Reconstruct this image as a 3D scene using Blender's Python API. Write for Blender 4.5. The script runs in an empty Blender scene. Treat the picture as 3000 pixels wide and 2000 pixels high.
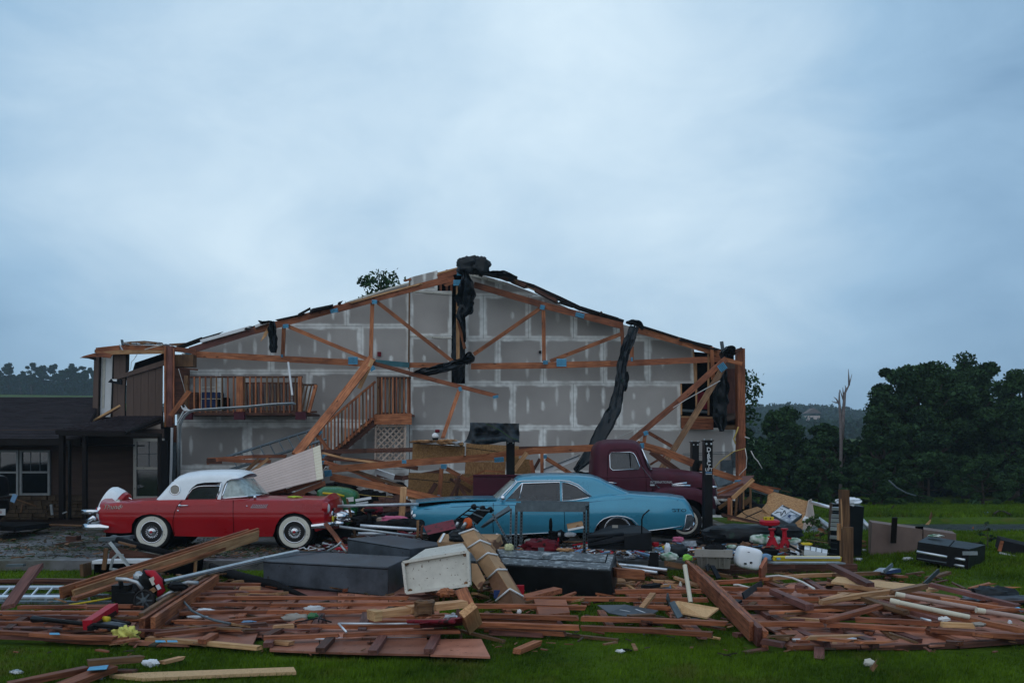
import bpy,bmesh,math,random
import numpy as np
from mathutils import Vector,Matrix,Quaternion,noise
from mathutils.geometry import delaunay_2d_cdt
random.seed(7);np.random.seed(7)
R = math.radians
SC = bpy.context.scene
COL = SC.collection
# ---------------------------------------------------------------- camera
F = 3000*35/36;H = 1.68;YH = 1340
cam_d = bpy.data.cameras.new('camera');cam = bpy.data.objects.new('camera',cam_d);COL.objects.link(cam)
cam.location = (0,0,H);cam.rotation_euler = (R(90),0,0)
cam_d.lens = 35;cam_d.sensor_width = 36;cam_d.shift_y = (YH-1000)/3000.0
cam_d.clip_start = 0.1;cam_d.clip_end = 3000
SC.camera = cam
# ---------------------------------------------------------------- world and sun
SUN_EL,SUN_AZ = 48,200
world = bpy.data.worlds.new('World');SC.world = world;world.use_nodes = True
wn = world.node_tree;wn.nodes.clear()
def N(t,**kw):
    n = wn.nodes.new(t)
    for k,v in kw.items(): setattr(n,k,v)
    return n
def Lk(a,b): wn.links.new(a,b)
out = N('ShaderNodeOutputWorld');bg = N('ShaderNodeBackground');bg.inputs['Strength'].default_value = 0.1
sky = N('ShaderNodeTexSky',sky_type='NISHITA');sky.sun_disc = False
sky.sun_elevation = R(SUN_EL);sky.sun_rotation = R(SUN_AZ)
tc = N('ShaderNodeTexCoord')
mp = N('ShaderNodeMapping');mp.inputs['Scale'].default_value = (1.0,1.0,1.9)
mp.inputs['Location'].default_value = (2.35,1.1,0.9)
Lk(tc.outputs['Generated'],mp.inputs['Vector'])
n1 = N('ShaderNodeTexNoise');n1.inputs['Scale'].default_value = 2.1;n1.inputs['Detail'].default_value = 6;n1.inputs['Roughness'].default_value = 0.52;n1.inputs['Distortion'].default_value = 0.35
n2 = N('ShaderNodeTexNoise');n2.inputs['Scale'].default_value = 6.0;n2.inputs['Detail'].default_value = 8;n2.inputs['Roughness'].default_value = 0.6;n2.inputs['Distortion'].default_value = 0.6
Lk(mp.outputs['Vector'],n1.inputs['Vector']);Lk(mp.outputs['Vector'],n2.inputs['Vector'])
# broad thin patch of the cloud deck, where the light comes through
dotn = N('ShaderNodeVectorMath',operation='DOT_PRODUCT')
nrm = N('ShaderNodeVectorMath',operation='NORMALIZE');Lk(tc.outputs['Generated'],nrm.inputs[0])
Lk(nrm.outputs['Vector'],dotn.inputs[0]);dotn.inputs[1].default_value = Vector((-0.07,1.0,0.36)).normalized()
patch = N('ShaderNodeMapRange',interpolation_type='SMOOTHERSTEP');Lk(dotn.outputs['Value'],patch.inputs['Value'])
patch.inputs['From Min'].default_value = 0.84;patch.inputs['From Max'].default_value = 1.0
def math_(op,a,b):
    m = N('ShaderNodeMath',operation=op)
    for i,v in enumerate((a,b)):
        if isinstance(v,(int,float)): m.inputs[i].default_value = v
        else: Lk(v,m.inputs[i])
    return m.outputs[0]
s1 = math_('MULTIPLY',math_('SUBTRACT',n1.outputs['Fac'],0.5),0.85)
s2 = math_('MULTIPLY',math_('SUBTRACT',n2.outputs['Fac'],0.5),0.40)
val = math_('ADD',math_('ADD',s1,s2),math_('ADD',math_('MULTIPLY',patch.outputs['Result'],0.52),0.29))
ramp = N('ShaderNodeValToRGB');Lk(val,ramp.inputs['Fac'])
cr = ramp.color_ramp;cr.elements[0].position = 0.0;cr.elements[0].color = (0.11,0.22,0.37,1)
cr.elements[1].position = 1.0;cr.elements[1].color = (0.62,0.76,0.86,1)
e = cr.elements.new(0.5);e.color = (0.30,0.465,0.635,1)
sc10 = N('ShaderNodeVectorMath',operation='SCALE');sc10.inputs['Scale'].default_value = 10.0
Lk(ramp.outputs['Color'],sc10.inputs[0])
mixw = N('ShaderNodeMix',data_type='RGBA');mixw.inputs['Factor'].default_value = 0.95
Lk(sky.outputs['Color'],mixw.inputs['A']);Lk(sc10.outputs['Vector'],mixw.inputs['B'])
Lk(mixw.outputs['Result'],bg.inputs['Color']);Lk(bg.outputs['Background'],out.inputs['Surface'])
sun_d = bpy.data.lights.new('sun','SUN');sun = bpy.data.objects.new('sun',sun_d);COL.objects.link(sun)
sun_d.energy = 0.85;sun_d.angle = R(110);sun_d.color = (1.0,0.84,0.68)
# light comes from behind and above the camera
az = R(SUN_AZ);dirv = Vector((math.sin(az)*math.cos(R(SUN_EL)),math.cos(az)*math.cos(R(SUN_EL)),math.sin(R(SUN_EL))))
sun.rotation_euler = (-dirv).to_track_quat('-Z','Y').to_euler()
SC.view_settings.view_transform = 'Standard';SC.view_settings.look = 'None'
SC.view_settings.exposure = 0.28;SC.view_settings.gamma = 1.0
SC.view_settings.use_curve_mapping = False
SC.cycles.use_denoising = True
SC.cycles.max_bounces = 6;SC.cycles.transparent_max_bounces = 12
SC.cycles.volume_bounces = 1
try: SC.cycles.denoising_prefilter = 'ACCURATE'
except Exception: pass
# ---------------------------------------------------------------- placing by measured point
Z = {'P': (0,0,1),'A': (0,950,3.92),'B': (500,900,3.92),'C': (1000,700,3.92),'D': (1500,900,3.136),
     'E': (200,1330,2.6133),'Fz': (1100,1240,3.136),'G': (1700,1240,3.136),'Hz': (2250,1000,3.136),
     'I1': (0,1550,3.4844),'I2': (600,1550,3.4844),'I3': (1200,1550,3.4844),'I4': (1750,1550,3.4844),
     'I5': (2325,1400,3.4844),'I6': (900,1200,3.92),'J': (0,1200,4.3556),'K': (1380,1440,3.92),
     'L': (1980,1380,4.3556),'M': (480,1160,3.92),'N': (2400,1560,3.92)}
def px(k,u,v):
    a = Z[k];return a[0]+u/a[2],a[1]+v/a[2]
def P(k,u,v,Y):
    x,y = px(k,u,v);return Vector(((x-1500)/F*Y,Y,H-(y-YH)/F*Y))
def smooth(a,b,t):
    t = min(1,max(0,(t-a)/(b-a)));return t*t*(3-2*t)
SLAB_Y,SLAB_X = 16.25,5.45
def ground(X,Y):
    """height of the lawn and land (the slab lies on top of it)"""
    z = -0.36+0.20*smooth(7,15.5,Y)
    z += 0.08*smooth(5,9,X)*smooth(14,20,Y)
    z -= 0.30*smooth(28,50,Y)*smooth(0,10,X)
    if Y > 24 and Y < 29.2 and X > 3.0:            # flooded ditch beyond the lawn
        z -= 0.35*smooth(24.0,24.8,Y)*(1-smooth(28.2,29.2,Y))*smooth(3.0,6.0,X)
    if Y > 60:
        ang = X/Y
        left = 1-smooth(-0.42,-0.30,ang)
        z += left*(21.6*smooth(70,330,Y)) + (1-left)*(8*smooth(60,330,Y)+12*smooth(300,520,Y)*(0.75+0.25*math.sin(ang*24+1.2)))
    return z
def gz(X,Y):
    if Y > SLAB_Y and X < SLAB_X and Y < 45: return 0.0
    return ground(X,Y)
def G(k,u,v,h=0.0):
    """point h above the ground that is seen at this measured point"""
    x,y = px(k,u,v);Y = 15.0;z = 0
    for _ in range(30):
        X = (x-1500)/F*Y;z = gz(X,Y)+h
        Yn = (H-z)*F/max(8.0,(y-YH));Y = 0.5*Y+0.5*Yn
    return Vector(((x-1500)/F*Y,Y,H-(y-YH)/F*Y))
# ---------------------------------------------------------------- objects
WM = {}
def link(o,Mw=None,parent=None):
    COL.objects.link(o)
    if Mw is None: Mw = Matrix.Identity(4)
    WM[o.name] = Mw
    if parent is not None:
        o.parent = parent;o.matrix_local = WM[parent.name].inverted() @ Mw
    else: o.matrix_world = Mw
    return o
def tag(o,label=None,cat=None,group=None,kind=None):
    if label: o['label'] = label
    if cat: o['category'] = cat
    if group: o['group'] = group
    if kind: o['kind'] = kind
    return o
def T(name,label,cat,loc=(0,0,0),group=None):
    o = bpy.data.objects.new(name,None);o.empty_display_size = 0.2
    link(o,Matrix.Translation(Vector(loc)));return tag(o,label,cat,group)
def mesh(name,verts,faces,mat=None,smooth_=False,sharp=None):
    me = bpy.data.meshes.new(name);me.from_pydata([tuple(v) for v in verts],[],faces)
    bm = bmesh.new();bm.from_mesh(me);bmesh.ops.recalc_face_normals(bm,faces=bm.faces);bm.to_mesh(me);bm.free()
    if mat: me.materials.append(mat)
    if smooth_:
        me.shade_smooth()
        if sharp: me.set_sharp_from_angle(angle=R(sharp))
    me.update();return me
def obj(name,verts,faces,mat,parent=None,Mw=None,smooth_=False,sharp=None,recenter=True):
    """mesh given in world coordinates (or in Mw's frame)"""
    if Mw is None:
        if recenter and len(verts):
            vs = [Vector(v) for v in verts];c = sum(vs,Vector())/len(vs);c.z = min(v.z for v in vs)
            verts = [v-c for v in vs];Mw = Matrix.Translation(c)
        else: Mw = Matrix.Identity(4)
    return link(bpy.data.objects.new(name,mesh(name,verts,faces,mat,smooth_,sharp)),Mw,parent)
class MB:
    """collects shapes into one mesh"""
    def __init__(s): s.v = [];s.f = []
    def add(s,v,f):
        n = len(s.v);s.v += [Vector(a) for a in v];s.f += [tuple(i+n for i in t) for t in f];return s
    def box(s,c,d,rot=None):
        v = [Vector(((i & 1)-.5,((i >> 1) & 1)-.5,((i >> 2) & 1)-.5)) for i in range(8)]
        v = [Vector((a.x*d[0],a.y*d[1],a.z*d[2])) for a in v]
        if rot: v = [rot @ a for a in v]
        return s.add([a+Vector(c) for a in v],BOXF)
    def bar(s,a,b,w,t,up=(0,0,1)):
        x,y,n = frame(a,b,up);L = (Vector(b)-Vector(a)).length;m = (Vector(a)+Vector(b))/2
        return s.box(m,(L,w,t),Matrix((x,y,n)).transposed())
    def hexa(s,q,r):
        return s.add(list(q)+list(r),[(0,1,2,3),(7,6,5,4),(0,4,5,1),(1,5,6,2),(2,6,7,3),(3,7,4,0)])
    def tube(s,pts,r,seg=8,closed=False,caps=True):
        pts = [Vector(p) for p in pts];rs = r if isinstance(r,(list,tuple)) else [r]*len(pts)
        n = len(pts);rings = [];up = Vector((0.13,0.21,0.97))
        for i,p in enumerate(pts):
            d = (pts[(i+1) % n] if (closed or i < n-1) else p)-(pts[i-1] if (closed or i > 0) else p)
            if d.length < 1e-9: d = Vector((1,0,0))
            d.normalize();a = d.cross(up)
            if a.length < 1e-3: a = d.cross(Vector((1,0,0)))
            a.normalize();b = a.cross(d)
            rings.append([p+(a*math.cos(t)+b*math.sin(t))*rs[i] for t in [2*math.pi*j/seg for j in range(seg)]])
        v = [q for g in rings for q in g];f = []
        for i in range(n if closed else n-1):
            i2 = (i+1) % n
            for j in range(seg):
                f.append((i*seg+j,i*seg+(j+1) % seg,i2*seg+(j+1) % seg,i2*seg+j))
        if caps and not closed: f += [tuple(range(seg))[::-1],tuple((n-1)*seg+j for j in range(seg))]
        return s.add(v,f)
    def lathe(s,prof,c,axis,seg=24,up=(0,0,1)):
        """prof: list of (r, h) along the axis"""
        ax = Vector(axis).normalized();a = ax.cross(Vector(up))
        if a.length < 1e-3: a = ax.cross(Vector((1,0,0)))
        a.normalize();b = a.cross(ax);c = Vector(c);v = [];f = []
        for r,h in prof:
            for j in range(seg):
                t = 2*math.pi*j/seg;v.append(c+ax*h+(a*math.cos(t)+b*math.sin(t))*r)
        for i in range(len(prof)-1):
            for j in range(seg): f.append((i*seg+j,i*seg+(j+1) % seg,(i+1)*seg+(j+1) % seg,(i+1)*seg+j))
        if prof[0][0] > 1e-4: f.append(tuple(range(seg))[::-1])
        if prof[-1][0] > 1e-4: f.append(tuple((len(prof)-1)*seg+j for j in range(seg)))
        return s.add(v,f)
    def slab(s,pts,t,n=None):
        """polygon extruded by t behind its own plane"""
        pts = [Vector(p) for p in pts]
        if n is None:
            n = Vector()
            for i in range(len(pts)):
                a,b = pts[i],pts[(i+1) % len(pts)];n += a.cross(b)
            n.normalize()
            if n.dot(Vector((0,-1,.3))) < 0: n = -n
        m = len(pts);v = pts+[p-Vector(n)*t for p in pts]
        f = [tuple(range(m)),tuple(range(2*m-1,m-1,-1))]+[(i,(i+1) % m,m+(i+1) % m,m+i) for i in range(m)]
        return s.add(v,f)
    def out(s,name,mat,parent=None,smooth_=False,sharp=None): return obj(name,s.v,s.f,mat,parent,None,smooth_,sharp)
BOXF = [(0,2,3,1),(4,5,7,6),(0,1,5,4),(2,6,7,3),(0,4,6,2),(1,3,7,5)]
def frame(a,b,up=(0,0,1)):
    x = (Vector(b)-Vector(a)).normalized();n = Vector(up);n = n-x*n.dot(x)
    if n.length < 1e-3: n = Vector((0,-1,0));n = n-x*n.dot(x)
    n.normalize();return x,n.cross(x),n
def board(a,b,w,t,mat,parent=None,name='board',up=(0,0,1),ends=(0,0),bend=0.0,seg=None):
    """plank from a to b: w wide, t thick (along up); own frame has x along the grain; ends>0 splinters that end"""
    a = Vector(a);b = Vector(b);x,y,n = frame(a,b,up);L = (b-a).length
    seg = seg or (1 if L < 0.8 else max(2,int(L/0.9)))
    v = [];bx,by = random.uniform(-1,1)*bend,random.uniform(-1,1)*bend
    e0 = [random.random()*ends[0] for _ in range(4)];e1 = [random.random()*ends[1] for _ in range(4)]
    for i in range(seg+1):
        s = i/seg;q = 4*s*(1-s)
        jy = random.uniform(-.002,.002);jz = random.uniform(-.002,.002)
        for k,(cy,cz) in enumerate(((-1,-1),(1,-1),(1,1),(-1,1))):
            xx = s*L
            if i == 0: xx += e0[k]
            if i == seg: xx -= e1[k]
            v.append((xx-L/2,cy*w/2+q*by+jy,cz*t/2+q*bx+jz))
    f = [(3,2,1,0),(4*seg,4*seg+1,4*seg+2,4*seg+3)]
    for i in range(seg):
        for k in range(4):
            k2 = (k+1) % 4;f.append((4*i+k,4*i+k2,4*i+4+k2,4*i+4+k))
    Mw = Matrix.Translation((a+b)/2) @ Matrix((x,y,n)).transposed().to_4x4()
    me = bpy.data.meshes.new(name);me.from_pydata(v,[],f);me.materials.append(mat);me.update()
    return link(bpy.data.objects.new(name,me),Mw,parent)
def crumple(path,wid,dep,mat,name,parent=None,face=(0,-1,0),amp=0.35,seg=22,dens=10,seed=0):
    """wrinkled cloth hanging along a path: flattened, folded tube"""
    path = [Vector(p) for p in path];pts = [];ws = [];n = len(path)
    wid = wid if isinstance(wid,(list,tuple)) else [wid]*n
    for i in range(n-1):
        for k in range(dens):
            s = k/dens;pts.append(path[i].lerp(path[i+1],s));ws.append(wid[i]*(1-s)+wid[i+1]*s)
    pts.append(path[-1]);ws.append(wid[-1]);v = [];f = []
    for _ in range(2):
        pts = [pts[0]]+[(pts[i-1]+pts[i]*2+pts[i+1])/4 for i in range(1,len(pts)-1)]+[pts[-1]]
    m = len(pts)
    for i,p in enumerate(pts):
        d = (pts[min(i+1,m-1)]-pts[max(i-1,0)]).normalized();a = d.cross(Vector(face))
        if a.length < 1e-3: a = d.cross(Vector((1,0,0)))
        a.normalize();b = a.cross(d);w = ws[i]/2
        endf = 0.55+0.45*min(1,4*min(i,m-1-i)/m+0.3)
        for j in range(seg):
            t = 2*math.pi*j/seg
            q = a*math.cos(t)*w+b*math.sin(t)*dep/2
            nz = noise.noise(Vector((math.cos(t)*3.5,math.sin(t)*3.5,i*0.07+seed*7)));nz = math.copysign(abs(nz)**.7,nz)
            nz2 = noise.noise(Vector((p.x*4+math.cos(t)*3,p.z*4+seed,math.sin(t)*3)));edge = noise.noise(Vector((i*.21,seed,2 if math.cos(t) > 0 else 9)))
            q = q*endf*(1+amp*nz*.7)+a*math.copysign(max(0,abs(math.cos(t))-.4),math.cos(t))*w*amp*edge*1.6+b*dep*(.55*nz2+.5*nz)
            v.append(p+q)
    for i in range(m-1):
        for j in range(seg): f.append((i*seg+j,i*seg+(j+1) % seg,(i+1)*seg+(j+1) % seg,(i+1)*seg+j))
    f += [tuple(range(seg))[::-1],tuple((m-1)*seg+j for j in range(seg))]
    return obj(name,v,f,mat,parent,smooth_=True,sharp=50)
def lump(c,d,mat,name,parent=None,rot=0,amp=0.25,freq=3.0,seed=0,sq=1.0,nu=22,nv=14,tilt=0):
    """irregular soft body (bag, cloth, clump): centre, sizes"""
    v = [];f = [];Rm = Matrix.Rotation(R(rot),3,'Z') @ Matrix.Rotation(R(tilt),3,'Y')
    def sg(x,p): return math.copysign(abs(x)**p,x)
    for i in range(nv+1):
        th = math.pi*i/nv
        for j in range(nu):
            ph = 2*math.pi*j/nu
            p = Vector((sg(math.sin(th),sq)*sg(math.cos(ph),sq),sg(math.sin(th),sq)*sg(math.sin(ph),sq),sg(math.cos(th),sq)))
            nz = noise.noise(p*freq+Vector((seed*5.3,0,seed)))+0.5*noise.noise(p*freq*2.7+Vector((0,seed*3.1,0)))
            p = p*(1+amp*nz)
            v.append(Rm @ Vector((p.x*d[0]/2,p.y*d[1]/2,p.z*d[2]/2))+Vector(c))
    for i in range(nv):
        for j in range(nu): f.append((i*nu+j,(i+1)*nu+j,(i+1)*nu+(j+1) % nu,i*nu+(j+1) % nu))
    return obj(name,v,f,mat,parent,smooth_=True,sharp=60)
def text(s,size,mat,parent,o,xdir,zdir,depth=0.004,shear=0,align='LEFT',name='lettering',sx=1.0,vertical=False):
    """raised letters: o = lower left corner, xdir reading direction, zdir up"""
    cu = bpy.data.curves.new(name,'FONT');cu.body = s;cu.size = size;cu.extrude = depth;cu.shear = shear;cu.align_x = align
    cu.resolution_u = 2
    to = bpy.data.objects.new(name,cu);COL.objects.link(to);bpy.context.view_layer.update()
    me = bpy.data.meshes.new_from_object(to.evaluated_get(bpy.context.evaluated_depsgraph_get()))
    bpy.data.objects.remove(to);me.name = name;me.materials.clear();me.materials.append(mat)
    x = Vector(xdir).normalized();y = Vector(zdir).normalized();n = x.cross(y)
    Mw = Matrix.Translation(Vector(o)) @ Matrix((x*sx,y,n)).transposed().to_4x4()
    return link(bpy.data.objects.new(name,me),Mw,parent)
# ---------------------------------------------------------------- materials
def new_mat(name):
    m = bpy.data.materials.new(name);m.use_nodes = True;nt = m.node_tree
    return m,nt,nt.nodes['Principled BSDF']
def nd(nt,t,**kw):
    n = nt.nodes.new(t)
    for k,v in kw.items(): setattr(n,k,v)
    return n
def simple(name,c,rough=.6,metal=0,var=.25,scale=6,bump=.15,c2=None,coat=0,stretch=(1,1,1),speck=None,speck_s=40,speck_t=.64,rnd=.15,spec=.12,detail=6):
    """base colour broken up by noise, small relief, optional dirt specks, slight change per object"""
    m,nt,b = new_mat(name);L = nt.links.new
    tc = nd(nt,'ShaderNodeTexCoord');mp = nd(nt,'ShaderNodeMapping');mp.inputs['Scale'].default_value = stretch
    L(tc.outputs['Object'],mp.inputs['Vector'])
    n = nd(nt,'ShaderNodeTexNoise');n.inputs['Scale'].default_value = scale;n.inputs['Detail'].default_value = detail;n.inputs['Roughness'].default_value = .62
    L(mp.outputs['Vector'],n.inputs['Vector'])
    r = nd(nt,'ShaderNodeValToRGB');L(n.outputs['Fac'],r.inputs['Fac'])
    c = Vector(c);d = Vector(c2) if c2 else c*(1-var)
    hi = c*(1+var) if not c2 else c
    r.color_ramp.elements[0].position = .32;r.color_ramp.elements[0].color = (*d,1)
    r.color_ramp.elements[1].position = .68;r.color_ramp.elements[1].color = (*[min(1,q) for q in hi],1)
    col = r.outputs['Color']
    if speck is not None:
        n2 = nd(nt,'ShaderNodeTexNoise');n2.inputs['Scale'].default_value = speck_s;n2.inputs['Detail'].default_value = 3
        L(tc.outputs['Object'],n2.inputs['Vector'])
        mr = nd(nt,'ShaderNodeMapRange');L(n2.outputs['Fac'],mr.inputs['Value']);mr.inputs['From Min'].default_value = speck_t;mr.inputs['From Max'].default_value = speck_t+.05
        mx = nd(nt,'ShaderNodeMix',data_type='RGBA');L(mr.outputs['Result'],mx.inputs['Factor']);L(col,mx.inputs['A']);mx.inputs['B'].default_value = (*speck,1)
        col = mx.outputs['Result']
    if rnd:
        oi = nd(nt,'ShaderNodeObjectInfo');hs = nd(nt,'ShaderNodeHueSaturation')
        mr2 = nd(nt,'ShaderNodeMapRange');L(oi.outputs['Random'],mr2.inputs['Value']);mr2.inputs['To Min'].default_value = 1-rnd*2;mr2.inputs['To Max'].default_value = 1+rnd
        L(mr2.outputs['Result'],hs.inputs['Value']);L(col,hs.inputs['Color']);col = hs.outputs['Color']
    L(col,b.inputs['Base Color']);b.inputs['Metallic'].default_value = metal
    rr = nd(nt,'ShaderNodeMapRange');L(n.outputs['Fac'],rr.inputs['Value']);rr.inputs['To Min'].default_value = max(.03,rough-.15);rr.inputs['To Max'].default_value = min(1,rough+.15)
    L(rr.outputs['Result'],b.inputs['Roughness']);b.inputs['Coat Weight'].default_value = coat;b.inputs['Coat Roughness'].default_value = .08
    b.inputs['Specular IOR Level'].default_value = spec
    if bump:
        bp = nd(nt,'ShaderNodeBump');bp.inputs['Strength'].default_value = bump;bp.inputs['Distance'].default_value = .02
        L(n.outputs['Fac'],bp.inputs['Height']);L(bp.outputs['Normal'],b.inputs['Normal'])
    return m
def wood(name,c,dark,rnd=.3,rough=.6):
    """grain along the plank's own x axis, knots, wet streaks"""
    m,nt,b = new_mat(name);L = nt.links.new
    tc = nd(nt,'ShaderNodeTexCoord');oi = nd(nt,'ShaderNodeObjectInfo')
    add = nd(nt,'ShaderNodeVectorMath',operation='ADD');sc_ = nd(nt,'ShaderNodeVectorMath',operation='SCALE')
    cb = nd(nt,'ShaderNodeCombineXYZ');L(oi.outputs['Random'],cb.inputs[0]);L(oi.outputs['Random'],cb.inputs[1]);L(oi.outputs['Random'],cb.inputs[2])
    L(cb.outputs[0],sc_.inputs[0]);sc_.inputs['Scale'].default_value = 37
    L(tc.outputs['Object'],add.inputs[0]);L(sc_.outputs[0],add.inputs[1])
    mp = nd(nt,'ShaderNodeMapping');mp.inputs['Scale'].default_value = (1.3,22,22);L(add.outputs[0],mp.inputs['Vector'])
    n = nd(nt,'ShaderNodeTexNoise');n.inputs['Scale'].default_value = 2.0;n.inputs['Detail'].default_value = 6;n.inputs['Distortion'].default_value = .6;L(mp.outputs[0],n.inputs['Vector'])
    n2 = nd(nt,'ShaderNodeTexNoise');n2.inputs['Scale'].default_value = 2.3;n2.inputs['Detail'].default_value = 5;L(add.outputs[0],n2.inputs['Vector'])
    r = nd(nt,'ShaderNodeValToRGB');L(n.outputs['Fac'],r.inputs['Fac'])
    r.color_ramp.elements[0].position = .34;r.color_ramp.elements[0].color = (*dark,1);r.color_ramp.elements[1].position = .62;r.color_ramp.elements[1].color = (*c,1)
    r2 = nd(nt,'ShaderNodeValToRGB');L(n2.outputs['Fac'],r2.inputs['Fac'])
    r2.color_ramp.elements[0].position = .30;r2.color_ramp.elements[0].color = (.42,.38,.38,1);r2.color_ramp.elements[1].position = .58;r2.color_ramp.elements[1].color = (1,1,1,1)
    mx = nd(nt,'ShaderNodeMix',data_type='RGBA',blend_type='MULTIPLY');mx.inputs['Factor'].default_value = .8;L(r.outputs[0],mx.inputs['A']);L(r2.outputs[0],mx.inputs['B'])
    vo = nd(nt,'ShaderNodeTexVoronoi');vo.inputs['Scale'].default_value = 2.6;mp3 = nd(nt,'ShaderNodeMapping');mp3.inputs['Scale'].default_value = (1,2.2,2.2);L(add.outputs[0],mp3.inputs['Vector']);L(mp3.outputs[0],vo.inputs['Vector'])
    kn = nd(nt,'ShaderNodeMapRange');L(vo.outputs['Distance'],kn.inputs['Value']);kn.inputs['From Min'].default_value = .07;kn.inputs['From Max'].default_value = .13;kn.inputs['To Min'].default_value = .3;kn.inputs['To Max'].default_value = 1
    mx2 = nd(nt,'ShaderNodeMix',data_type='RGBA',blend_type='MULTIPLY');mx2.inputs['Factor'].default_value = 1;L(mx.outputs['Result'],mx2.inputs['A']);L(kn.outputs[0],mx2.inputs['B'])
    hs = nd(nt,'ShaderNodeHueSaturation');mr = nd(nt,'ShaderNodeMapRange');L(oi.outputs['Random'],mr.inputs['Value']);mr.inputs['To Min'].default_value = 1-rnd;mr.inputs['To Max'].default_value = 1+rnd*.8
    L(mr.outputs[0],hs.inputs['Value']);L(mx2.outputs['Result'],hs.inputs['Color']);L(hs.outputs[0],b.inputs['Base Color'])
    rr = nd(nt,'ShaderNodeMapRange');L(n2.outputs['Fac'],rr.inputs['Value']);rr.inputs['To Min'].default_value = rough-.25;rr.inputs['To Max'].default_value = rough+.25;L(rr.outputs[0],b.inputs['Roughness'])
    b.inputs['Specular IOR Level'].default_value = .2
    bp = nd(nt,'ShaderNodeBump');bp.inputs['Strength'].default_value = .35;bp.inputs['Distance'].default_value = .01;L(n.outputs['Fac'],bp.inputs['Height']);L(bp.outputs[0],b.inputs['Normal'])
    return m
def glass(name,tint,clear=.5,rough=.06,speck=0.0):
    m,nt,b = new_mat(name);L = nt.links.new;nt.nodes.remove(b);o = nt.nodes['Material Output']
    tr = nd(nt,'ShaderNodeBsdfTransparent');tr.inputs[0].default_value = (*[.55+.45*t for t in tint],1)
    df = nd(nt,'ShaderNodeBsdfPrincipled');df.inputs['Base Color'].default_value = (*tint,1);df.inputs['Roughness'].default_value = rough
    n = nd(nt,'ShaderNodeTexNoise');n.inputs['Scale'].default_value = 14;n.inputs['Detail'].default_value = 8;tc = nd(nt,'ShaderNodeTexCoord');L(tc.outputs['Object'],n.inputs['Vector'])
    mr = nd(nt,'ShaderNodeMapRange');L(n.outputs['Fac'],mr.inputs['Value']);mr.inputs['From Min'].default_value = .3;mr.inputs['From Max'].default_value = .7
    mr.inputs['To Min'].default_value = max(0,1-clear-.15);mr.inputs['To Max'].default_value = min(1,1-clear+.15+speck)
    mx = nd(nt,'ShaderNodeMixShader');L(mr.outputs[0],mx.inputs[0]);L(tr.outputs[0],mx.inputs[1]);L(df.outputs[0],mx.inputs[2])
    gl = nd(nt,'ShaderNodeBsdfGlossy');gl.inputs['Roughness'].default_value = rough;lw = nd(nt,'ShaderNodeLayerWeight');lw.inputs['Blend'].default_value = .3;fr = nd(nt,'ShaderNodeMath',operation='MULTIPLY_ADD');L(lw.outputs['Facing'],fr.inputs[0]);fr.inputs[1].default_value = .22;fr.inputs[2].default_value = .03
    m2 = nd(nt,'ShaderNodeMixShader');L(fr.outputs[0],m2.inputs[0]);L(mx.outputs[0],m2.inputs[1]);L(gl.outputs[0],m2.inputs[2]);L(m2.outputs[0],o.inputs['Surface'])
    return m
M = {}
M['red_wood'] = wood('red_brown_lumber',(.35,.125,.06),(.14,.045,.023))
M['girt'] = wood('orange_lumber',(.47,.18,.08),(.22,.072,.032))
M['dark_girt'] = wood('dark_red_brown_lumber',(.36,.125,.055),(.15,.048,.022),rnd=.45)  # darker copy of the girt lumber, for the frames on the lawn
M['dark_wood'] = wood('dark_wet_lumber',(.145,.062,.042),(.06,.028,.02))
M['plum_wood'] = wood('plum_brown_lumber',(.20,.085,.068),(.10,.042,.034))
M['tan_wood'] = wood('pale_lumber',(.58,.34,.17),(.36,.18,.08))
M['yellow_wood'] = wood('fresh_broken_lumber',(.70,.45,.22),(.48,.26,.11))
M['old_wood'] = wood('weathered_lumber',(.23,.125,.06),(.11,.055,.028))
M['osb'] = simple('strand_board',(.42,.24,.11),.75,c2=(.20,.10,.045),scale=26,bump=.3,stretch=(1,1,.45),detail=3)
M['osb_dark'] = simple('wet_strand_board',(.40,.23,.10),.75,c2=(.20,.11,.045),scale=30,bump=.3,detail=4)
M['sheath'] = simple('red_brown_sheathing',(.44,.19,.125),.5,c2=(.24,.095,.06),scale=3.2,bump=.15,speck=(.09,.04,.03),speck_s=22,speck_t=.66,rnd=.2,detail=10)
M['tan_sheet'] = simple('tan_sheet',(.55,.36,.19),.7,var=.14,scale=30,bump=.08,rnd=.05)
M['cardboard'] = simple('cardboard',(.40,.245,.135),.8,var=.18,scale=3,bump=.1,speck=(.16,.08,.05),speck_s=3.2,speck_t=.60,rnd=.05)
M['cardboard_wet'] = simple('wet_cardboard',(.20,.105,.06),.7,var=.25,scale=4,bump=.15)
M['plate'] = simple('steel_nail_plate',(.13,.46,.72),.45,metal=.2,var=.15,scale=8,bump=.1)
M['teal'] = simple('dark_teal_wrap',(.035,.11,.13),.5,var=.2)
M['slot'] = simple('dark_slot',(.03,.04,.05),.7,var=.1)
M['tarp'] = simple('black_landscape_fabric',(.010,.015,.019),.55,var=.3,scale=3,bump=.5,speck=(.02,.05,.04),speck_s=6,speck_t=.66,spec=.3)
M['shingle'] = simple('dark_shingle',(.034,.027,.031),.85,var=.45,scale=7,bump=.2,stretch=(.35,1,3.2),rnd=.1)
M['siding_b'] = simple('brown_siding',(.125,.088,.074),.75,var=.14,scale=2.2,bump=.05,stretch=(3,3,.4),rnd=.04)
M['siding_d'] = simple('dark_brown_siding',(.060,.040,.033),.8,var=.2,scale=3,bump=.05,stretch=(.4,1,3),rnd=.04)
M['siding_w'] = simple('pale_lap_siding',(.50,.40,.355),.6,var=.08,scale=3,bump=.03,rnd=.03,speck=(.2,.12,.09),speck_s=30,speck_t=.70)
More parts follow.
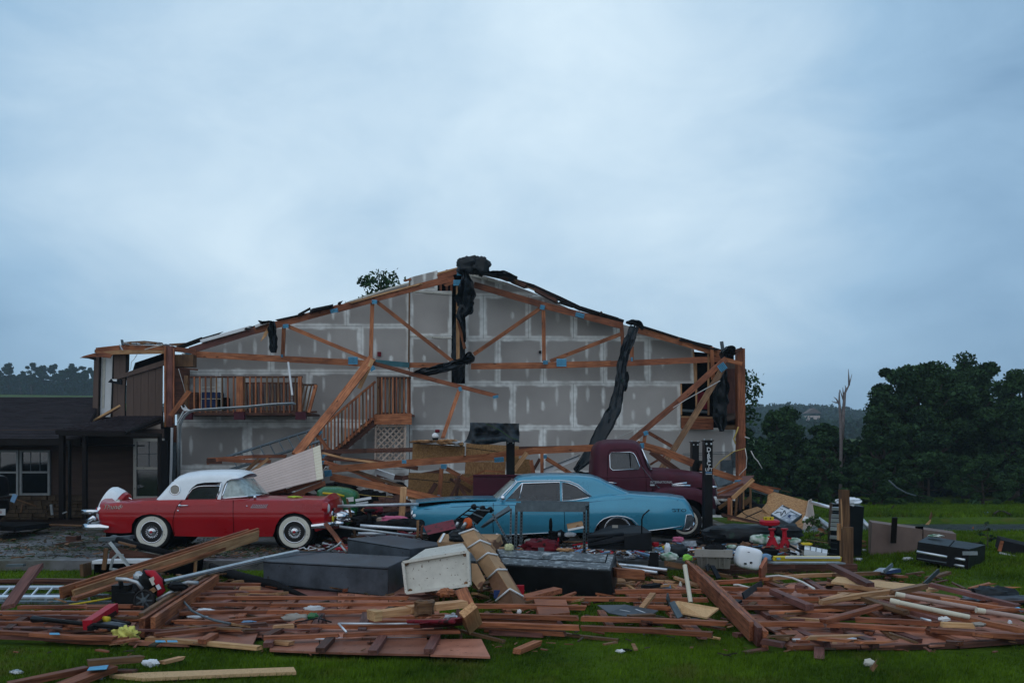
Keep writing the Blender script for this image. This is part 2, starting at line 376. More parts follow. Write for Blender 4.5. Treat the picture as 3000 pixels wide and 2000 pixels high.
M['siding_c'] = simple('cream_siding_edge',(.62,.56,.43),.6,var=.05,rnd=0)
M['white'] = simple('white_paint',(.72,.74,.75),.5,var=.06,bump=.03,rnd=.03)
M['dirty_white'] = simple('dirty_white',(.55,.54,.48),.55,var=.12,scale=5,bump=.08,speck=(.12,.08,.05),speck_s=26,speck_t=.645,rnd=0)
M['black'] = simple('black_paint',(.007,.008,.009),.4,var=.3,bump=.04,rnd=.1)
M['black_m'] = simple('matt_black',(.010,.010,.011),.8,var=.3,bump=.1,spec=.08)
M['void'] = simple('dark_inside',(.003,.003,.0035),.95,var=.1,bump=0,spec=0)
M['trim_dark'] = simple('dark_trim',(.010,.008,.008),.6,var=.2)
M['stone'] = simple('rubble_stone',(.075,.052,.032),.85,c2=(.03,.022,.016),scale=6,bump=.5,detail=4)
M['grey_metal'] = simple('grey_painted_steel',(.050,.060,.074),.42,spec=.3,var=.4,scale=4,bump=.05,speck=(.03,.025,.022),speck_s=14,speck_t=.66,rnd=.05)
M['scratch'] = simple('scratched_black_steel',(.16,.185,.20),.35,c2=(.035,.042,.05),scale=7,bump=.1,stretch=(4.5,1.2,1),detail=9,rnd=0,speck=(.34,.38,.40),speck_s=11,speck_t=.56)
M['galv'] = simple('galvanised_steel',(.42,.46,.48),.35,spec=.4,metal=.6,var=.2,scale=12,bump=.08)
M['alu'] = simple('aluminium',(.62,.66,.70),.35,spec=.4,metal=.6,var=.12,scale=9,bump=.03)
M['dull_steel'] = simple('dull_steel',(.10,.125,.14),.5,metal=.4,var=.25,scale=9,bump=.1)
M['dull_white'] = simple('dull_window_white',(.24,.26,.26),.6,var=.15)  # window-frame white taken down to a mid grey
M['chrome'] = simple('chrome',(.75,.77,.8),.12,spec=.4,metal=1,var=.06,scale=5,bump=.03,rnd=0)
M['tyre'] = simple('tyre_rubber',(.014,.014,.015),.8,var=.2,bump=.1,spec=.3)
M['whitewall'] = simple('whitewall',(.62,.60,.52),.6,var=.08,speck=(.12,.12,.08),speck_s=24,speck_t=.68,rnd=0)
M['red_car'] = simple('red_car_paint',(.31,.002,.007),.32,spec=.25,var=.10,scale=2,bump=0,coat=.45,rnd=0,speck=(.10,.02,.02),speck_s=60,speck_t=.70)
M['white_car'] = simple('white_roof_paint',(.74,.80,.84),.35,spec=.4,var=.05,bump=.01,coat=.2,rnd=0,speck=(.10,.10,.08),speck_s=38,speck_t=.71)
M['blue_car'] = simple('blue_car_paint',(.040,.25,.37),.30,spec=.4,var=.07,scale=2,bump=0,coat=.6,metal=.2,rnd=0,speck=(.02,.04,.05),speck_s=42,speck_t=.70)
M['maroon'] = simple('faded_maroon_paint',(.060,.011,.021),.5,spec=.12,var=.2,scale=3,bump=.02,coat=.08,rnd=0)
M['green_p'] = simple('green_paint',(.010,.12,.030),.3,spec=.4,var=.1,coat=.3,rnd=0)
M['yellow_p'] = simple('yellow_paint',(.55,.42,.03),.45,var=.15,rnd=0)
M['red_p'] = simple('red_plastic',(.38,.012,.025),.4,var=.15,rnd=.05)
M['red_d'] = simple('dark_red_steel',(.16,.012,.022),.45,var=.3,scale=4,rnd=.05,speck=(.03,.01,.01),speck_s=8,speck_t=.6)
M['orange_p'] = simple('orange_plastic',(.60,.11,.03),.45,var=.1)
M['lime'] = simple('lime_cloth',(.48,.62,.07),.8,var=.2,bump=.3)
M['neon'] = simple('neon_green_cloth',(.38,.85,.12),.7,var=.1,bump=.3)
M['insul'] = simple('yellow_insulation',(.62,.60,.16),.95,var=.25,scale=14,bump=.8,rnd=0)
M['sponge'] = simple('pale_foam',(.52,.52,.30),.95,var=.3,scale=20,bump=.8,rnd=0)
M['pvc'] = simple('cream_pvc',(.58,.55,.44),.45,var=.08,bump=.03,speck=(.2,.14,.1),speck_s=25,speck_t=.68,rnd=.04)
M['pvc_pink'] = simple('muddy_pvc',(.42,.31,.27),.5,var=.12,bump=.03,rnd=.03)
M['bin_grey'] = simple('grey_plastic',(.30,.285,.255),.6,var=.1,scale=3,bump=.05,speck=(.12,.10,.08),speck_s=20,speck_t=.66,rnd=0)
M['white_pl'] = simple('white_plastic',(.78,.82,.86),.35,spec=.4,var=.03,bump=.01,rnd=0)
M['black_pl'] = simple('black_plastic',(.010,.012,.015),.5,var=.3,bump=.1,rnd=.1)
M['navy'] = simple('navy_plastic',(.02,.04,.12),.5,var=.2)
M['bluecloth'] = simple('pale_blue_cloth',(.20,.36,.55),.8,var=.2,bump=.3)
M['pink'] = simple('pink_cloth',(.45,.12,.20),.8,var=.2,bump=.3)
M['greenbag'] = simple('green_and_white_bag',(.72,.76,.72),.45,c2=(.012,.14,.05),scale=8,bump=.2,detail=1,rnd=.05)
M['paper'] = simple('wet_paper',(.62,.66,.70),.7,var=.1,bump=.2)
M['print'] = simple('printed_panel',(.55,.60,.66),.4,c2=(.10,.13,.17),scale=9,bump=0,detail=2,rnd=0)
M['beige'] = simple('beige_paint',(.42,.33,.27),.6,var=.1)
M['brown_panel'] = simple('brown_laminate',(.17,.115,.095),.55,var=.12,scale=4,bump=.04,rnd=0)
M['gutter'] = simple('white_gutter',(.66,.69,.71),.4,var=.05,rnd=0)
M['glass'] = glass('car_glass',(.028,.036,.042),.38)
M['glass_ws'] = glass('fogged_windscreen',(.42,.52,.50),.35,.12,.15)
M['glass_dark'] = glass('dark_window_glass',(.01,.015,.018),.30,.05)
M['head'] = simple('headlight_glass',(.62,.64,.62),.12,spec=.4,var=.05,rnd=0)
M['tail'] = simple('tail_light_red',(.35,.01,.02),.2,spec=.4,var=.1,rnd=0)
M['bark'] = simple('bark',(.06,.05,.042),.9,var=.3,scale=8,bump=.6,stretch=(1,1,.3))
M['deadwood'] = simple('bare_grey_bark',(.17,.15,.15),.9,var=.2,scale=8,bump=.4)
M['dirt'] = simple('mud',(.07,.055,.035),.8,c2=(.03,.03,.02),scale=9,bump=.5)
M['cable'] = simple('white_cable',(.6,.6,.58),.5,var=.05)
M['cable_y'] = simple('yellow_cable',(.5,.36,.10),.5,var=.05)
def leafmat(name,c,c2):
    m,nt,b = new_mat(name);L = nt.links.new;tc = nd(nt,'ShaderNodeTexCoord')
    n = nd(nt,'ShaderNodeTexNoise');n.inputs['Scale'].default_value = .9;n.inputs['Detail'].default_value = 5;L(tc.outputs['Object'],n.inputs['Vector'])
    n2 = nd(nt,'ShaderNodeTexWhiteNoise',noise_dimensions='1D');g = nd(nt,'ShaderNodeNewGeometry');L(g.outputs['Random Per Island'],n2.inputs['W'])
    ad = nd(nt,'ShaderNodeMath',operation='MULTIPLY_ADD');L(n2.outputs['Value'],ad.inputs[0]);ad.inputs[1].default_value = .35;L(n.outputs['Fac'],ad.inputs[2])
    r = nd(nt,'ShaderNodeValToRGB');L(ad.outputs[0],r.inputs['Fac']);r.color_ramp.elements[0].position = .42;r.color_ramp.elements[0].color = (*c2,1);r.color_ramp.elements[1].position = .85;r.color_ramp.elements[1].color = (*c,1)
    L(r.outputs[0],b.inputs['Base Color']);b.inputs['Roughness'].default_value = .8;b.inputs['Specular IOR Level'].default_value = .08
    return m
M['leaf'] = leafmat('dark_green_leaves',(.038,.082,.030),(.010,.026,.015))
M['leaf2'] = leafmat('bush_leaves',(.044,.094,.034),(.012,.030,.016))
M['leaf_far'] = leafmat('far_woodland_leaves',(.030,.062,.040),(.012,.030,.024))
M['under'] = leafmat('shaded_undergrowth',(.014,.030,.018),(.006,.014,.010))  # leaf colour darkened to hold the shade under the trees
M['leaf_near'] = leafmat('fresh_leaves',(.07,.13,.035),(.03,.06,.02))
# grass: colour varies by patch; used on land and blades
def grassmat(name,hi,lo,fine):
    m,nt,b = new_mat(name);L = nt.links.new;tc = nd(nt,'ShaderNodeTexCoord')
    g = nd(nt,'ShaderNodeNewGeometry')
    n = nd(nt,'ShaderNodeTexNoise');n.inputs['Scale'].default_value = .55;n.inputs['Detail'].default_value = 8;n.inputs['Roughness'].default_value = .65;L(g.outputs['Position'],n.inputs['Vector'])
    n2 = nd(nt,'ShaderNodeTexNoise');n2.inputs['Scale'].default_value = fine;n2.inputs['Detail'].default_value = 3;L(g.outputs['Position'],n2.inputs['Vector'])
    mx = nd(nt,'ShaderNodeMath',operation='MULTIPLY_ADD');L(n2.outputs['Fac'],mx.inputs[0]);mx.inputs[1].default_value = .5;L(n.outputs['Fac'],mx.inputs[2])
    r = nd(nt,'ShaderNodeValToRGB');L(mx.outputs[0],r.inputs['Fac']);r.color_ramp.elements[0].position = .55;r.color_ramp.elements[0].color = (*lo,1);r.color_ramp.elements[1].position = .95;r.color_ramp.elements[1].color = (*hi,1)
    n5 = nd(nt,'ShaderNodeTexNoise');n5.inputs['Scale'].default_value = 1.7;n5.inputs['Detail'].default_value = 7;L(g.outputs['Position'],n5.inputs['Vector'])
    m5 = nd(nt,'ShaderNodeMapRange');L(n5.outputs['Fac'],m5.inputs['Value']);m5.inputs['From Min'].default_value = .56;m5.inputs['From Max'].default_value = .70;m5.inputs['To Max'].default_value = .75
    x5 = nd(nt,'ShaderNodeMix',data_type='RGBA');L(m5.outputs[0],x5.inputs['Factor']);L(r.outputs[0],x5.inputs['A']);x5.inputs['B'].default_value = (.085,.088,.018,1)
    L(x5.outputs['Result'],b.inputs['Base Color']);b.inputs['Roughness'].default_value = .9;b.inputs['Specular IOR Level'].default_value = .05
    bp = nd(nt,'ShaderNodeBump');bp.inputs['Strength'].default_value = .6;bp.inputs['Distance'].default_value = .04;L(n2.outputs['Fac'],bp.inputs['Height']);L(bp.outputs[0],b.inputs['Normal'])
    return m
M['lawn'] = grassmat('lawn',(.072,.125,.009),(.022,.046,.004),22)
M['blade'] = grassmat('grass_blades',(.104,.190,.010),(.026,.056,.004),8)
def slabmat():
    m,nt,b = new_mat('wet_concrete');L = nt.links.new;g = nd(nt,'ShaderNodeNewGeometry')
    n = nd(nt,'ShaderNodeTexNoise');n.inputs['Scale'].default_value = .9;n.inputs['Detail'].default_value = 10;n.inputs['Roughness'].default_value = .68;L(g.outputs['Position'],n.inputs['Vector'])
    r = nd(nt,'ShaderNodeValToRGB');L(n.outputs['Fac'],r.inputs['Fac']);r.color_ramp.elements[0].position = .40;r.color_ramp.elements[0].color = (.045,.046,.048,1);r.color_ramp.elements[1].position = .60;r.color_ramp.elements[1].color = (.15,.15,.155,1)
    n3 = nd(nt,'ShaderNodeTexNoise');n3.inputs['Scale'].default_value = .8;n3.inputs['Detail'].default_value = 9;mp = nd(nt,'ShaderNodeMapping');mp.inputs['Location'].default_value = (9,3,0);L(g.outputs['Position'],mp.inputs[0]);L(mp.outputs[0],n3.inputs['Vector'])
    k = nd(nt,'ShaderNodeMapRange');L(n3.outputs['Fac'],k.inputs['Value']);k.inputs['From Min'].default_value = .50;k.inputs['From Max'].default_value = .60
    mx = nd(nt,'ShaderNodeMix',data_type='RGBA');L(k.outputs[0],mx.inputs['Factor']);L(r.outputs[0],mx.inputs['A']);mx.inputs['B'].default_value = (.055,.052,.026,1)
    L(mx.outputs['Result'],b.inputs['Base Color'])
    rr = nd(nt,'ShaderNodeMapRange');L(n.outputs['Fac'],rr.inputs['Value']);rr.inputs['From Min'].default_value = .35;rr.inputs['From Max'].default_value = .6;rr.inputs['To Min'].default_value = .12;rr.inputs['To Max'].default_value = .75;L(rr.outputs[0],b.inputs['Roughness'])
    n4 = nd(nt,'ShaderNodeTexNoise');n4.inputs['Scale'].default_value = 24;n4.inputs['Detail'].default_value = 5;L(g.outputs['Position'],n4.inputs['Vector'])
    bp = nd(nt,'ShaderNodeBump');bp.inputs['Strength'].default_value = .3;bp.inputs['Distance'].default_value = .02;L(n4.outputs['Fac'],bp.inputs['Height']);L(bp.outputs[0],b.inputs['Normal'])
    return m
M['slab'] = slabmat()
def drywallmat():
    """grey paper face; the 'mud' attribute of each sheet says where joint compound was spread"""
    m,nt,b = new_mat('drywall');L = nt.links.new;at = nd(nt,'ShaderNodeAttribute',attribute_name='mud');g = nd(nt,'ShaderNodeNewGeometry')
    n = nd(nt,'ShaderNodeTexNoise');n.inputs['Scale'].default_value = .9;n.inputs['Detail'].default_value = 6;L(g.outputs['Position'],n.inputs['Vector'])
    n2 = nd(nt,'ShaderNodeTexNoise');n2.inputs['Scale'].default_value = 60;n2.inputs['Detail'].default_value = 2;L(g.outputs['Position'],n2.inputs['Vector'])
    ad = nd(nt,'ShaderNodeMath',operation='MULTIPLY_ADD');L(n2.outputs['Fac'],ad.inputs[0]);ad.inputs[1].default_value = .35;L(n.outputs['Fac'],ad.inputs[2])
    r = nd(nt,'ShaderNodeValToRGB');L(ad.outputs[0],r.inputs['Fac']);r.color_ramp.elements[0].position = .45;r.color_ramp.elements[0].color = (.315,.294,.275,1);r.color_ramp.elements[1].position = .85;r.color_ramp.elements[1].color = (.42,.394,.372,1)
    oi = nd(nt,'ShaderNodeObjectInfo');hs = nd(nt,'ShaderNodeHueSaturation');mr = nd(nt,'ShaderNodeMapRange');L(oi.outputs['Random'],mr.inputs['Value']);mr.inputs['To Min'].default_value = .84;mr.inputs['To Max'].default_value = 1.08
    L(mr.outputs[0],hs.inputs['Value']);L(r.outputs[0],hs.inputs['Color'])
    mx = nd(nt,'ShaderNodeMix',data_type='RGBA');L(at.outputs['Fac'],mx.inputs['Factor']);L(hs.outputs[0],mx.inputs['A']);mx.inputs['B'].default_value = (.82,.83,.80,1)
    L(mx.outputs['Result'],b.inputs['Base Color']);b.inputs['Roughness'].default_value = .85;b.inputs['Specular IOR Level'].default_value = .2
    return m
M['drywall'] = drywallmat()
M['water'] = simple('dark_ditch_water',(.006,.007,.006),.3,var=.3,scale=3,bump=.08,rnd=0)
# ---------------------------------------------------------------- land, slab, ditch
def build_land():
    ys = [-60,-30,-10,0,3,5]+list(np.arange(6,24,.6))+list(np.arange(23.9,29.6,.22))+list(np.arange(30,60,1.5))+list(np.arange(60,340,7))+list(np.arange(340,900,25))
    us = np.linspace(-1,1,181);us = np.sign(us)*(0.35*np.abs(us)+0.65*np.abs(us)**2.2)*1.9
    v = [];f = []
    for y in ys:
        for u in us:
            x = u*(14+abs(y));z = ground(x,y)
            z += 0.018*noise.noise(Vector((x*1.1,y*1.1,0))) if abs(y) < 60 else 0.5*noise.noise(Vector((x*.02,y*.02,0)))
            v.append((x,y,z))
    n = len(us)
    for i in range(len(ys)-1):
        for j in range(n-1): f.append((i*n+j,i*n+j+1,(i+1)*n+j+1,(i+1)*n+j))
    me = bpy.data.meshes.new('lawn');me.from_pydata(v,[],f);me.materials.append(M['lawn']);me.shade_smooth()
    tag(link(bpy.data.objects.new('lawn',me)),'short green lawn and the land rising behind it',kind='structure')
build_land()
def rough_slab(name,x0,x1,y0,y1,label):
    v = [];f = [];nx = max(4,int((x1-x0)/.35));n_y = 40
    for j in range(n_y+1):
        for i in range(nx+1):
            x = x0+(x1-x0)*i/nx;y = y0+(y1-y0)*(j/n_y)**1.4
            if j == 0: y += 0.02*noise.noise(Vector((x*2,0,3)))
            v.append((x,y,0.006*noise.noise(Vector((x*.8,y*.8,0)))))
    for j in range(n_y):
        for i in range(nx): a = j*(nx+1)+i;f.append((a,a+1,a+nx+2,a+nx+1))
    m = len(v)
    for i in range(nx+1): v.append((v[i][0],v[i][1]+.0,-.32))
    for i in range(nx): f.append((i,m+i,m+i+1,i+1))
    m2 = len(v)
    for j in range(n_y+1): p = v[j*(nx+1)+nx];v.append((p[0],p[1],-.32))
    for j in range(n_y): a = j*(nx+1)+nx;f.append((a,m2+j,m2+j+1,a+nx+1))
    tag(obj(name,v,f,M['slab'],recenter=False),label,kind='structure')
rough_slab('driveway',-60,-4.99,SLAB_Y,40,'wet concrete drive littered with mud and leaves')
rough_slab('garage_floor',-4.98,SLAB_X,SLAB_Y-.02,40,'wet concrete garage slab')
# still water in the ditch
v = [];f = []
for i,x in enumerate(np.linspace(3,70,40)):
    v += [(x,23.95+.12*noise.noise(Vector((x*.7,0,0))),-.235),(x,29.4,-.235)]
    if i: f.append((2*i-2,2*i,2*i+1,2*i-1))
tag(obj('ditch_water',v,f,M['water'],recenter=False),'dark standing water in the flooded ditch beyond the lawn',kind='structure')
# hay-like mud and leaf litter on the drive
def scatter_flat(name,regions,n,mats,sz,label,seed,lift=.012,tall=.02):
    rng = np.random.RandomState(seed);objs = []
    for mi,m in enumerate(mats):
        mb_v = [];mb_f = []
        k = n//len(mats)
        for _ in range(k):
            r = regions[rng.randint(len(regions))];x = rng.uniform(r[0],r[1]);y = rng.uniform(r[2],r[3])
            if noise.noise(Vector((x*.9,y*.9,seed))) < -.12 and rng.rand() < .8: continue
            L_ = sz*rng.lognormal(0,.55);w = L_*rng.uniform(.12,.6);a = rng.uniform(0,6.3);z = gz(x,y)+lift+rng.rand()*tall
            c,s = math.cos(a),math.sin(a);dz = rng.uniform(-.3,.3)*L_*.5
            pts = [(-L_/2,-w/2,-dz),(L_/2,-w/2*rng.rand(),dz),(L_/2*rng.uniform(.5,1),w/2,dz),(-L_/2,w/2*rng.rand(),-dz)]
            b = len(mb_v);th = L_*.07+.003
            for q in (0,th):
                for p in pts: mb_v.append((x+p[0]*c-p[1]*s,y+p[0]*s+p[1]*c,z+max(0,p[2]+abs(dz))+q))
            mb_f += [(b+4,b+5,b+6,b+7),(b,b+1,b+5,b+4),(b+1,b+2,b+6,b+5),(b+2,b+3,b+7,b+6),(b+3,b,b+4,b+7)]
        me = bpy.data.meshes.new(name);me.from_pydata(mb_v,[],mb_f);me.materials.append(m)
        o = link(bpy.data.objects.new(name,me));tag(o,label[mi],'debris',kind='stuff');objs.append(o)
    return objs
scatter_flat('leaf_litter',[(-14,-6,18.3,24),(-12,-4,16.4,18.5)],5200,[M['dirt'],M['leaf'],M['old_wood']],.05,
             ['dark soil and shredded bark blown over the drive','green leaf litter blown over the drive','pale wood splinters and straw on the drive'],3)
# grass blades
def blades(name,regions,label,seed):
    rng = np.random.RandomState(seed);V = [];
    for (x0f,y0,y1,n,h0,w0,xmin) in regions:
        y = rng.uniform(y0,y1,n);half = y*.60+1.6;x = rng.uniform(-1,1,n)*half
        if xmin is not None: x = rng.uniform(xmin,1.0,n)*0+np.where(True,xmin+(half-xmin)*rng.rand(n),0)
        pxx = 1500+x/y*F;pyy = YH+(H+.2)/y*F
        out_ = ~(((pxx < 1262) & (pyy > 1782) & (pyy < 1874)) | ((pxx > 560) & (pxx < 1262) & (pyy > 1712) & (pyy < 1874)) | ((pxx > 800) & (pxx < 1400) & (pyy > 1860) & (pyy < 1902)) | ((pxx > 2180) & (pxx < 2960) & (pyy > 1720) & (pyy < 1884) & (pyy-1720 > (2300-pxx)*.9)))
        x = x[out_];y = y[out_];n = len(x)
        keep = np.array([noise.noise(Vector((a*.7,b*.7,4)))+.35*noise.noise(Vector((a*3,b*3,1))) for a,b in zip(x,y)])
        hh = h0*(1+.55*keep)*rng.uniform(.6,1.25,n)
        z = np.array([ground(a,b) for a,b in zip(x,y)])-.005
        a = rng.uniform(0,6.28,n);w = w0*rng.uniform(.7,1.3,n)
        lean = rng.normal(0,.35,(n,2))*hh[:,None]+np.array([.12,0])*hh[:,None]
        t = np.stack([np.stack([x-np.cos(a)*w,y-np.sin(a)*w,z],1),np.stack([x+np.cos(a)*w,y+np.sin(a)*w,z],1),np.stack([x+lean[:,0],y+lean[:,1],z+hh],1)],1)
        V.append(t.reshape(-1,3))
    V = np.concatenate(V).astype(np.float32);n = len(V)//3
    me = bpy.data.meshes.new(name);me.vertices.add(len(V));me.vertices.foreach_set('co',V.ravel())
    me.loops.add(len(V));me.loops.foreach_set('vertex_index',np.arange(len(V),dtype=np.int32))
    me.polygons.add(n);me.polygons.foreach_set('loop_start',np.arange(0,3*n,3,dtype=np.int32));me.polygons.foreach_set('loop_total',np.full(n,3,np.int32))
    me.materials.append(M['blade']);me.update();me.validate()
    tag(link(bpy.data.objects.new(name,me)),label,'grass',kind='stuff')
blades('grass',[(0,6.4,9,105000,.050,.0035,None),(0,9,12,110000,.05,.0045,None),(0,12,16.2,92000,.055,.006,None)],'short green grass blades of the lawn in front',1)
blades('grass',[(0,16.2,24,42000,.07,.010,SLAB_X+.05),(0,29.4,46,42000,.12,.018,6.5)],'longer grass on the lawn right of the slab and beyond the ditch',2)
# ---------------------------------------------------------------- trees
def leaf_mesh(name,pts,size,rng,mat,drop=.0):
    n = len(pts);c = np.array(pts,dtype=np.float32)
    a = rng.normal(size=(n,3));a /= np.linalg.norm(a,axis=1)[:,None]
    b = rng.normal(size=(n,3));b -= (b*a).sum(1)[:,None]*a;b /= np.linalg.norm(b,axis=1)[:,None]
    s = (size*rng.uniform(.55,1.35,n))[:,None]
    q = np.stack([c-a*s*.5,c+b*s*.3-a*s*.05,c+a*s*.5,c-b*s*.3+a*s*.05],1).reshape(-1,3).astype(np.float32)
    me = bpy.data.meshes.new(name);me.vertices.add(len(q));me.vertices.foreach_set('co',q.ravel())
    me.loops.add(len(q));me.loops.foreach_set('vertex_index',np.arange(len(q),dtype=np.int32))
    me.polygons.add(n);me.polygons.foreach_set('loop_start',np.arange(0,4*n,4,dtype=np.int32));me.polygons.foreach_set('loop_total',np.full(n,4,np.int32))
    me.materials.append(mat);me.update();return me
def tree(name,label,base,h,rx,ry,nl,ls,seed,cat='tree',mat='leaf',low=.25,group=None,clumps=60,trunk_r=.22,lean=(0,0),spread=1.0):
    """tapered trunk with limbs; leaves gathered in clumps at the limb ends"""
    rng = np.random.RandomState(seed);base = Vector(base)
    t = T(name,label,cat,base,group);mb = MB()
    top = Vector((lean[0],lean[1],h*.82));tr = [base+top*s+Vector((rng.normal(0,.12),rng.normal(0,.12),0))*(s*h*.1) for s in (0,.15,.35,.6,.85,1)]
    mb.tube(tr,[trunk_r*1.3,trunk_r,trunk_r*.85,trunk_r*.6,trunk_r*.3,trunk_r*.1],7)
    P_ = []
    for c in range(clumps):
        u = rng.rand();th = rng.uniform(0,6.283);zf = low+(1-low)*rng.rand()**.85
        rad = math.sqrt(max(.02,1-((zf-(low+.38*(1-low)))/(.66*(1-low)))**2)) if zf > low+.38*(1-low) else .82+.18*(zf-low)/(.4*(1-low))
        rr = rad*math.sqrt(rng.uniform(.15,1.0))*(.80+.62*noise.noise(Vector((math.cos(th)*1.7+seed,math.sin(th)*1.7,zf*3.3))))*rng.uniform(.85,1.15)*spread;zf *= 1+.22*noise.noise(Vector((math.cos(th)*rr*2.6,seed,math.sin(th)*rr*2.6)))
        cpos = base+Vector((math.cos(th)*rx*rr+lean[0]*zf,math.sin(th)*ry*rr+lean[1]*zf,zf*h))
        s0 = tr[min(4,1+int(zf*3.2))]
        if c % 2 == 0:
            mid = s0.lerp(cpos,.5)+Vector((rng.normal(0,.2),rng.normal(0,.2),-.04*h));mb.tube([s0,mid,cpos],[trunk_r*.35,trunk_r*.2,.015],5)
        cs = h*rng.uniform(.035,.105);k = int(nl/clumps*rng.uniform(.5,1.5))
        g = rng.normal(size=(k,3));g /= np.maximum(.3,np.linalg.norm(g,axis=1))[:,None];g *= (rng.rand(k)**.45)[:,None]
        P_.append(np.array(cpos)+g*np.array([cs*1.25,cs*1.25,cs*.8]))
    P_ = np.concatenate(P_)-np.array(base)
    mb2 = obj('trunk',mb.v,mb.f,M['bark'],t,smooth_=True)
    me = leaf_mesh('crown',P_,ls,rng,M[mat]);link(bpy.data.objects.new('crown',me),Matrix.Translation(base),t)
    return t
def at(xp,Y,zoff=0): X = (xp-1500)/F*Y;return (X,Y,ground(X,Y)+zoff)
def hgt(yp,Y,zb): return H-(yp-YH)/F*Y-zb
GT = 'trees standing beyond the right lawn'
# big trees on the right (px of crown centre, top y, half width px, depth)
for i,(xp,yt,hw,Y,nl,lab,low) in enumerate([
    (2690,1050,165,47,24000,'tallest dark green tree, its wide crown just right of the bare dead trunk',.22),
    (2835,1072,130,50,20000,'dark tree with an open airy top, second from the right edge',.22),
    (2970,1120,120,46,17000,'dark tree cut by the right edge of the view',.15),
    (2585,1215,105,43,14000,'rounded mid-height tree in front of the left flank of the tallest tree',.08),
    (2430,1250,90,45,12000,'lower dark tree standing in front of the bare dead trunk',.08),
    (2290,1212,85,49,13000,'leafy tree just right of the garage corner post, below the far ridge',.08),
    (2400,1330,95,39.5,10000,'low bright bush right behind the leaning strand board',.02),
    (2230,1345,80,40,8000,'low bush beside the foot of the garage corner post',.02),
    (2560,1370,95,39,9000,'dark bush at the lawn edge left of the standing tool cabinet',.02),
    (2720,1330,115,41,11000,'dark bush under the tallest tree at the lawn edge',.02),
    (2880,1345,110,40,10000,'dark bush at the lawn edge above the fallen tool chest',.02),
    (3030,1330,110,41,9000,'dark bush at the right edge of the far lawn',.02)]):
    b = at(xp,Y);h = hgt(yt,Y,b[2]);rx = hw/F*Y
    tree('shade_tree' if i < 6 else 'bush',lab,b,h/(1.05 if i < 6 else .98),rx,rx*.8,int(nl*2.1),.18 if i < 6 else .15,20+i,'tree' if i < 6 else 'bush',
         'leaf' if i < 6 else 'leaf2',low,GT if i < 6 else 'bushes along the lawn edge',clumps=90 if i < 6 else 55,trunk_r=.24 if i < 6 else .06)
# tree behind the garage: sprigs above the left roof slope and right of the corner post
b = (-4.35,34,0);tree('shade_tree','tree hidden behind the garage, its top leaves showing above the left roof slope',b,7.38,.9,.8,3400,.14,61,mat='leaf2',low=.84,clumps=26,trunk_r=.12)
b = (7.25,31.5,0);tree('shade_tree','tree directly behind the garage corner post, leaves showing right of it',b,4.7,.38,.5,1800,.15,64,mat='leaf',low=.3,clumps=26,trunk_r=.1)
# bare dead tree
b = at(2462,44);t = T('dead_tree','bare dead tree with broken upright limbs against the ridge','dead tree',b)
mb = MB();q = lambda u,v: P('Hz',u,v,44)
mb.tube([Vector(b),q(672,900),q(664,700),q(655,560),q(655,480),q(660,440)],[.08,.075,.065,.05,.03,.012],7)
mb.tube([q(680,900),q(690,700),q(700,560),q(708,470),q(745,400),q(772,300)],[.09,.085,.07,.05,.03,.01],7)
for a_ in ([(700,560),(680,500),(660,440)],[(745,400),(742,320),(738,250)],[(708,470),(716,430),(706,400)],[(664,600),(630,530),(605,510)],[(655,560),(620,560),(585,548)],[(700,540),(690,470),(687,420)]):
    mb.tube([q(*p) for p in a_],[.045,.03,.008],5)
mb.out('trunk',M['deadwood'],t,True)
# left: row of far trees on the rise behind the low roof
GL = 'far trees on the left skyline'
lx = [(-10,1085,38),(25,1072,34),(60,1092,30),(92,1066,34),(128,1075,30),(160,1070,28),(190,1083,26),(214,1074,27),(243,1078,30),(275,1086,28)]
nm = ['at the left edge of the skyline','second from the left edge','low in a dip, third from the left','tallest of the left skyline, with an airy top','right of the tallest one','with a rounded top, sixth from the left',
      'lower and narrow, seventh from the left','with a ragged top, eighth from the left','ninth from the left, before the siding corner','partly hidden by the broken upstairs room']
for i,(xp,yt,hw) in enumerate(lx):
    Y = 300+(i % 3)*8;b = at(xp,Y);h = hgt(yt,Y,b[2])
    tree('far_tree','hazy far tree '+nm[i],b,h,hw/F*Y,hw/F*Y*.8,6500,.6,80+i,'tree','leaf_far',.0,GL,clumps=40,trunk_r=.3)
# wooded ridge on the right: too many to count
def wood_mass(name,label,spots,ls,seed,mat):
    rng = np.random.RandomState(seed);Pn = []
    for (X,Y,z,r,h) in spots:
        k = 70;g = rng.normal(size=(k,3));g /= np.linalg.norm(g,axis=1)[:,None]
        Pn.append(np.array([X,Y,z+h*.55])+g*np.array([r,r*.8,h*.5])*(rng.uniform(.6,1.05,k))[:,None])
    me = leaf_mesh(name,np.concatenate(Pn),ls,rng,M[mat]);tag(link(bpy.data.objects.new(name,me)),label,'woodland',kind='stuff')
rng = np.random.RandomState(5);sp = []
for i in range(2600):
    Y = rng.uniform(260,540) if i % 2 else rng.uniform(400,540);ang = rng.uniform(.16,.62);X = ang*Y;sp.append((X,Y,ground(X,Y),rng.uniform(3,6),rng.uniform(3.5,6)+3.5*smooth(380,480,Y)))
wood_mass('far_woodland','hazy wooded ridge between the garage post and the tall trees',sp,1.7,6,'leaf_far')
sp = []
for i in range(420):
    Y = rng.uniform(325,345);ang = rng.uniform(-.60,-.36);X = ang*Y;sp.append((X,Y,ground(X,Y),rng.uniform(3,5),rng.uniform(4,6.5)))
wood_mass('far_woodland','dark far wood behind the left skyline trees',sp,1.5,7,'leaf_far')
sp = [];rng = np.random.RandomState(15)
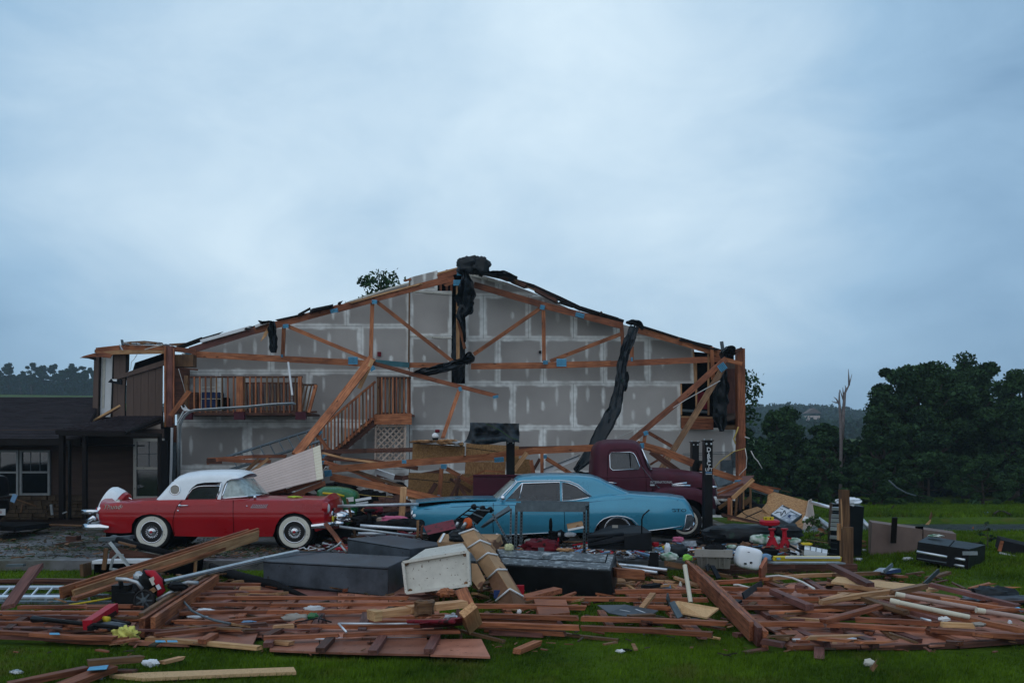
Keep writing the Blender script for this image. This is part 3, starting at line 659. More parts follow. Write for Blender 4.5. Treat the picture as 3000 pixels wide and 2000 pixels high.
for i in range(620):
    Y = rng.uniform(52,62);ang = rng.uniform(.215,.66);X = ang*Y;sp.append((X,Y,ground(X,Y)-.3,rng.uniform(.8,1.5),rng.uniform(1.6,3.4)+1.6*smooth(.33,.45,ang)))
wood_mass('undergrowth','added undergrowth, coloured dark for the shade under the trees beyond the lawn',sp,.42,8,'under')
# distant house on the ridge
b = at(2378,395);b = (b[0],b[1],b[2]+3);t = T('far_house','small hazy house low on the wooded ridge','house',b)
mb = MB();mb.box((b[0],b[1],b[2]+1.5),(5,5,3));mb.out('wall',M['siding_w'],t)
mb = MB();z0 = b[2]+4;mb.add([(b[0]-3,b[1]-3,z0),(b[0]+3,b[1]-3,z0),(b[0]+3,b[1]+3,z0),(b[0]-3,b[1]+3,z0),(b[0],b[1]-3,z0+2),(b[0],b[1]+3,z0+2)],[(0,1,4),(1,2,5,4),(2,3,5),(3,0,4,5),(3,2,1,0)]);mb.out('roof',M['siding_b'],t)
# damp air
hz = bpy.data.materials.new('damp_air');hz.use_nodes = True;nt = hz.node_tree;nt.nodes.clear()
o_ = nt.nodes.new('ShaderNodeOutputMaterial');pv = nt.nodes.new('ShaderNodeVolumePrincipled');pv.inputs['Color'].default_value = (.62,.78,.92,1);pv.inputs['Density'].default_value = .00052
nt.links.new(pv.outputs[0],o_.inputs['Volume'])
mb = MB();mb.box((0,470,28),(2600,1140,60));o_ = obj('haze',mb.v,mb.f,hz,recenter=False);tag(o_,'damp blue air between the camera and the far trees','haze',kind='stuff')
# ---------------------------------------------------------------- helpers for broadside boards
def tb(k,u1,v1,u2,v2,wz,Y,mat,parent=None,name='board',Y2=None,t=.038,ends=(0,0),bend=0,ply=1):
    Y2 = Y2 or Y;a = P(k,u1,v1,Y);b = P(k,u2,v2,Y2);w = wz/Z[k][2]/F*(Y+Y2)/2
    return board(a,b,w,t*ply,M[mat],parent,name,(0,-1,0),ends,bend)
def quad(k,pts,Y,th,mat,parent=None,name='panel',Ys=None):
    mb = MB();mb.slab([P(k,u,v,(Ys[i] if Ys else Y)) for i,(u,v) in enumerate(pts)],th);return mb.out(name,M[mat],parent)
def ppoly(pts,Y,th,mat,parent,name): return quad('P',pts,Y,th,mat,parent,name)
# ---------------------------------------------------------------- wrecked garage
YW,YT = 27.5,26.9
GA = T('wrecked_garage','roofless garage with its drywall gable wall and bare roof truss exposed','garage',(0,YW,0))
wall = [(518,1515),(518,1180),(532,1035),(574,1026),(742,974),(831,951),(1010,893),(1102,858),(1199,831),(1199.5,813),(1282,792),(1374,797),(1388,799),(1485,827),(1600,872),(1679,909),(1816,948),(1870,962),(2033,1018),(2033,1123),(1994,1123.5),(1994,1252),(2157,1253),(2157,1515)]
sheets = []
def row(y0,y1,xs):
    for a,b in zip(xs[:-1],xs[1:]): sheets.append((a,b,y0,y1))
row(820,955,[760,1015,1199]);row(955,1089,[532,793,1058,1199]);row(1089,1236,[518,640,905,1199])
row(1236,1373,[518,724,983,1199]);row(1373,1515,[518,850,1110,1199])
sheets += [(1200,1282,790,852),(1200,1324,852,984),(1200,1323,984,1123),(1200,1365,1123,1252)]
row(780,866,[1374,1460,1620]);row(866,991,[1362,1416,1548,1680,1806,2033]);row(991,1123,[1362,1459,1592,1768,1899,2033])
row(1123,1252,[1365,1503,1680,1814,1994]);row(1252,1385,[1200,1318,1591,1863,2157]);row(1385,1515,[1200,1455,1728,1990,2157])
def clip(poly,x0,x1,y0,y1):
    for ax,s,lim in ((0,1,x0),(0,-1,x1),(1,1,y0),(1,-1,y1)):
        out_ = []
        for i in range(len(poly)):
            a,b = poly[i-1],poly[i];ia = s*(a[ax]-lim) >= 0;ib = s*(b[ax]-lim) >= 0
            if ia != ib:
                t_ = (lim-a[ax])/(b[ax]-a[ax]);out_.append((a[0]+(b[0]-a[0])*t_,a[1]+(b[1]-a[1])*t_))
            if ib: out_.append(b)
        poly = out_
        if not poly: return []
    return poly
def inside(poly,X,Y_):
    c = np.zeros(len(X),bool);n = len(poly)
    for i in range(n):
        x1,y1 = poly[i-1];x2,y2 = poly[i]
        if y1 == y2: continue
        m = ((y1 > Y_) != (y2 > Y_)) & (X < (x2-x1)*(Y_-y1)/(y2-y1)+x1);c ^= m
    return c
def edge_dist(poly,X,Y_):
    d = np.full(len(X),1e9);n = len(poly)
    for i in range(n):
        a = np.array(poly[i-1],float);b = np.array(poly[i],float);ab = b-a;L2 = max(1e-12,ab @ ab)
        t_ = np.clip(((X-a[0])*ab[0]+(Y_-a[1])*ab[1])/L2,0,1);d = np.minimum(d,np.hypot(X-a[0]-t_*ab[0],Y_-a[1]-t_*ab[1]))
    return d
def tri_fill(poly,step,holes=()):
    """points and triangles filling a polygon (with holes) at about this spacing; first points are the outline"""
    loops = []
    for pl in [poly]+list(holes):
        o_ = []
        for i in range(len(pl)):
            a = Vector(pl[i-1]);b = Vector(pl[i]);n = max(1,int((b-a).length/step))
            o_ += [tuple(a.lerp(b,k/n)) for k in range(n)]
        loops.append(o_)
    xs = [p[0] for p in poly];ys = [p[1] for p in poly]
    gx,gy = np.meshgrid(np.arange(min(xs)+step*.5,max(xs),step),np.arange(min(ys)+step*.5,max(ys),step));gx = gx.ravel();gy = gy.ravel()
    k = inside(poly,gx,gy)
    for h in holes: k &= ~inside(h,gx,gy)
    for l in [poly]+list(holes): k &= edge_dist(l,gx,gy) > step*.45
    pts = [p for l in loops for p in l];ed = [];s = 0
    for l in loops:
        ed += [(s+i,s+(i+1) % len(l)) for i in range(len(l))];s += len(l)
    nb = len(pts);pts += list(zip(gx[k].tolist(),gy[k].tolist()))
    vo,eo,fo,ov,oe,of = delaunay_2d_cdt([Vector(p) for p in pts],ed,[],0,1e-6)
    V = np.array([tuple(p) for p in vo]);cx = np.array([V[list(t)].mean(0) for t in fo])
    ok = inside(poly,cx[:,0],cx[:,1])
    for h in holes: ok &= ~inside(h,cx[:,0],cx[:,1])
    return V,[t for t,o in zip(fo,ok) if o],[len(l) for l in loops]
rngd = np.random.RandomState(11)
for (x0,x1,y0,y1) in sheets:
    pl = clip(wall,x0+.35,x1-.35,y0+.35,y1-.35)
    if len(pl) < 3: continue
    sc_ = YW/F;pw = [((x-1500)*sc_,H-(y-YH)*sc_) for x,y in pl]
    cl = [pw[0]]
    for p in pw[1:]:
        if math.hypot(p[0]-cl[-1][0],p[1]-cl[-1][1]) > .01: cl.append(p)
    V,Fc,nl = tri_fill(cl,.034)
    X0,X1,Z1,Z0 = (x0-1500)*sc_,(x1-1500)*sc_,H-(y0-YH)*sc_,H-(y1-YH)*sc_
    X,Zc = V[:,0],V[:,1]
    nz = np.array([noise.noise(Vector((a*3.1,b*3.1,2))) for a,b in zip(X,Zc)]);nz2 = np.array([noise.noise(Vector((a*11,b*11,5))) for a,b in zip(X,Zc)])
    low_left = x1 < 1200 and y0 > 1100
    wv = (.088+.03*rngd.rand())*(1.5 if low_left else 1)
    dv = np.minimum(X-X0,X1-X);dh = np.minimum(Zc-Z0,Z1-Zc)
    if low_left: dh = np.minimum(Zc-Z0,(Z1-Zc)*.75)
    mud = np.maximum(1-np.clip((dv-wv*.75-nz*.035)/.02,0,1),1-np.clip((dh-wv*.6-nz*.035)/.02,0,1))*(.86+.45*nz)
    for cx_ in np.arange(X0+.40,X1-.2,.406):
        for zc in ([.5] if rngd.rand() < .5 else [.32,.72]):
            if rngd.rand() < .38: continue
            zz = Z0+(Z1-Z0)*(zc+rngd.uniform(-.05,.05));hh = rngd.uniform(.07,.30);ww = rngd.uniform(.035,.06)
            r_ = np.sqrt(((X-cx_-rngd.uniform(-.02,.02))/ww)**2+((Zc-zz)/hh)**2)+nz2*.3
            mud = np.maximum(mud,(1-np.clip((r_-.65)/.5,0,1))*rngd.uniform(.35,1.0))
    mud = np.clip(mud*(.82+.35*nz2),0,1)
    yoff = rngd.uniform(-.004,.004)
    n = len(V);v3 = [(a,YW+yoff,b) for a,b in V];nb = nl[0]
    f3 = [tuple(t) for t in Fc]
    me = bpy.data.meshes.new('drywall_sheet');v3 += [(V[i][0],YW+yoff+.013,V[i][1]) for i in range(nb)]
    f3 += [(i,(i+1) % nb,n+(i+1) % nb,n+i) for i in range(nb)]
    me.from_pydata(v3,[],f3);at_ = me.attributes.new('mud','FLOAT','POINT')
    at_.data.foreach_set('value',np.concatenate([mud,np.zeros(nb)]).astype(np.float32));me.materials.append(M['drywall'])
    link(bpy.data.objects.new('drywall_sheet',me),Matrix.Identity(4),GA)
# black backing behind the sheets, colour standing in for cavity shade; studs in front
sc2 = 1.0
ppoly([(519,1514),(519,1184),(540,1040),(750,980),(1010,900),(1196,838),(1199,818),(1280,797),(1372,803),(1600,880),(1816,955),(2030,1030),(2150,1040),(2155,1514)],YW+.22,.05,'void',GA,'dark_backing')
for xs in (1291,1309,1322): tb('P',xs,858,xs,800 if xs < 1300 else 790,6,YW+.08,'red_wood',GA,'stud')
tb('P',1282,812,1350,790,16,YW-.1,'red_wood',GA,'rafter');tb('P',1283,801,1347,784,5,YW-.12,'tan_wood',GA,'rafter')
tb('P',1345,786,1371,796,9,YT-.1,'girt',GA,'rafter',ends=(.05,.1))
tb('P',1181,824,1205,817,6,YW-.05,'red_wood',GA,'rafter',ends=(.1,0));tb('P',1200,815,1197,1080,4,YW-.03,'old_wood',GA,'corner_strip')
# broken gap edge strips of the drywall
for a in ((1205,852,1324,861,5),(1199,984,1324,990,4),(1365,800,1480,833,7)): tb('P',a[0],a[1],a[2],a[3],a[4],YW-.02,'dirty_white',GA,'drywall_edge',t=.012)
# truss
def tm(pts,w,mat='red_wood',name='truss_chord',Y=YT,ends=(0,0),**kw):
    o_ = []
    for i in range(len(pts)-1):
        o_.append(tb('P',*pts[i],*pts[i+1],w,Y,mat,GA,name,ends=(ends[0] if i == 0 else 0,ends[1] if i == len(pts)-2 else 0),**kw))
    return o_
tm([(556,1027),(746,968)],19,'plum_wood');tm([(744,969),(1002,899)],20);tm([(985,906),(1104,873)],20);tm([(1100,874),(1334,812)],19,ends=(0,.3))
tm([(1010,892),(1090,869),(1180,845),(1250,826)],5,'tan_wood','splintered_strip',Y=YT-.05,ends=(.2,.3))
tm([(1388,834),(1600,896)],18);tm([(1598,896),(1822,954)],19);tm([(1870,967),(2000,1003),(2118,1038)],19,'girt')
tm([(562,1037),(824,1051),(1022,1061)],18,'girt');tm([(1020,1061),(1084,1066)],19,'girt');tm([(1190,1069),(1335,1071)],15,'girt');tm([(1380,1073),(1600,1070),(1790,1065)],18,'girt');tm([(1788,1066),(2120,1051)],17,'red_wood')
wb = dict(name='truss_web',Y=YT+.05)
for a in ([(832,958),(828,1048)],[(842,955),(1084,1055)],[(1091,882),(1086,1052)],[(1102,882),(1329,1061)],[(1388,1038),(1584,902)],[(1592,903),(1594,1058)],[(1612,1058),(1817,979)],[(1820,945),(1829,1056)],[(1851,1015),(1851,1056)]):
    tm(a,11,'girt',**wb)
tm([(1341,838),(1342,1055)],10,'tan_wood',**wb);tm([(1342,937),(1362,1022)],9,'girt',name='truss_web',Y=YT-.05,ends=(.1,.05))
tm([(1300,838),(1330,826)],8,'girt',name='truss_web',Y=YT-.02,ends=(.15,0))
tm([(2085,1016),(2089,1112)],11,'girt',name='stud',Y=YT-.1);tm([(2075,1037),(2076,1215)],5,'tan_wood',name='stud');tm([(2039,1060),(2040,1197)],5,'tan_wood',name='stud',Y=YW);tm([(2031,1024),(2036,1122)],4,'tan_wood',name='stud',Y=YW-.02);tm([(1995,1124),(1996,1215)],4,'tan_wood',name='stud',Y=YW-.02)
# nail plates: ridged steel squares with punched slots
def plate(x,y,w,h,rot=0,Y=YT-.05,parent=None):
    s_ = Y/F;c = P('P',x,y,Y);ex = Vector((math.cos(R(rot)),0,math.sin(R(rot))));ez = Vector((-ex.z,0,ex.x));mb = MB()
    mb.slab([c+ex*(i*w*s_/2)+ez*(j*h*s_/2) for i,j in ((-1,-1),(1,-1),(1,1),(-1,1))],.004,(0,-1,0));pl = mb.out('nail_plate',M['plate'],parent or GA)
    mb = MB();n = max(3,int(w/3.2))
    for i in range(n):
        a = c+ex*((i+.5)/n-.5)*w*s_+Vector((0,-.006,0));mb.bar(a-ez*h*s_*.42,a+ez*h*s_*.42,w*s_/n*.34,.003,(0,-1,0))
    mb.out('slot',M['slot'],pl);return pl
for a in ((551,1033,16,18,0),(837,955,16,11,5),(979,910,22,11,12),(1034,1056,28,21,0),(1079,1054,11,8,0),(1097,884,15,11,0),(1350,799,23,15,0),(1339,828,22,16,0),(1331,1062,8,8,20),
          (1589,900,14,13,-10),(1699,923,26,13,-14),(1598,1061,14,11,0),(1645,1062,29,22,0),(1851,1052,6,11,0),(1091,1079,15,12,30),(826,1042,6,8,0)): plate(*a)
tb('P',1096,1060,1199,1069,15,YT-.06,'teal',GA,'flashing_strip')
# corner posts, beams at the left and the right
tb('P',497,1014,497,1250,24,26.4,'plum_wood',GA,'corner_post',t=.2);tb('P',484,1014,484,1250,5,26.28,'girt',GA,'post_trim');tb('P',509,1020,509,1240,4,26.3,'red_wood',GA,'post_trim')
tb('P',491,1250,490,1500,25,26.5,'trim_dark',GA,'corner_post',t=.25);tb('P',504,1252,499,1440,6,26.2,'white',GA,'door_jamb');tb('P',513,1245,513,1295,9,26.4,'dark_wood',GA,'door_jamb');tb('P',512,1290,507,1450,9,26.5,'dull_steel',GA,'door_jamb')
tb('P',540,1040,540,1075,62,26.7,'old_wood',GA,'beam',t=.3);tb('P',508,1022,575,1030,14,26.6,'red_wood',GA,'beam');tb('P',505,1076,580,1083,5,26.6,'dark_wood',GA,'beam')
ppoly([(509,1070),(555,1080),(552,1205),(509,1215)],27.3,.05,'dark_wood',GA,'side_wall')
tb('P',2168,1022,2170,1400,22,26.6,'red_wood',GA,'corner_post',t=.3);tb('P',2181,1040,2182,1230,3,26.5,'old_wood',GA,'post_trim');tb('P',2150,1034,2177,1018,9,26.4,'dark_wood',GA,'beam',ends=(.05,.1))
tb('P',2122,1053,2174,1066,12,26.2,'girt',GA,'beam');tb('P',2140,1080,2143,1210,26,27.2,'plum_wood',GA,'side_wall')
ppoly([(2118,1060),(2158,1066),(2158,1245),(2128,1245)],27.3,.06,'siding_b',GA,'side_wall')
ppoly([(1996,1218),(2090,1220),(2090,1258),(1996,1256)],27.35,.05,'red_wood',GA,'rim_board');ppoly([(2126,1235),(2158,1225),(2158,1258),(2120,1258)],27.3,.05,'old_wood',GA,'rim_board');tb('P',1996,1220,2088,1223,4,27.2,'tan_wood',GA,'rim_board')
ppoly([(2046,1145),(2073,1150),(2072,1198),(2040,1196)],YW+.15,.02,'red_d',GA,'red_banner');tb('P',1998,1201,2072,1206,7,YW+.13,'dull_steel',GA,'shelf_edge')
# wind-torn roof edge, right slope
for i,a in enumerate([(1452,805,1500,824,9),(1495,820,1560,848,11),(1555,843,1640,888,9),(1630,882,1700,905,5),(1695,900,1828,940,5),(1868,955,1990,992,4),(1980,993,2090,1018,6),(2020,1004,2112,1030,5)]):
    tb('P',*a[:4],a[4],YT+.2-.03*i,'dark_wood' if i < 3 else 'trim_dark',GA,'roof_edge',t=.25,ends=(.2,.25))
for q_ in ((1395,795,1470,811),(1468,811,1562,840),(1560,839,1642,876),(1640,875,1702,905),(1700,903,1826,943),(1865,955,1992,995),(1990,994,2112,1030)): tb('P',*q_,9,YT+.32,'trim_dark',GA,'roof_edge',t=.3)
tb('P',1450,804,1515,812,6,YT,'old_wood',GA,'roof_edge',ends=(.1,.1));tb('P',1508,808,1515,832,10,YT-.05,'old_wood',GA,'roof_edge',ends=(.05,.1));tb('P',1540,838,1572,852,4,YT,'old_wood',GA,'roof_edge',ends=(.1,.1))
tb('P',2114,1000,2119,1036,10,YT-.2,'dull_steel',GA,'vent_pipe');tb('P',1756,920,1764,914,8,YT,'old_wood',GA,'roof_edge')
ppoly([(1696,907),(1720,905),(1790,928),(1822,938),(1822,944)],YW-.1,.01,'white',GA,'soffit_strip')
# left slope: peeled roofing
for i,a in enumerate([(520,1020,600,990,6,'trim_dark'),(590,992,660,972,4,'trim_dark'),(590,1002,745,958,9,'white'),(655,985,800,938,3,'trim_dark'),(740,962,800,940,7,'white'),(800,940,900,918,4,'trim_dark'),(718,966,733,960,4,'trim_dark'),
                       (868,926,915,900,6,'trim_dark'),(900,915,985,894,5,'black_pl'),(905,908,970,895,5,'dull_steel'),(985,893,1010,884,4,'trim_dark')]):
    tb('P',*a[:5],YT+.1-.03*i,a[5],GA,'roof_edge',t=.3 if i % 2 == 0 else .05,ends=(.15,.2))
ppoly([(757,937),(778,943),(764,950)],YT-.2,.02,'black_pl',GA,'roof_flap');quad('B',[(1145,180),(1160,195),(1100,330),(1030,395),(1075,290)],YT-.3,.02,'tan_wood',GA,'splintered_plank')
for i,(u1,v1,u2,v2) in enumerate(((1102,858,1138,846),(1138,846,1199,829),(1010,889,1102,858))): tb('P',u1,v1,u2,v2,5,YW-.03,'dirty_white',GA,'drywall_edge',t=.015)
mb = MB();c = P('P',1111,1037,YW-.03);mb.box(c,(.1,.05,.12));mb.out('outlet_box',M['red_d'],GA)
mb = MB();c = P('P',1582,1031,YW-.03);mb.box(c,(.07,.05,.07));mb.out('outlet_box',M['black'],GA)
mb = MB();c = P('P',1091,860,YW);
# electrical boxes and white rail low on the right of the wall
for (x0,y0,x1,y1) in ((2112,1347,2146,1420),(2144,1322,2160,1368)):
    mb = MB();a = P('P',x0,y0,YW-.1);b = P('P',x1,y1,YW-.1);mb.box((a+b)/2,(abs(b.x-a.x),.14,abs(b.z-a.z)));mb.out('electrical_box',M['dull_steel'],GA)
for yy in (1326,1331): tb('P',2000,yy+3,2135,yy-3,1.6,YW-.15,'dull_steel',GA,'wire_shelf',t=.02)
# ---- balcony deck, railings, stairs, lattice
YB = 26.5
def railing(parent,x0,x1,ytop,ybot,step,Y,mats,skew=0):
    tb('P',x0,ytop,x1,ytop,5,Y,'dark_wood',parent,'top_rail',t=.09);tb('P',x0,ybot,x1,ybot,5,Y,'dark_wood',parent,'bottom_rail',t=.09)
    x = x0+4;i = 0
    while x < x1-2:
        tb('P',x,ytop-1,x+skew,ybot+3,4.2,Y-.06,random.choice(mats),parent,'baluster',t=.035);x += step*random.uniform(.94,1.06);i += 1
DK = T('balcony','timber balcony deck with a baluster railing on the left of the drywall wall','balcony',P('P',720,1208,YB));tag(DK)
mb = MB();a = P('P',530,1209,YB-.1);b = P('P',915,1209,YB-.1);mb.box(((a.x+b.x)/2,YB+.40,a.z-.03),(b.x-a.x,1.0,.06));mb.out('deck',M['dark_wood'],DK)
railing(DK,548,886,1104,1206,16.4,YB,['girt','old_wood','red_wood'])
railing(DK,700,886,1122,1205,9.5,YB+.85,['dark_wood','plum_wood'],3)
railing(DK,886,928,1127,1206,12,YB+.5,['old_wood'],-18)
for a in ((703,1103,703,1208,19,'girt'),(879,1103,879,1208,10,'girt'),(926,1127,905,1208,9,'girt'),(547,1100,545,1206,10,'old_wood')): tb('P',*a[:5],YB-.12,a[5],DK,'newel_post',t=.1)
for x in (549,702,882): tb('P',x,1206,x,1229,30,YB-.15,'maroon',DK,'joist_end',t=.14)
for i,(x0,x1,y0,y1,m) in enumerate(((592,650,1150,1200,'navy'),(640,668,1165,1200,'void'),(560,585,1150,1203,'dark_wood'))):
    mb = MB();a = P('P',x0,y0,YB+.5);b = P('P',x1,y1,YB+.5);mb.box((a+b)/2,(b.x-a.x,.4,abs(a.z-b.z)));tag(mb.out('storage_tub',M[m]),['blue plastic tub on the balcony behind the railing','small black tub beside the blue one on the balcony','brown crate at the left end of the balcony'][i],'tub')
wr = T('wire_rack','thin white wire rack behind the balcony railing','rack',P('P',620,1200,YB+.3));mb = MB()
for y in (1134,1145,1168): mb.tube([P('P',590,y,YB+.3),P('P',648,y,YB+.3)],.012,5)
for x in (590,648): mb.tube([P('P',x,1110,YB+.3),P('P',x,1203,YB+.3)],.012,5)
mb.out('frame',M['dirty_white'],wr)
tb('P',656,1105,660,1205,3,YB+.6,'galv',wr,'upright',t=.03)
ST = T('staircase','timber staircase with baluster rail climbing to the landing in the middle of the wall','staircase',P('P',1050,1440,YB))
tb('P',1109,1104,1109,1243,8,YB,'girt',ST,'newel_post',t=.09);tb('P',1199,1104,1199,1243,8,YB,'red_wood',ST,'newel_post',t=.09)
railing(ST,1104,1204,1106,1212,11,YB-.02,['girt','red_wood','old_wood']);railing(ST,1112,1190,1108,1210,13,YB+.9,['dark_wood'])
ppoly([(1096,1214),(1206,1210),(1206,1243),(1096,1243)],YB-.1,.05,'girt',ST,'landing_fascia');mb = MB();a = P('P',1098,1214,YB);b = P('P',1205,1214,YB);mb.box(((a.x+b.x)/2,YB+.5,a.z),(b.x-a.x,.9,.05));mb.out('landing_deck',M['red_wood'],ST)
tb('P',1100,1117,870,1312,6,YB-.2,'girt',ST,'stair_rail',t=.09)
tb('P',1096,1232,880,1415,26,YB-.05,'dark_wood',ST,'stringer',t=.05);tb('P',1096,1222,880,1405,6,YB-.2,'girt',ST,'stair_rail',t=.06)
x = 1094
while x > 880: tb('P',x,1117+(1100-x)*.85,x,1225+(1100-x)*.85,4.4,YB-.25,random.choice(['girt','red_wood','old_wood']),ST,'baluster',t=.035);x -= 10.3
for i in range(10):
    xx = 1092-i*21;mb = MB();a = P('P',xx,1228+i*18,YB);mb.box((a.x,YB+.45,a.z),(.27,.9,.04));mb.out('tread',M['dark_wood'],ST)
LT = T('lattice_panel','beige diagonal lattice panel under the stair landing','lattice',P('P',1144,1350,26.6));fr = (1101,1187,1245,1349)
for a in ((1099,1247,1190,1247),(1099,1350,1190,1350),(1101,1245,1099,1352),(1188,1245,1186,1352)): tb('P',*a,5,26.5,'beige',LT,'frame_bar',t=.02)
for s_,dy in ((1,0),(-1,.015)):
    for k in range(-6,6):
        xb = 1101+k*17.5;pts_ = []
        x_a,x_b = (xb,xb+102) if s_ == 1 else (xb+102,xb)
        p1 = [x_a,1349];p2 = [x_b,1247]
        # trim to the frame
        def at_x(xx): t_ = (xx-p1[0])/(p2[0]-p1[0]);return [xx,p1[1]+(p2[1]-p1[1])*t_]
        lo,hi = sorted((p1[0],p2[0]));
        if hi < 1103 or lo > 1186: continue
        q1,q2 = list(p1),list(p2)
        for q_ in (q1,q2):
            if q_[0] < 1102: q_[:] = at_x(1102)
            if q_[0] > 1187: q_[:] = at_x(1187)
        if abs(q1[0]-q2[0]) < 5: continue
        if k % 2 == 0 or True: tb('P',*q1,*q2,4.6,26.55+dy,'beige',LT,'slat',t=.008)
# ---------------------------------------------------------------- broken upstairs room left of the garage
YR = 27.0
RM = T('upstairs_room','torn-open upper room in brown vertical siding beside the garage corner post','room',P('A',1500,1060,YR))
quad('A',[(1062,990),(1870,1000),(1880,1330),(700,1330),(700,1240)],YR+.5,.05,'siding_d',RM,'lower_wall')
def aq(pts,mat,name,Y=YR,th=.04): return quad('A',pts,Y,th,mat,RM,name)
aq([(1080,375),(1135,370),(1118,1080),(1060,1080)],'siding_b','corner_board',YR-.05,.3);aq([(1115,372),(1158,368),(1140,1075),(1098,1080)],'trim_dark','door_jamb',YR+.02)
aq([(1156,370),(1298,350),(1272,1062),(1130,1060)],'white','house_wrap',YR+.1,.02);aq([(1296,342),(1312,342),(1290,1062),(1268,1062)],'trim_dark','door_jamb',YR)
for q_,m_ in (([(1180,360),(1215,356),(1195,960),(1170,960)],'dirty_white'),): aq(q_,m_,'wrap_seam',YR+.08,.01)
sx = [1308,1372,1445]
for i in range(2): aq([(sx[i]+1,340),(sx[i+1]-1,340),(sx[i+1]-3,640-15*i),(sx[i]-3,690-20*i)],'siding_b','siding_board')
aq([(1445,340),(1482,340),(1478,530),(1440,560)],'trim_dark','window_jamb')
aq([(1525,525),(1550,440),(1880,330),(1880,415)],'void','roof_underside',YR-.02,.3);aq([(1340,596),(1480,540),(1885,408),(1885,470),(1450,600),(1350,628)],'siding_b','rake_board',YR-.06,.05)
x = 1452;k = 0
while x < 1865:
    x2 = min(1868,x+84);yl = lambda u: 604-(u-1452)*.32
    aq([(x+2,yl(x)),(x2-2,yl(x2)),(x2-6,1060),(x-4,1060)],'siding_b','siding_board',YR+.004*(k % 2));x = x2;k += 1
for (a_,b_) in ((1284,1352),(1354,1440)): aq([(a_,690),(b_,625),(b_-6,1072),(a_-8,1072)],'siding_b','siding_board',YR+.01)
aq([(1440,600),(1454,600),(1440,830),(1446,1060),(1432,1060),(1430,840)],'void','crack',YR-.012,.01)
aq([(1240,665),(1272,625),(1390,630),(1390,692)],'black_pl','vent_cover',YR-.3,.1);aq([(1285,628),(1340,628),(1340,655),(1300,650)],'white','vent_flap',YR-.36,.02)
tb('A',1040,1122,1380,930,20,YR-.6,'yellow_wood',RM,'loose_board');tb('A',1070,1130,1370,955,16,YR-.5,'dark_wood',RM,'loose_board')
aq([(1100,268),(1370,238),(1372,290),(1092,322)],'girt','header_beam',YR-.15,.1);aq([(1390,238),(1880,240),(1880,292),(1390,292)],'girt','header_beam',YR-.15,.1);aq([(1085,292),(1100,288),(1098,322),(1085,322)],'dark_wood','beam_end',YR-.1,.1)
aq([(1095,322),(1370,292),(1880,296),(1880,334),(1290,345)],'tan_wood','soffit',YR-.2,.06);aq([(915,385),(960,362),(1090,328),(1180,315),(1292,345),(1265,386),(1130,372),(1000,375)],'red_wood','eave_board',YR-.5,.03)
aq([(912,380),(1085,368),(1088,412),(1000,388)],'trim_dark','drip_edge',YR-.3,.1);aq([(1410,206),(1500,196),(1660,188),(1860,208),(1875,232),(1405,236)],'old_wood','roof_deck',YR+.2,.05)
aq([(1940,222),(2140,210),(2180,226),(2060,250),(1950,240)],'old_wood','roof_deck',YR+.2,.05)
for i,c_ in enumerate(((1450,225,60,16),(1560,222,90,18),(1700,224,120,14),(1830,226,60,22),(1910,235,70,20))):
    p = P('A',c_[0],c_[1],YR-.25);lump(p,(c_[2]/3.92/F*YR,.2,c_[3]/3.92/F*YR),M['paper'],'torn_wrap',RM,amp=.5,seed=i)
aq([(1384,175),(1404,175),(1412,238),(1394,238)],'dull_steel','vent_pipe',YR-.2,.08);tb('A',1372,232,1412,296,9,YR-.28,'paper',RM,'wrap_strip')
mb = MB();mb.tube([P('A',*p,YR-.1) for p in ((1575,345),(1540,400),(1510,430),(1500,525))],.008,5);mb.tube([P('A',*p,YR-.5) for p in ((1660,290),(1760,262),(1870,235))],.012,5);mb.out('wire',M['dirty_white'],RM)
aq([(1886,250),(1920,250),(1918,300),(1886,300)],'girt','beam_end',YR-.6,.1)
# ---------------------------------------------------------------- low brown house on the left
HS = T('brown_house','low brown lap-sided house with a dark shingle roof at the left edge','house',(-12,25,0))
YE,YWH = 23.4,24.3
ev = H+(YH-1286)/F*YE;rd = H+(YH-1163)/F*28.6;xr_e = (235-1500)/F*YE;xr_r = (300-1500)/F*28.6
def roofp(xa,s): y = YE+(28.6-YE)*s;return Vector((xa,y,ev+(rd-ev)*s))
mb = MB();mb.slab([roofp(-22,0),roofp(xr_e,0),roofp(xr_r,1),roofp(-22,1)],.12,Vector((0,-(rd-ev),28.6-YE)).normalized());rf = mb.out('roof',M['shingle'],HS)
mb = MB();nn = Vector((0,-(rd-ev),28.6-YE)).normalized();NC = 34
for i in range(NC):
    s0,s1 = i/NC,(i+1.15)/NC;xr0 = xr_e+(xr_r-xr_e)*s0;x = -22+random.random()*.3
    while x < xr0:
        x2 = min(xr0,x+random.uniform(.28,.34));l0 = random.uniform(.008,.016);a,b,c,d = roofp(x,s0)+nn*(l0+.008),roofp(x2-.008,s0)+nn*(l0+.008),roofp(x2-.008,min(1,s1))+nn*.002,roofp(x,min(1,s1))+nn*.002
        mb.add([a,b,c,d,a-nn*l0,b-nn*l0],[(0,1,2,3),(4,5,1,0)]);x = x2
o_ = mb.out('shingle_course',M['shingle'],rf);tag(o_,kind='stuff')
def courses(parent,x0,x1,z0,z1,Y,mat,hgt_=.19,name='siding_board'):
    z = z0
    while z < z1-.02:
        zz = min(z1,z+hgt_);mb = MB();mb.add([(x0,Y-.018,z),(x1,Y-.018,z),(x1,Y-.003,zz),(x0,Y-.003,zz),(x0,Y+.03,z),(x1,Y+.03,z),(x1,Y+.03,zz),(x0,Y+.03,zz)],[(0,1,2,3),(4,5,1,0),(7,3,2,6),(0,3,7,4),(1,5,6,2)])
        mb.out(name,M[mat],parent);z = zz
courses(HS,-22,(400-1500)/F*YWH,.0,ev+.25,YWH,'siding_d',.2)
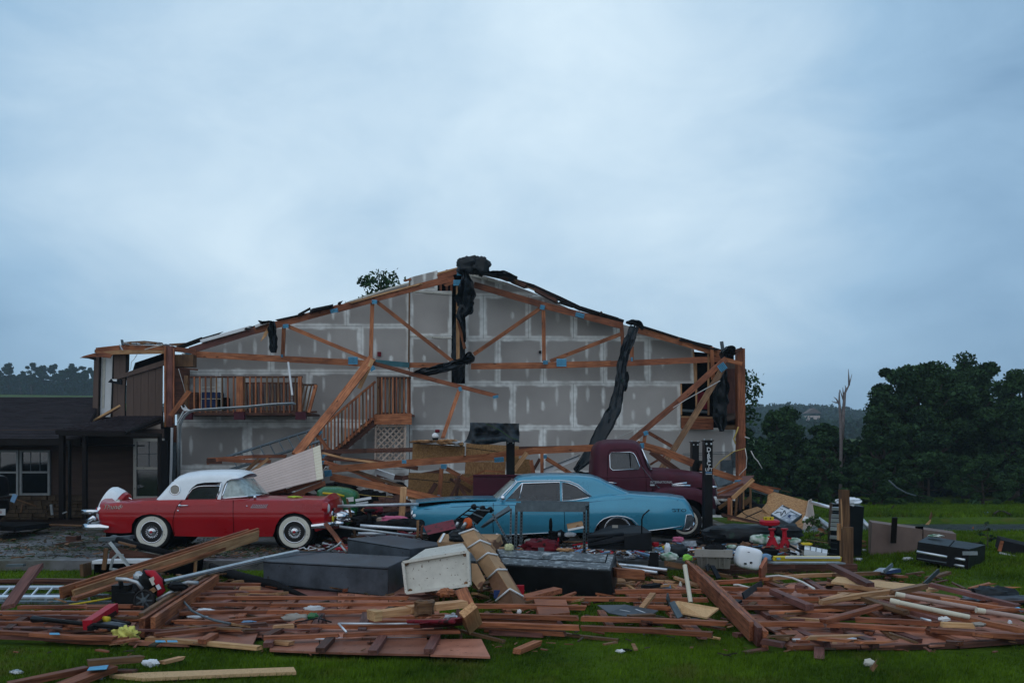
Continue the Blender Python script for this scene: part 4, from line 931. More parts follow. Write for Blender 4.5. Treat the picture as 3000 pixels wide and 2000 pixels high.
mb = MB();mb.box((-16.1,YWH+2.3,1.1),(13,4.4,2.2));mb.out('wall_core',M['void'],HS)
mb = MB();mb.bar((-22,YE+.02,ev-.06),(xr_e,YE+.02,ev-.06),.04,.15);mb.out('gutter',M['trim_dark'],HS)
mb = MB();mb.box((-16,(YE+YWH)/2,ev-.14),(12+(xr_e+10)*1+2,YWH-YE-.05,.03));mb.out('eave_soffit',M['trim_dark'],HS)
def window(parent,x0,x1,y0,y1,Y,mid,bars,mat='dull_white',fw=.05):
    a = P('P',x0,y0,Y);b = P('P',x1,y1,Y);w = T if False else None
    mb = MB()
    for p,q in (((a.x,a.z),(b.x,a.z)),((a.x,b.z),(b.x,b.z))): mb.bar((p[0]-fw/2,Y,p[1]),(q[0]+fw/2,Y,q[1]),fw,.07,(0,-1,0))
    for x_ in (a.x,b.x): mb.bar((x_,Y,a.z-fw/2-.001),(x_,Y,b.z+fw/2+.001),fw,.068,(0,-1,0))
    zm = a.z+(b.z-a.z)*mid;mb.bar((a.x+fw/2,Y,zm),(b.x-fw/2,Y,zm),fw*.9,.06,(0,-1,0));fr_ = mb.out('window',M[mat],parent)
    for (za,zb) in ((a.z-fw/2,zm+fw/2),(zm-fw/2,b.z+fw/2)):
        mb = MB();mb.box(((a.x+b.x)/2,Y+.02,(za+zb)/2),(b.x-a.x-fw,.01,abs(za-zb)));mb.out('pane',M['glass_dark'],fr_)
    if bars:
        mb = MB();za,zb = a.z-fw/2,zm+fw/2
        for i in range(1,bars): x_ = a.x+(b.x-a.x)*i/bars;mb.box((x_,Y+.005,(za+zb)/2),(.012,.012,abs(za-zb)))
        mb.box(((a.x+b.x)/2,Y+.007,(za+zb)/2),(b.x-a.x-fw,.012,.012));mb.out('glazing_bar',M['dull_steel'],fr_)
    mb = MB();mb.box(((a.x+b.x)/2,Y+.14,(a.z+b.z)/2),(b.x-a.x+.02,.2,a.z-b.z));return fr_
YV = YWH-.06
window(HS,-5,52,1321,1448,YV,.49,0);window(HS,62,144,1321,1447,YV,.49,3)
for x0,x1 in ((63,143),(-4,51)):
    a = P('P',x0,1323,YV+.03);b = P('P',x1,1384,YV+.03);v = [];f = []
    for i in range(25):
        t_ = i/24
        for z_ in (a.z,b.z): v.append((a.x+(b.x-a.x)*t_,YV+.055+.02*math.sin(i*2.1),z_))
        if i: f.append((2*i-2,2*i,2*i+1,2*i-1))
    obj('curtain',v,f,M['bin_grey'],HS)
# porch
PO = T('porch','dark porch with a small hipped shingle roof between the house and the garage','porch',P('P',300,1530,23.5))
def pj(u,v,Y): return P('J',u,v,Y)
e1,e2,r1,r2 = pj(700,262,22.6),pj(1600,275,22.6),pj(1530,80,26.2),pj(2065,78,26.2);mid_l = pj(1180,150,25)
mb = MB();mb.slab([e1,e2,r2,r1,mid_l],.1,Vector((0,-.45,.9)).normalized());pr = mb.out('roof',M['shingle'],PO)
mb = MB();nn = (e2-e1).cross(r2-e2).normalized();nn = nn if nn.z > 0 else -nn
for i in range(18):
    s0,s1 = i/18,(i+1)/18;A,B = e1.lerp(r1,s0),e2.lerp(r2,s0);C_,D_ = e1.lerp(r1,s1),e2.lerp(r2,s1)
    n_ = 26
    for j in range(n_):
        t0,t1 = (j+.5*(i % 2))/n_,min(1,(j+.97+.5*(i % 2))/n_);l0 = random.uniform(.008,.018)
        if t0 >= 1: continue
        mb.add([A.lerp(B,t0)+nn*(.01+l0),A.lerp(B,t1)+nn*(.01+l0),C_.lerp(D_,t1)+nn*.006,C_.lerp(D_,t0)+nn*.006,A.lerp(B,t0)+nn*.008,A.lerp(B,t1)+nn*.008],[(0,1,2,3),(4,5,1,0)])
o_ = mb.out('shingle_course',M['shingle'],pr);tag(o_,kind='stuff')
mb = MB();mb.hexa([pj(700,268,22.6),pj(2050,300,22.6),pj(2050,345,22.6),pj(760,330,22.6)],[pj(700,268,22.9),pj(2050,300,22.9),pj(2050,345,22.9),pj(760,330,22.9)]);mb.out('fascia',M['trim_dark'],PO)
tb('J',1590,290,2060,100,34,22.5,'trim_dark',PO,'rake_board',Y2=26.0,t=.06);quad('J',[(1790,268),(2045,180),(2045,270)],25.2,.03,'beige',PO,'gable_panel')
quad('J',[(1600,285),(2060,275),(2060,380),(1600,380)],25.3,.05,'trim_dark',PO,'gable_base')
for x,w,y0 in ((182,14,1270),(204,4,1290),(249,11,1270),(468,8,1270)): tb('P',x,y0,x,1520,w,22.8,'trim_dark' if w > 4 else 'black',PO,'porch_post',t=.12)
courses(PO,(190-1500)/F*25,(480-1500)/F*25,.45,2.4,25.0,'siding_d',.22)
# stone pier and base
for (x0,x1,y0,y1,Y) in ((243,258,1300,1505,24.9),(304,345,1300,1510,24.6),(146,250,1450,1515,24.2),(0,146,1452,1520,24.2),(256,282,1470,1512,24.8)):
    y = y0;
    while y < y1:
        hh = random.uniform(9,17);x = x0+random.uniform(-2,0)
        while x < x1:
            ww = random.uniform(12,26);a = P('P',x,y,Y);b = P('P',min(x1,x+ww-1),min(y1,y+hh-1),Y);x += ww
            if b.x-a.x < .05 or a.z-b.z < .04: continue
            mb = MB();mb.box((a+b)/2+Vector((0,random.uniform(-.02,.02),0)),(b.x-a.x,.16,a.z-b.z));mb.out('stone',M['stone'],PO)
        y += hh
mb = MB();mb.box(((-22-8.8)/2,24.6,.1),(13.2,.5,.7));mb.out('footing',M['stone'],PO)
mb = MB();a = P('P',284,1314,24.4);b = P('P',305,1460,24.4);mb.slab([a,P('P',306,1314,24.4),P('P',304,1400,24.4),P('P',302,1450,24.4),P('P',282,1465,24.4),P('P',284,1400,24.4)],.05);mb.out('door',M['dull_steel'],PO);
mb = MB();mb.box(P('P',294,1401,24.35),(.18,.03,.02));mb.out('door_rail',M['black'],PO)
window(PO,396,476,1288,1457,24.0,.49,2,'bin_grey',.07)
tb('P',480,1290,480,1460,24,23.9,'black_m',PO,'shutter')
mb = MB();mb.box((-10.6,25.6,1.2),(2.5,.1,2.4));mb.out('wall_core',M['void'],PO)
# ---------------------------------------------------------------- vehicles
def xz(k,pts,Y): return [(P(k,u,v,Y).x,P(k,u,v,Y).z) for u,v in pts]
def shell(name,top,rest,w0,r,crown,yc,mat,parent,step=.045,holes=(),sides=(1,-1),ns=12,strip=True,sharp=38):
    """body skin: side panels cut to the outline (top + rest), rounded into the surface that spans between them along top"""
    outline = list(top)+list(rest)
    def dtop(X,Zv):
        d = np.full(len(X),1e9)
        for i in range(len(top)-1):
            a = np.array(top[i]);ab = np.array(top[i+1])-a;L2 = max(1e-12,ab @ ab);t_ = np.clip(((X-a[0])*ab[0]+(Zv-a[1])*ab[1])/L2,0,1)
            d = np.minimum(d,np.hypot(X-a[0]-t_*ab[0],Zv-a[1]-t_*ab[1]))
        return d
    V,Fc,nl = tri_fill(outline,step,holes);X,Zv = V[:,0],V[:,1];d = dtop(X,Zv)
    W = np.array([w0(a,b) for a,b in zip(X,Zv)]);rr = np.clip(d,0,r);W = W-(r-np.sqrt(np.maximum(0,r*r-(r-rr)**2)))
    mb = MB()
    for s in sides: mb.add([(a,yc-s*w,b) for a,b,w in zip(X,Zv,W)],[t if s == 1 else t[::-1] for t in Fc])
    if strip:
        pts = []
        for i in range(len(top)-1):
            a = Vector(top[i]);b = Vector(top[i+1]);n = max(1,int((b-a).length/step))
            pts += [a.lerp(b,k/n) for k in range(n)]
        pts.append(Vector(top[-1]));cx = sum(p[0] for p in outline)/len(outline);cz = sum(p[1] for p in outline)/len(outline)
        v = [];f = []
        for i,p in enumerate(pts):
            t_ = (pts[min(i+1,len(pts)-1)]-pts[max(0,i-1)]);n = Vector((-t_.y,t_.x))
            if n.length > 1e-9: n.normalize()
            if n.dot(p-Vector((cx,cz-.6))) < 0: n = -n
            w = w0(p.x,p.y)-r;c = crown(p.x,p.y)
            for k in range(ns+1):
                s = -1+2*k/ns;q = c*(1-s**2)**.8
                v.append((p.x+n.x*q,yc-s*w,p.y+n.y*q))
        m = ns+1
        for i in range(len(pts)-1):
            for k in range(ns): f.append((i*m+k,i*m+k+1,(i+1)*m+k+1,(i+1)*m+k))
        mb.add(v,f)
    me = bpy.data.meshes.new(name);me.from_pydata([tuple(q) for q in mb.v],[],mb.f);bm = bmesh.new();bm.from_mesh(me)
    bmesh.ops.remove_doubles(bm,verts=bm.verts,dist=.0015);bmesh.ops.recalc_face_normals(bm,faces=bm.faces);bm.to_mesh(me);bm.free()
    me.materials.append(mat);me.shade_smooth();me.set_sharp_from_angle(angle=R(sharp));return link(bpy.data.objects.new(name,me),Matrix.Identity(4),parent)
def patch2(name,pts,y,th,mat,parent):
    mb = MB();mb.slab([(a,y,b) for a,b in pts],th,(0,-1,0));return mb.out(name,mat,parent)
def trim(name,pts,y,r,mat,parent,closed=False):
    mb = MB();mb.tube([(a,(y(a,b) if callable(y) else y),b) for a,b in pts],r,6,closed);return mb.out(name,mat,parent,True)
def wheel(parent,c,r,w,side=-1,ww=None,rim='chrome',spokes=0,hub_red=False,name='wheel'):
    """side -1: outer face towards the camera"""
    c = Vector(c);ax = (0,side,0);wh = T(name,None,None,c);del_ = [wh.pop(k) for k in list(wh.keys())]
    wh.parent = parent;wh.matrix_local = WM[parent.name].inverted() @ Matrix.Translation(c)
    mb = MB();mb.lathe([(r*.66,-w/2),(r*.9,-w/2),(r*.98,-w*.36),(r,-w*.15),(r,w*.15),(r*.98,w*.36),(r*.92,w*.47),(r*.80,w/2),(r*.66,w*.47)],c,ax,40);mb.out('tyre',M['tyre'],wh,True,45)
    if ww:
        mb = MB();mb.lathe([(r*ww[0],w*.44),(r*ww[0],w*.5),((r*(ww[0]+ww[1])/2),w*.535),(r*ww[1],w*.495),(r*ww[1],w*.42)],c,ax,48);mb.out('whitewall',M['whitewall'],wh,True,50)
    ri = r*(ww[0] if ww else .66)
    mb = MB();mb.lathe([(ri*1.02,w*.46),(ri*.97,w*.50),(ri*.90,w*.42),(ri*.88,w*.15),(ri*.5,w*.05),(.001,w*.05)],c,ax,36);mb.out('rim',M['dull_steel'] if spokes else M[rim],wh,True,40)
    if spokes:
        mb = MB();mb.tube([c+Vector((math.cos(t)*ri*.94,side*w*.5,math.sin(t)*ri*.94)) for t in [2*math.pi*i/36 for i in range(36)]],.012,6,True);mb.out('rim_ring',M['chrome'],wh,True)
        mb = MB()
        for i in range(spokes):
            t = 2*math.pi*i/spokes;t2 = t+(.28 if i % 2 else -.28);mb.tube([c+Vector((math.cos(t)*ri*.9,side*w*.36,math.sin(t)*ri*.9)),c+Vector((math.cos(t2)*ri*.36,side*w*.50,math.sin(t2)*ri*.36))],.0045,4)
        mb.out('spokes',M['chrome'],wh,True)
        mb = MB();mb.lathe([(ri*.36,w*.36),(ri*.34,w*.46),(ri*.26,w*.5),(ri*.24,w*.56),(ri*.15,w*.6),(ri*.14,w*.70),(.001,w*.71)],c,ax,28);hb = mb.out('hub_cap',M['chrome'],wh,True,40)
        for k in range(3):
            t = 2*math.pi*k/3+.5;a = c+Vector((0,side*w*.66,0));mb = MB();mb.tube([a,a+Vector((math.cos(t)*ri*.34,side*.012,math.sin(t)*ri*.34))],[.014,.007],6);mb.out('spinner',M['chrome'],wh,True)
        mb = MB();mb.lathe([(ri*.13,w*.74),(ri*.12,w*.78),(.001,w*.79)],c,ax,18);mb.out('hub_badge',M['tail'],wh,True)
    else:
        mb = MB();mb.lathe([(ri*.55,w*.05),(ri*.52,w*.3),(ri*.35,w*.4),(.001,w*.43)],c,ax,26);mb.out('hub_cap',M['chrome'],wh,True,40)
    return wh
def lerp1(x,xs,ys): return float(np.interp(x,xs,ys))
# ---------- red two-seater
YRD = 18.0
C1 = T('red_convertible','red two-seat 1950s coupe with white porthole hardtop and whitewall wire wheels','car',P('E',1100,712,YRD+.9))
yc = YRD+.89
top = xz('E',[(240,600),(224,560),(211,505),(209,440),(216,382),(300,377),(400,367),(520,359),(660,354),(900,351),(1150,349),(1400,346),(1560,346),(1750,348),(1880,351),(1945,356),(1958,368),(1962,400),(1966,450),(1970,500),(1962,545),(1950,575)],YRD)
rest = xz('E',[(1893,592),(1885,590),(1872,540),(1843,492),(1795,460),(1730,447),(1668,458),(1620,492),(1588,545),(1572,600),(1560,630),(1300,634),(1000,632),(808,626),(797,580),(780,530),(748,492),(700,466),(632,457),(565,466),(515,492),(486,535),(478,600),(400,605),(300,604)],YRD)
xr,xf = top[4][0],top[16][0];zt = top[8][1]
def w_red(x,z):
    w = .87+.02*math.exp(-((z-.62)/.14)**2)-.10*max(0,.45-z)-.14*max(0,z-.78)
    w -= .020*smooth(.60,.57,z)*0
    w += .012*math.exp(-((z-.70)/.03)**2)
    return w*(1-.10*smooth(xr+.5,xr-.05,-(-x)) if x < xr+.5 else 1)*(1-.06*smooth(xf-.4,xf+.1,x))
def sm_down(a,b,x): return 1-smooth(a,b,x)
def w_red(x,z):
    w = .87+.022*math.exp(-((z-.60)/.15)**2)-.12*max(0,.42-z)-.15*max(0,z-.78)+.010*math.exp(-((z-.715)/.022)**2)
    return w-.09*sm_down(xr,xr+.7,x)-.05*smooth(xf-.5,xf+.05,x)
bd = shell('body',top,rest,w_red,.045,lambda x,z: .03+.10*smooth(xf-.15,xf,x)+.10*sm_down(xr,xr+.12,x),yc,M['red_car'],C1)
# dark underside and arches
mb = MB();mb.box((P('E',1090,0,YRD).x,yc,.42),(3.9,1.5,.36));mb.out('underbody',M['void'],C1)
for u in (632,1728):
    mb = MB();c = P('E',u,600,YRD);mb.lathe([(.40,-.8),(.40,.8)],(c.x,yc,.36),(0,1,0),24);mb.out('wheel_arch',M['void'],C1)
for u,far in ((632,0),(1728,0),(632,1),(1728,1)):
    c = P('E',u,597,YRD);wheel(C1,(c.x,yc+(.74 if far else -.76),.335),.335,.17,1 if far else -1,(.62,.845),spokes=36,name='wheel')
# hard top
YH_ = YRD+.17;ht = xz('E',[(655,356),(690,318),(735,262),(775,215),(812,184),(855,168),(925,157),(1020,150),(1130,147),(1230,149),(1285,158),(1312,176)],YH_)
hr = xz('E',[(1290,184),(1240,190),(1208,205),(1188,235),(1178,280),(1168,350),(1140,352),(1150,310),(1168,220),(1100,219),(1040,222),(985,232),(945,262),(915,305),(892,354)],YH_)
def w_ht(x,z): return .74-.30*max(0,z-.92)**1.1
shell('hardtop',ht,hr,w_ht,.10,lambda x,z: .07,yc,M['white_car'],C1,step=.035)
c = P('E',815,273,YH_);wy = yc-w_ht(c.x,c.z)
mb = MB();mb.lathe([(.098,-.012),(.10,.012),(.083,.014),(.08,.004)],(c.x,wy-.004,c.z),(0,-1,.12),32);pw = mb.out('porthole_frame',M['chrome'],C1,True);mb = MB();mb.lathe([(.084,.0),(.082,.010),(.001,.012)],(c.x,wy-.003,c.z),(0,-1,.12),32);mb.out('porthole_glass',M['bin_grey'],C1)
gy = yc-.69
patch2('side_window',xz('E',[(905,350),(925,305),(952,268),(990,250),(1040,246),(1160,246),(1138,350)],YH_),gy,.006,M['glass'],C1)
trim('window_trim',xz('E',[(898,352),(920,305),(948,266),(988,248),(1040,243),(1164,243)],YH_),gy-.012,.011,M['chrome'],C1)
trim('window_trim',xz('E',[(893,352),(915,303),(945,260),(986,230),(1040,220),(1172,216)],YH_),wy-.006,.009,M['black'],C1)
trim('pillar_trim',xz('E',[(1170,218),(1142,348)],YH_),gy-.02,.014,M['chrome'],C1);trim('pillar_trim',xz('E',[(1150,290),(1128,345)],YH_),gy-.012,.008,M['chrome'],C1)
# wrap-around windscreen
tb_ = xz('E',[(1172,338),(1440,318)],YH_);tt_ = xz('E',[(1206,198),(1312,182)],YH_)
def ws(s,t):
    a = s*math.pi;n = 2.6;cx_ = math.copysign(abs(math.cos(a))**(2/n),math.cos(a));sx_ = abs(math.sin(a))**(2/n)
    bx = tb_[0][0]+(tb_[1][0]-tb_[0][0])*sx_;bz = tb_[0][1]+.045*sx_;tx = tt_[0][0]+(tt_[1][0]-tt_[0][0])*sx_;tz = tt_[0][1]+.03*sx_
    return Vector((bx+(tx-bx)*t,yc-cx_*(.71-.12*t),bz+(tz-bz)*t))
v = [];f = [];NS,NT = 30,6
for i in range(NS+1):
    for j in range(NT+1): v.append(ws(i/NS,j/NT))
for i in range(NS):
    for j in range(NT): a = i*(NT+1)+j;f.append((a,a+1,a+NT+2,a+NT+1))
obj('windscreen',v,f,M['glass_ws'],C1,smooth_=True)
mb = MB();mb.tube([ws(i/NS,0) for i in range(NS+1)],.016,6);mb.out('windscreen_frame',M['chrome'],C1,True);mb = MB();mb.tube([ws(i/NS,1) for i in range(NS+1)],.018,6);mb.out('windscreen_frame',M['chrome'],C1,True)
for s in (0,1): mb = MB();mb.tube([ws(s,j/4) for j in range(5)],.02,6);mb.out('windscreen_pillar',M['chrome'],C1,True)
mb = MB();c = P('E',1100,345,YRD);mb.box((c.x-.25,yc,c.z-.14),(1.25,1.25,.2));mb.box((c.x-.72,yc,c.z+.12),(.2,1.1,.42));mb.box((c.x+.55,yc,c.z-.02),(.2,1.2,.14));mb.out('interior',M['siding_d'],C1)
mb = MB();q = c+Vector((.28,.45,.06));mb.tube([q+Vector((.03*math.sin(t),math.cos(t)*.2,math.sin(t)*.19)) for t in [i*math.pi/10 for i in range(20)]],.012,6,True);mb.out('steering_wheel',M['black'],C1,True)
# door lines, handle, louvres, script
def yr(x,z): return yc-w_red(x,z)-.003
for pts in ([(868,352),(830,400),(812,450),(800,520),(800,560),(812,628)],[(1258,350),(1262,450),(1264,560),(1262,632)]):
    q = xz('E',pts,YRD);q = [Vector(q[i]).lerp(Vector(q[i+1]),k/6) for i in range(len(q)-1) for k in range(6)];trim('panel_gap',[tuple(a) for a in q],yr,.0045,M['void'],C1)
c = P('E',852,393,YRD);mb = MB();mb.lathe([(.028,0),(.024,.03),(.001,.035)],(c.x,yr(c.x,c.z),c.z),(0,-1,0),14);mb.tube([(c.x,yr(c.x,c.z)-.03,c.z),(c.x+.16,yr(c.x,c.z)-.035,c.z+.004)],[.012,.009],8);mb.out('door_handle',M['chrome'],C1,True)
c = P('E',840,432,YRD);mb = MB();mb.lathe([(.016,0),(.001,.012)],(c.x,yr(c.x,c.z),c.z),(0,-1,0),10);mb.out('door_lock',M['chrome'],C1)
for i in range(9):
    a,b = P('E',1400+i*13.5,408,YRD),P('E',1416+i*13.5,384,YRD);mb = MB();mb.tube([(a.x,yr(a.x,a.z)-.004,a.z),(b.x,yr(b.x,b.z)-.004,b.z)],.006,5);mb.out('fender_louvre',M['chrome'],C1)
a,b = P('E',1395,410,YRD),P('E',1520,410,YRD);mb = MB();mb.tube([(a.x,yr(a.x,a.z)-.003,a.z),(b.x,yr(b.x,b.z)-.003,b.z)],.004,5);mb.lathe([(.014,0),(.001,.015)],(a.x-.07,yr(a.x,a.z),a.z+.03),(0,-1,0),8);mb.out('fender_louvre',M['chrome'],C1)
c = P('E',256,420,YRD);text('Thunderbird',.125,M['chrome'],C1,(c.x,yr(c.x+.2,c.z)-.028,c.z),(1,.03,0),(0,0,1),.003,shear=.35,name='script_badge',sx=.98)
# headlights, tail lamp, bumpers, grille
for s in (-1,1):
    c = P('E',1962,408,YRD);y_ = yc+s*.735
    mb = MB();mb.lathe([(.115,-.07),(.118,.0),(.10,.035),(.095,.02)],(c.x+.01,y_,c.z-.02),(1,0,-.05),24);mb.out('headlight_rim',M['red_car'],C1,True,40)
    mb = MB();mb.lathe([(.094,0),(.085,.035),(.05,.055),(.001,.062)],(c.x+.01,y_,c.z-.02),(1,0,-.05),24);tag(mb.out('headlight',M['head'],C1,True))
mb = MB()
for s in (-1,1):
    for k in ((0,.0),(.0,.0)): pass
    mb.tube([(xf-.22,yc+s*.92,.44),(xf-.02,yc+s*.91,.455),(xf+.06,yc+s*.84,.46),(xf+.13,yc+s*.6,.47),(xf+.15,yc,.47)],[.04,.052,.052,.045,.04],10)
bp_ = mb.out('front_bumper',M['chrome'],C1,True,50)
for s in (-1,1):
    for (dx,yy,zz,r_) in ((.20,.50,.60,.075),(.22,.36,.62,.06),(.16,.52,.47,.06)):
        mb = MB();mb.lathe([(r_*.5,-.12),(r_*.9,-.04),(r_,.02),(r_*.8,.08),(r_*.3,.13),(.001,.14)],(xf+dx,yc+s*yy,zz),(1,0,0),16);mb.out('bumper_guard',M['chrome'],C1,True,50)
# oval grille mouth
mb = MB();mb.tube([(xf+.115-.03*abs(math.cos(t))*abs(math.cos(t)),yc+math.cos(t)*.60,.64+math.sin(t)*.13) for t in [2*math.pi*i/32 for i in range(32)]],.02,6,True);mb.out('grille_surround',M['chrome'],C1,True)
mb = MB();mb.box((xf+.07,yc,.64),(.08,1.12,.22));mb.out('grille',M['black'],C1)
mb = MB();mb.lathe([(.05,0),(.05,.03),(.001,.04)],(xf+.10,yc-.62,.56),(1,0,0),14);mb.out('parking_light',M['yellow_p'],C1)
for s in (-1,1):
    mb = MB();mb.lathe([(.075,-.04),(.078,.03),(.06,.05)],(xr+.0,yc+s*.70,.72),(-1,0,0),18);mb.out('tail_lamp_bezel',M['chrome'],C1,True);mb = MB();mb.lathe([(.06,.03),(.055,.07),(.001,.085)],(xr+.0,yc+s*.70,.72),(-1,0,0),18);mb.out('tail_lamp',M['tail'],C1,True)
mb = MB()
for s in (-1,1): mb.tube([(xr+.24,yc+s*.92,.42),(xr+.1,yc+s*.93,.43),(xr-.12,yc+s*.91,.42),(xr-.24,yc+s*.80,.43),(xr-.28,yc+s*.5,.44),(xr-.30,yc,.44)],[.03,.06,.068,.062,.055,.05],10)
mb.out('rear_bumper',M['chrome'],C1,True,50)
mb = MB();mb.tube([(xr,yc-.75,.70),(xr-.2,yc-.76,.695),(xr-.36,yc-.62,.69),(xr-.42,yc-.2,.69),(xr-.42,yc+.3,.69)],[.03,.042,.042,.035,.03],8);mb.tube([(xr-.02,yc-.86,.56),(xr-.06,yc-.87,.60),(xr-.18,yc-.85,.52)],.04,8);mb.out('rear_bumper',M['chrome'],C1,True)
# spare wheel cover leaning at the tail
ca = Vector((-1,0,.45));cc = Vector((xr-.0,yc,.74))
mb = MB();mb.lathe([(.30,-.14),(.335,-.12),(.335,-.02),(.28,-.0),(.001,.0)],cc,ca,40);mb.out('spare_cover',M['red_car'],C1,True,40)
mb = MB();mb.lathe([(.345,-.05),(.36,.02),(.36,.14),(.33,.20),(.26,.225),(.001,.225)],cc,ca,40);mb.out('spare_wheel',M['white_car'],C1,True,40)
# litter on the bonnet, wipers, mirror
mb = MB();c = P('E',1418,343,YRD);mb.lathe([(.02,0),(.035,.03),(.02,.06),(.001,.07)],(c.x,yc-.78,c.z),(0,-.5,1),10);mb.out('wing_mirror',M['chrome'],C1,True)
c = P('E',1735,343,YRD+.45);tag(lump((c.x,YRD+.45,c.z+.03),(.27,.2,.06),M['lime'],'rag',amp=.4,seed=3),'lime yellow rag lying on the bonnet of the red car','rag')
mb = MB();mb.tube([ws(.5,.02)+Vector((.05,0,.0)),ws(.42,.12),ws(.35,.15)],.008,4);c = P('E',1450,318,YRD+.9);mb.tube([c,c+Vector((.1,.1,-.03)),c+Vector((.25,-.1,-.02))],.012,4);mb.out('wiper',M['black'],C1)
c = P('E',388,357,YRD+.5);mb = MB();mb.box(c,(.07,.1,.06));mb.out('boot_badge',M['chrome'],C1);mb = MB();mb.tube([P('E',455,330,YRD+.9),P('E',487,345,YRD+.9)],.012,5);mb.out('aerial',M['chrome'],C1)
# ---------- blue coupe
YBL = 18.35;C2 = T('blue_coupe','metallic blue 1960s two-door coupe half buried in tools and boxes','car',P('P',1620,1600,YBL+.9));yc2 = YBL+.93
top = xz('P',[(1216,1543),(1209,1525),(1206,1503),(1206,1494),(1212,1490),(1234,1488),(1275,1482),(1323,1476),(1387,1473),(1444,1471),(1479,1470),(1578,1470),(1642,1470),(1690,1466),(1731,1459),(1780,1451),(1850,1449),(1907,1453),(1960,1456),(1990,1459),(2012,1465),(2023,1482),(2031,1500),(2036,1512),(2035,1530),(2024,1548),(2008,1552)],YBL)
rest = xz('P',[(1960,1549),(1879,1556),(1872,1548),(1864,1538),(1850,1523),(1830,1516),(1808,1513),(1786,1515),(1768,1521),(1755,1532),(1746,1546),(1740,1559),(1639,1562),(1483,1567),(1400,1568),(1398,1556),(1390,1538),(1376,1524),(1358,1518),(1340,1518),(1322,1524),(1308,1538),(1302,1556),(1300,1566),(1240,1560)],YBL)
xa,xb_ = top[3][0],top[20][0]
def w_bl(x,z):
    hip = .035*math.exp(-((x-P('P',1830,0,YBL).x)/.7)**2)*math.exp(-((z-.72)/.22)**2)
    return .90+.035*math.exp(-((z-.62)/.2)**2)-.30*max(0,.42-z)**1.0-.22*max(0,z-.74)+hip-.10*sm_down(xa,xa+.6,x)-.10*smooth(xb_-.5,xb_+.1,x)
bd2 = shell('body',top,rest,w_bl,.05,lambda x,z: .05+.06*sm_down(xa,xa+.2,x)+.05*smooth(xb_-.1,xb_+.1,x),yc2,M['blue_car'],C2)
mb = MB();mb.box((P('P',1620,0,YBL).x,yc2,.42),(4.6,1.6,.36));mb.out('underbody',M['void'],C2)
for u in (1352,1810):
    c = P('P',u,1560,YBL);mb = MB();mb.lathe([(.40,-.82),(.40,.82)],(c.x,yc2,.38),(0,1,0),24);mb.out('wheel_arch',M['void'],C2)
    for s in (-1,1): wheel(C2,(c.x,yc2+s*.78,.345),.345,.2,s,None,'chrome')
    mb = MB();cz = .345;mb.tube([(c.x+math.cos(t)*.243,yc2-.885,cz+math.sin(t)*.243) for t in [2*math.pi*i/30 for i in range(30)]],.010,5,True);mb.out('wheel_trim_ring',M['chrome'],C2,True)
YG = YBL+.2
ht = xz('P',[(1450,1466),(1467,1453),(1490,1430),(1512,1408),(1520,1401),(1534,1397.5),(1560,1395),(1610,1393.5),(1690,1394),(1740,1398),(1762,1406),(1790,1421),(1830,1440),(1868,1454)],YG)
hr = xz('P',[(1868,1460),(1740,1472),(1450,1475)],YG)
w1 = xz('P',[(1479,1468.5),(1529,1415.5),(1640,1412),(1641,1467.5)],YG);w2 = xz('P',[(1647,1467),(1647,1413),(1664,1414),(1690,1424),(1729,1453),(1725,1457),(1690,1463)],YG)
def w_gh(x,z): return .76-.32*max(0,z-.9)
shell('roof',ht,hr,w_gh,.09,lambda x,z: .05,yc2,M['blue_car'],C2,step=.035,holes=(w1,w2))
yy = lambda x,z: yc2-w_gh(x,z)-.004
for w_ in (w1,w2):
    for s in (-1,1): mb = MB();mb.add([(a,yc2+s*(w_gh(a,b)-.012),b) for a,b in w_],[tuple(range(len(w_)))]);mb.out('side_window',M['glass'],C2)
    trim('window_trim',w_,yy,.011,M['chrome'],C2,True)
trim('window_trim',xz('P',[(1520,1469),(1531,1415)],YG),yc2-.72,.011,M['chrome'],C2)
trim('window_trim',xz('P',[(1464,1470),(1515,1411),(1530,1408.5),(1640,1407),(1668,1409),(1695,1420),(1733,1453),(1728,1458),(1690,1466),(1640,1470)],YG),lambda x,z: yc2-w_gh(x,z)-.008,.010,M['chrome'],C2)
a0,a1 = xz('P',[(1452,1470),(1513,1408)],YG);v = [];f = []
for i in range(13):
    s = -1+i/6;bow = .16*(1-s*s);v += [(a0[0]-bow+.005,yc2+s*.73,a0[1]+.005),(a1[0]-bow*.6,yc2+s*.61,a1[1]+.03*(1-s*s)-.01)]
    if i: f.append((2*i-2,2*i,2*i+1,2*i-1))
obj('windscreen',v,f,M['glass_ws'],C2,smooth_=True);mb = MB();mb.tube([v[2*i+1] for i in range(13)],.014,6);mb.tube([v[2*i] for i in range(13)],.012,6);mb.tube([v[0],v[1]],.014,6);mb.out('windscreen_frame',M['chrome'],C2,True)
mb = MB();c = P('P',1600,1466,YG);mb.box((c.x,yc2,c.z-.12),(2.3,1.36,.16));
for dx in (-.1,.95): mb.box((c.x+dx,yc2,c.z+.08),(.16,1.25,.42))
mb.out('interior',M['void'],C2)
def yb(x,z): return yc2-w_bl(x,z)-.003
for pts in ([(1445,1472),(1445,1490),(1444,1530),(1446,1566)],[(1646,1471),(1653,1490),(1654,1530),(1656,1561)]):
    q = xz('P',pts,YBL);q = [Vector(q[i]).lerp(Vector(q[i+1]),k/6) for i in range(len(q)-1) for k in range(6)];trim('panel_gap',[tuple(a) for a in q],yb,.0045,M['void'],C2)
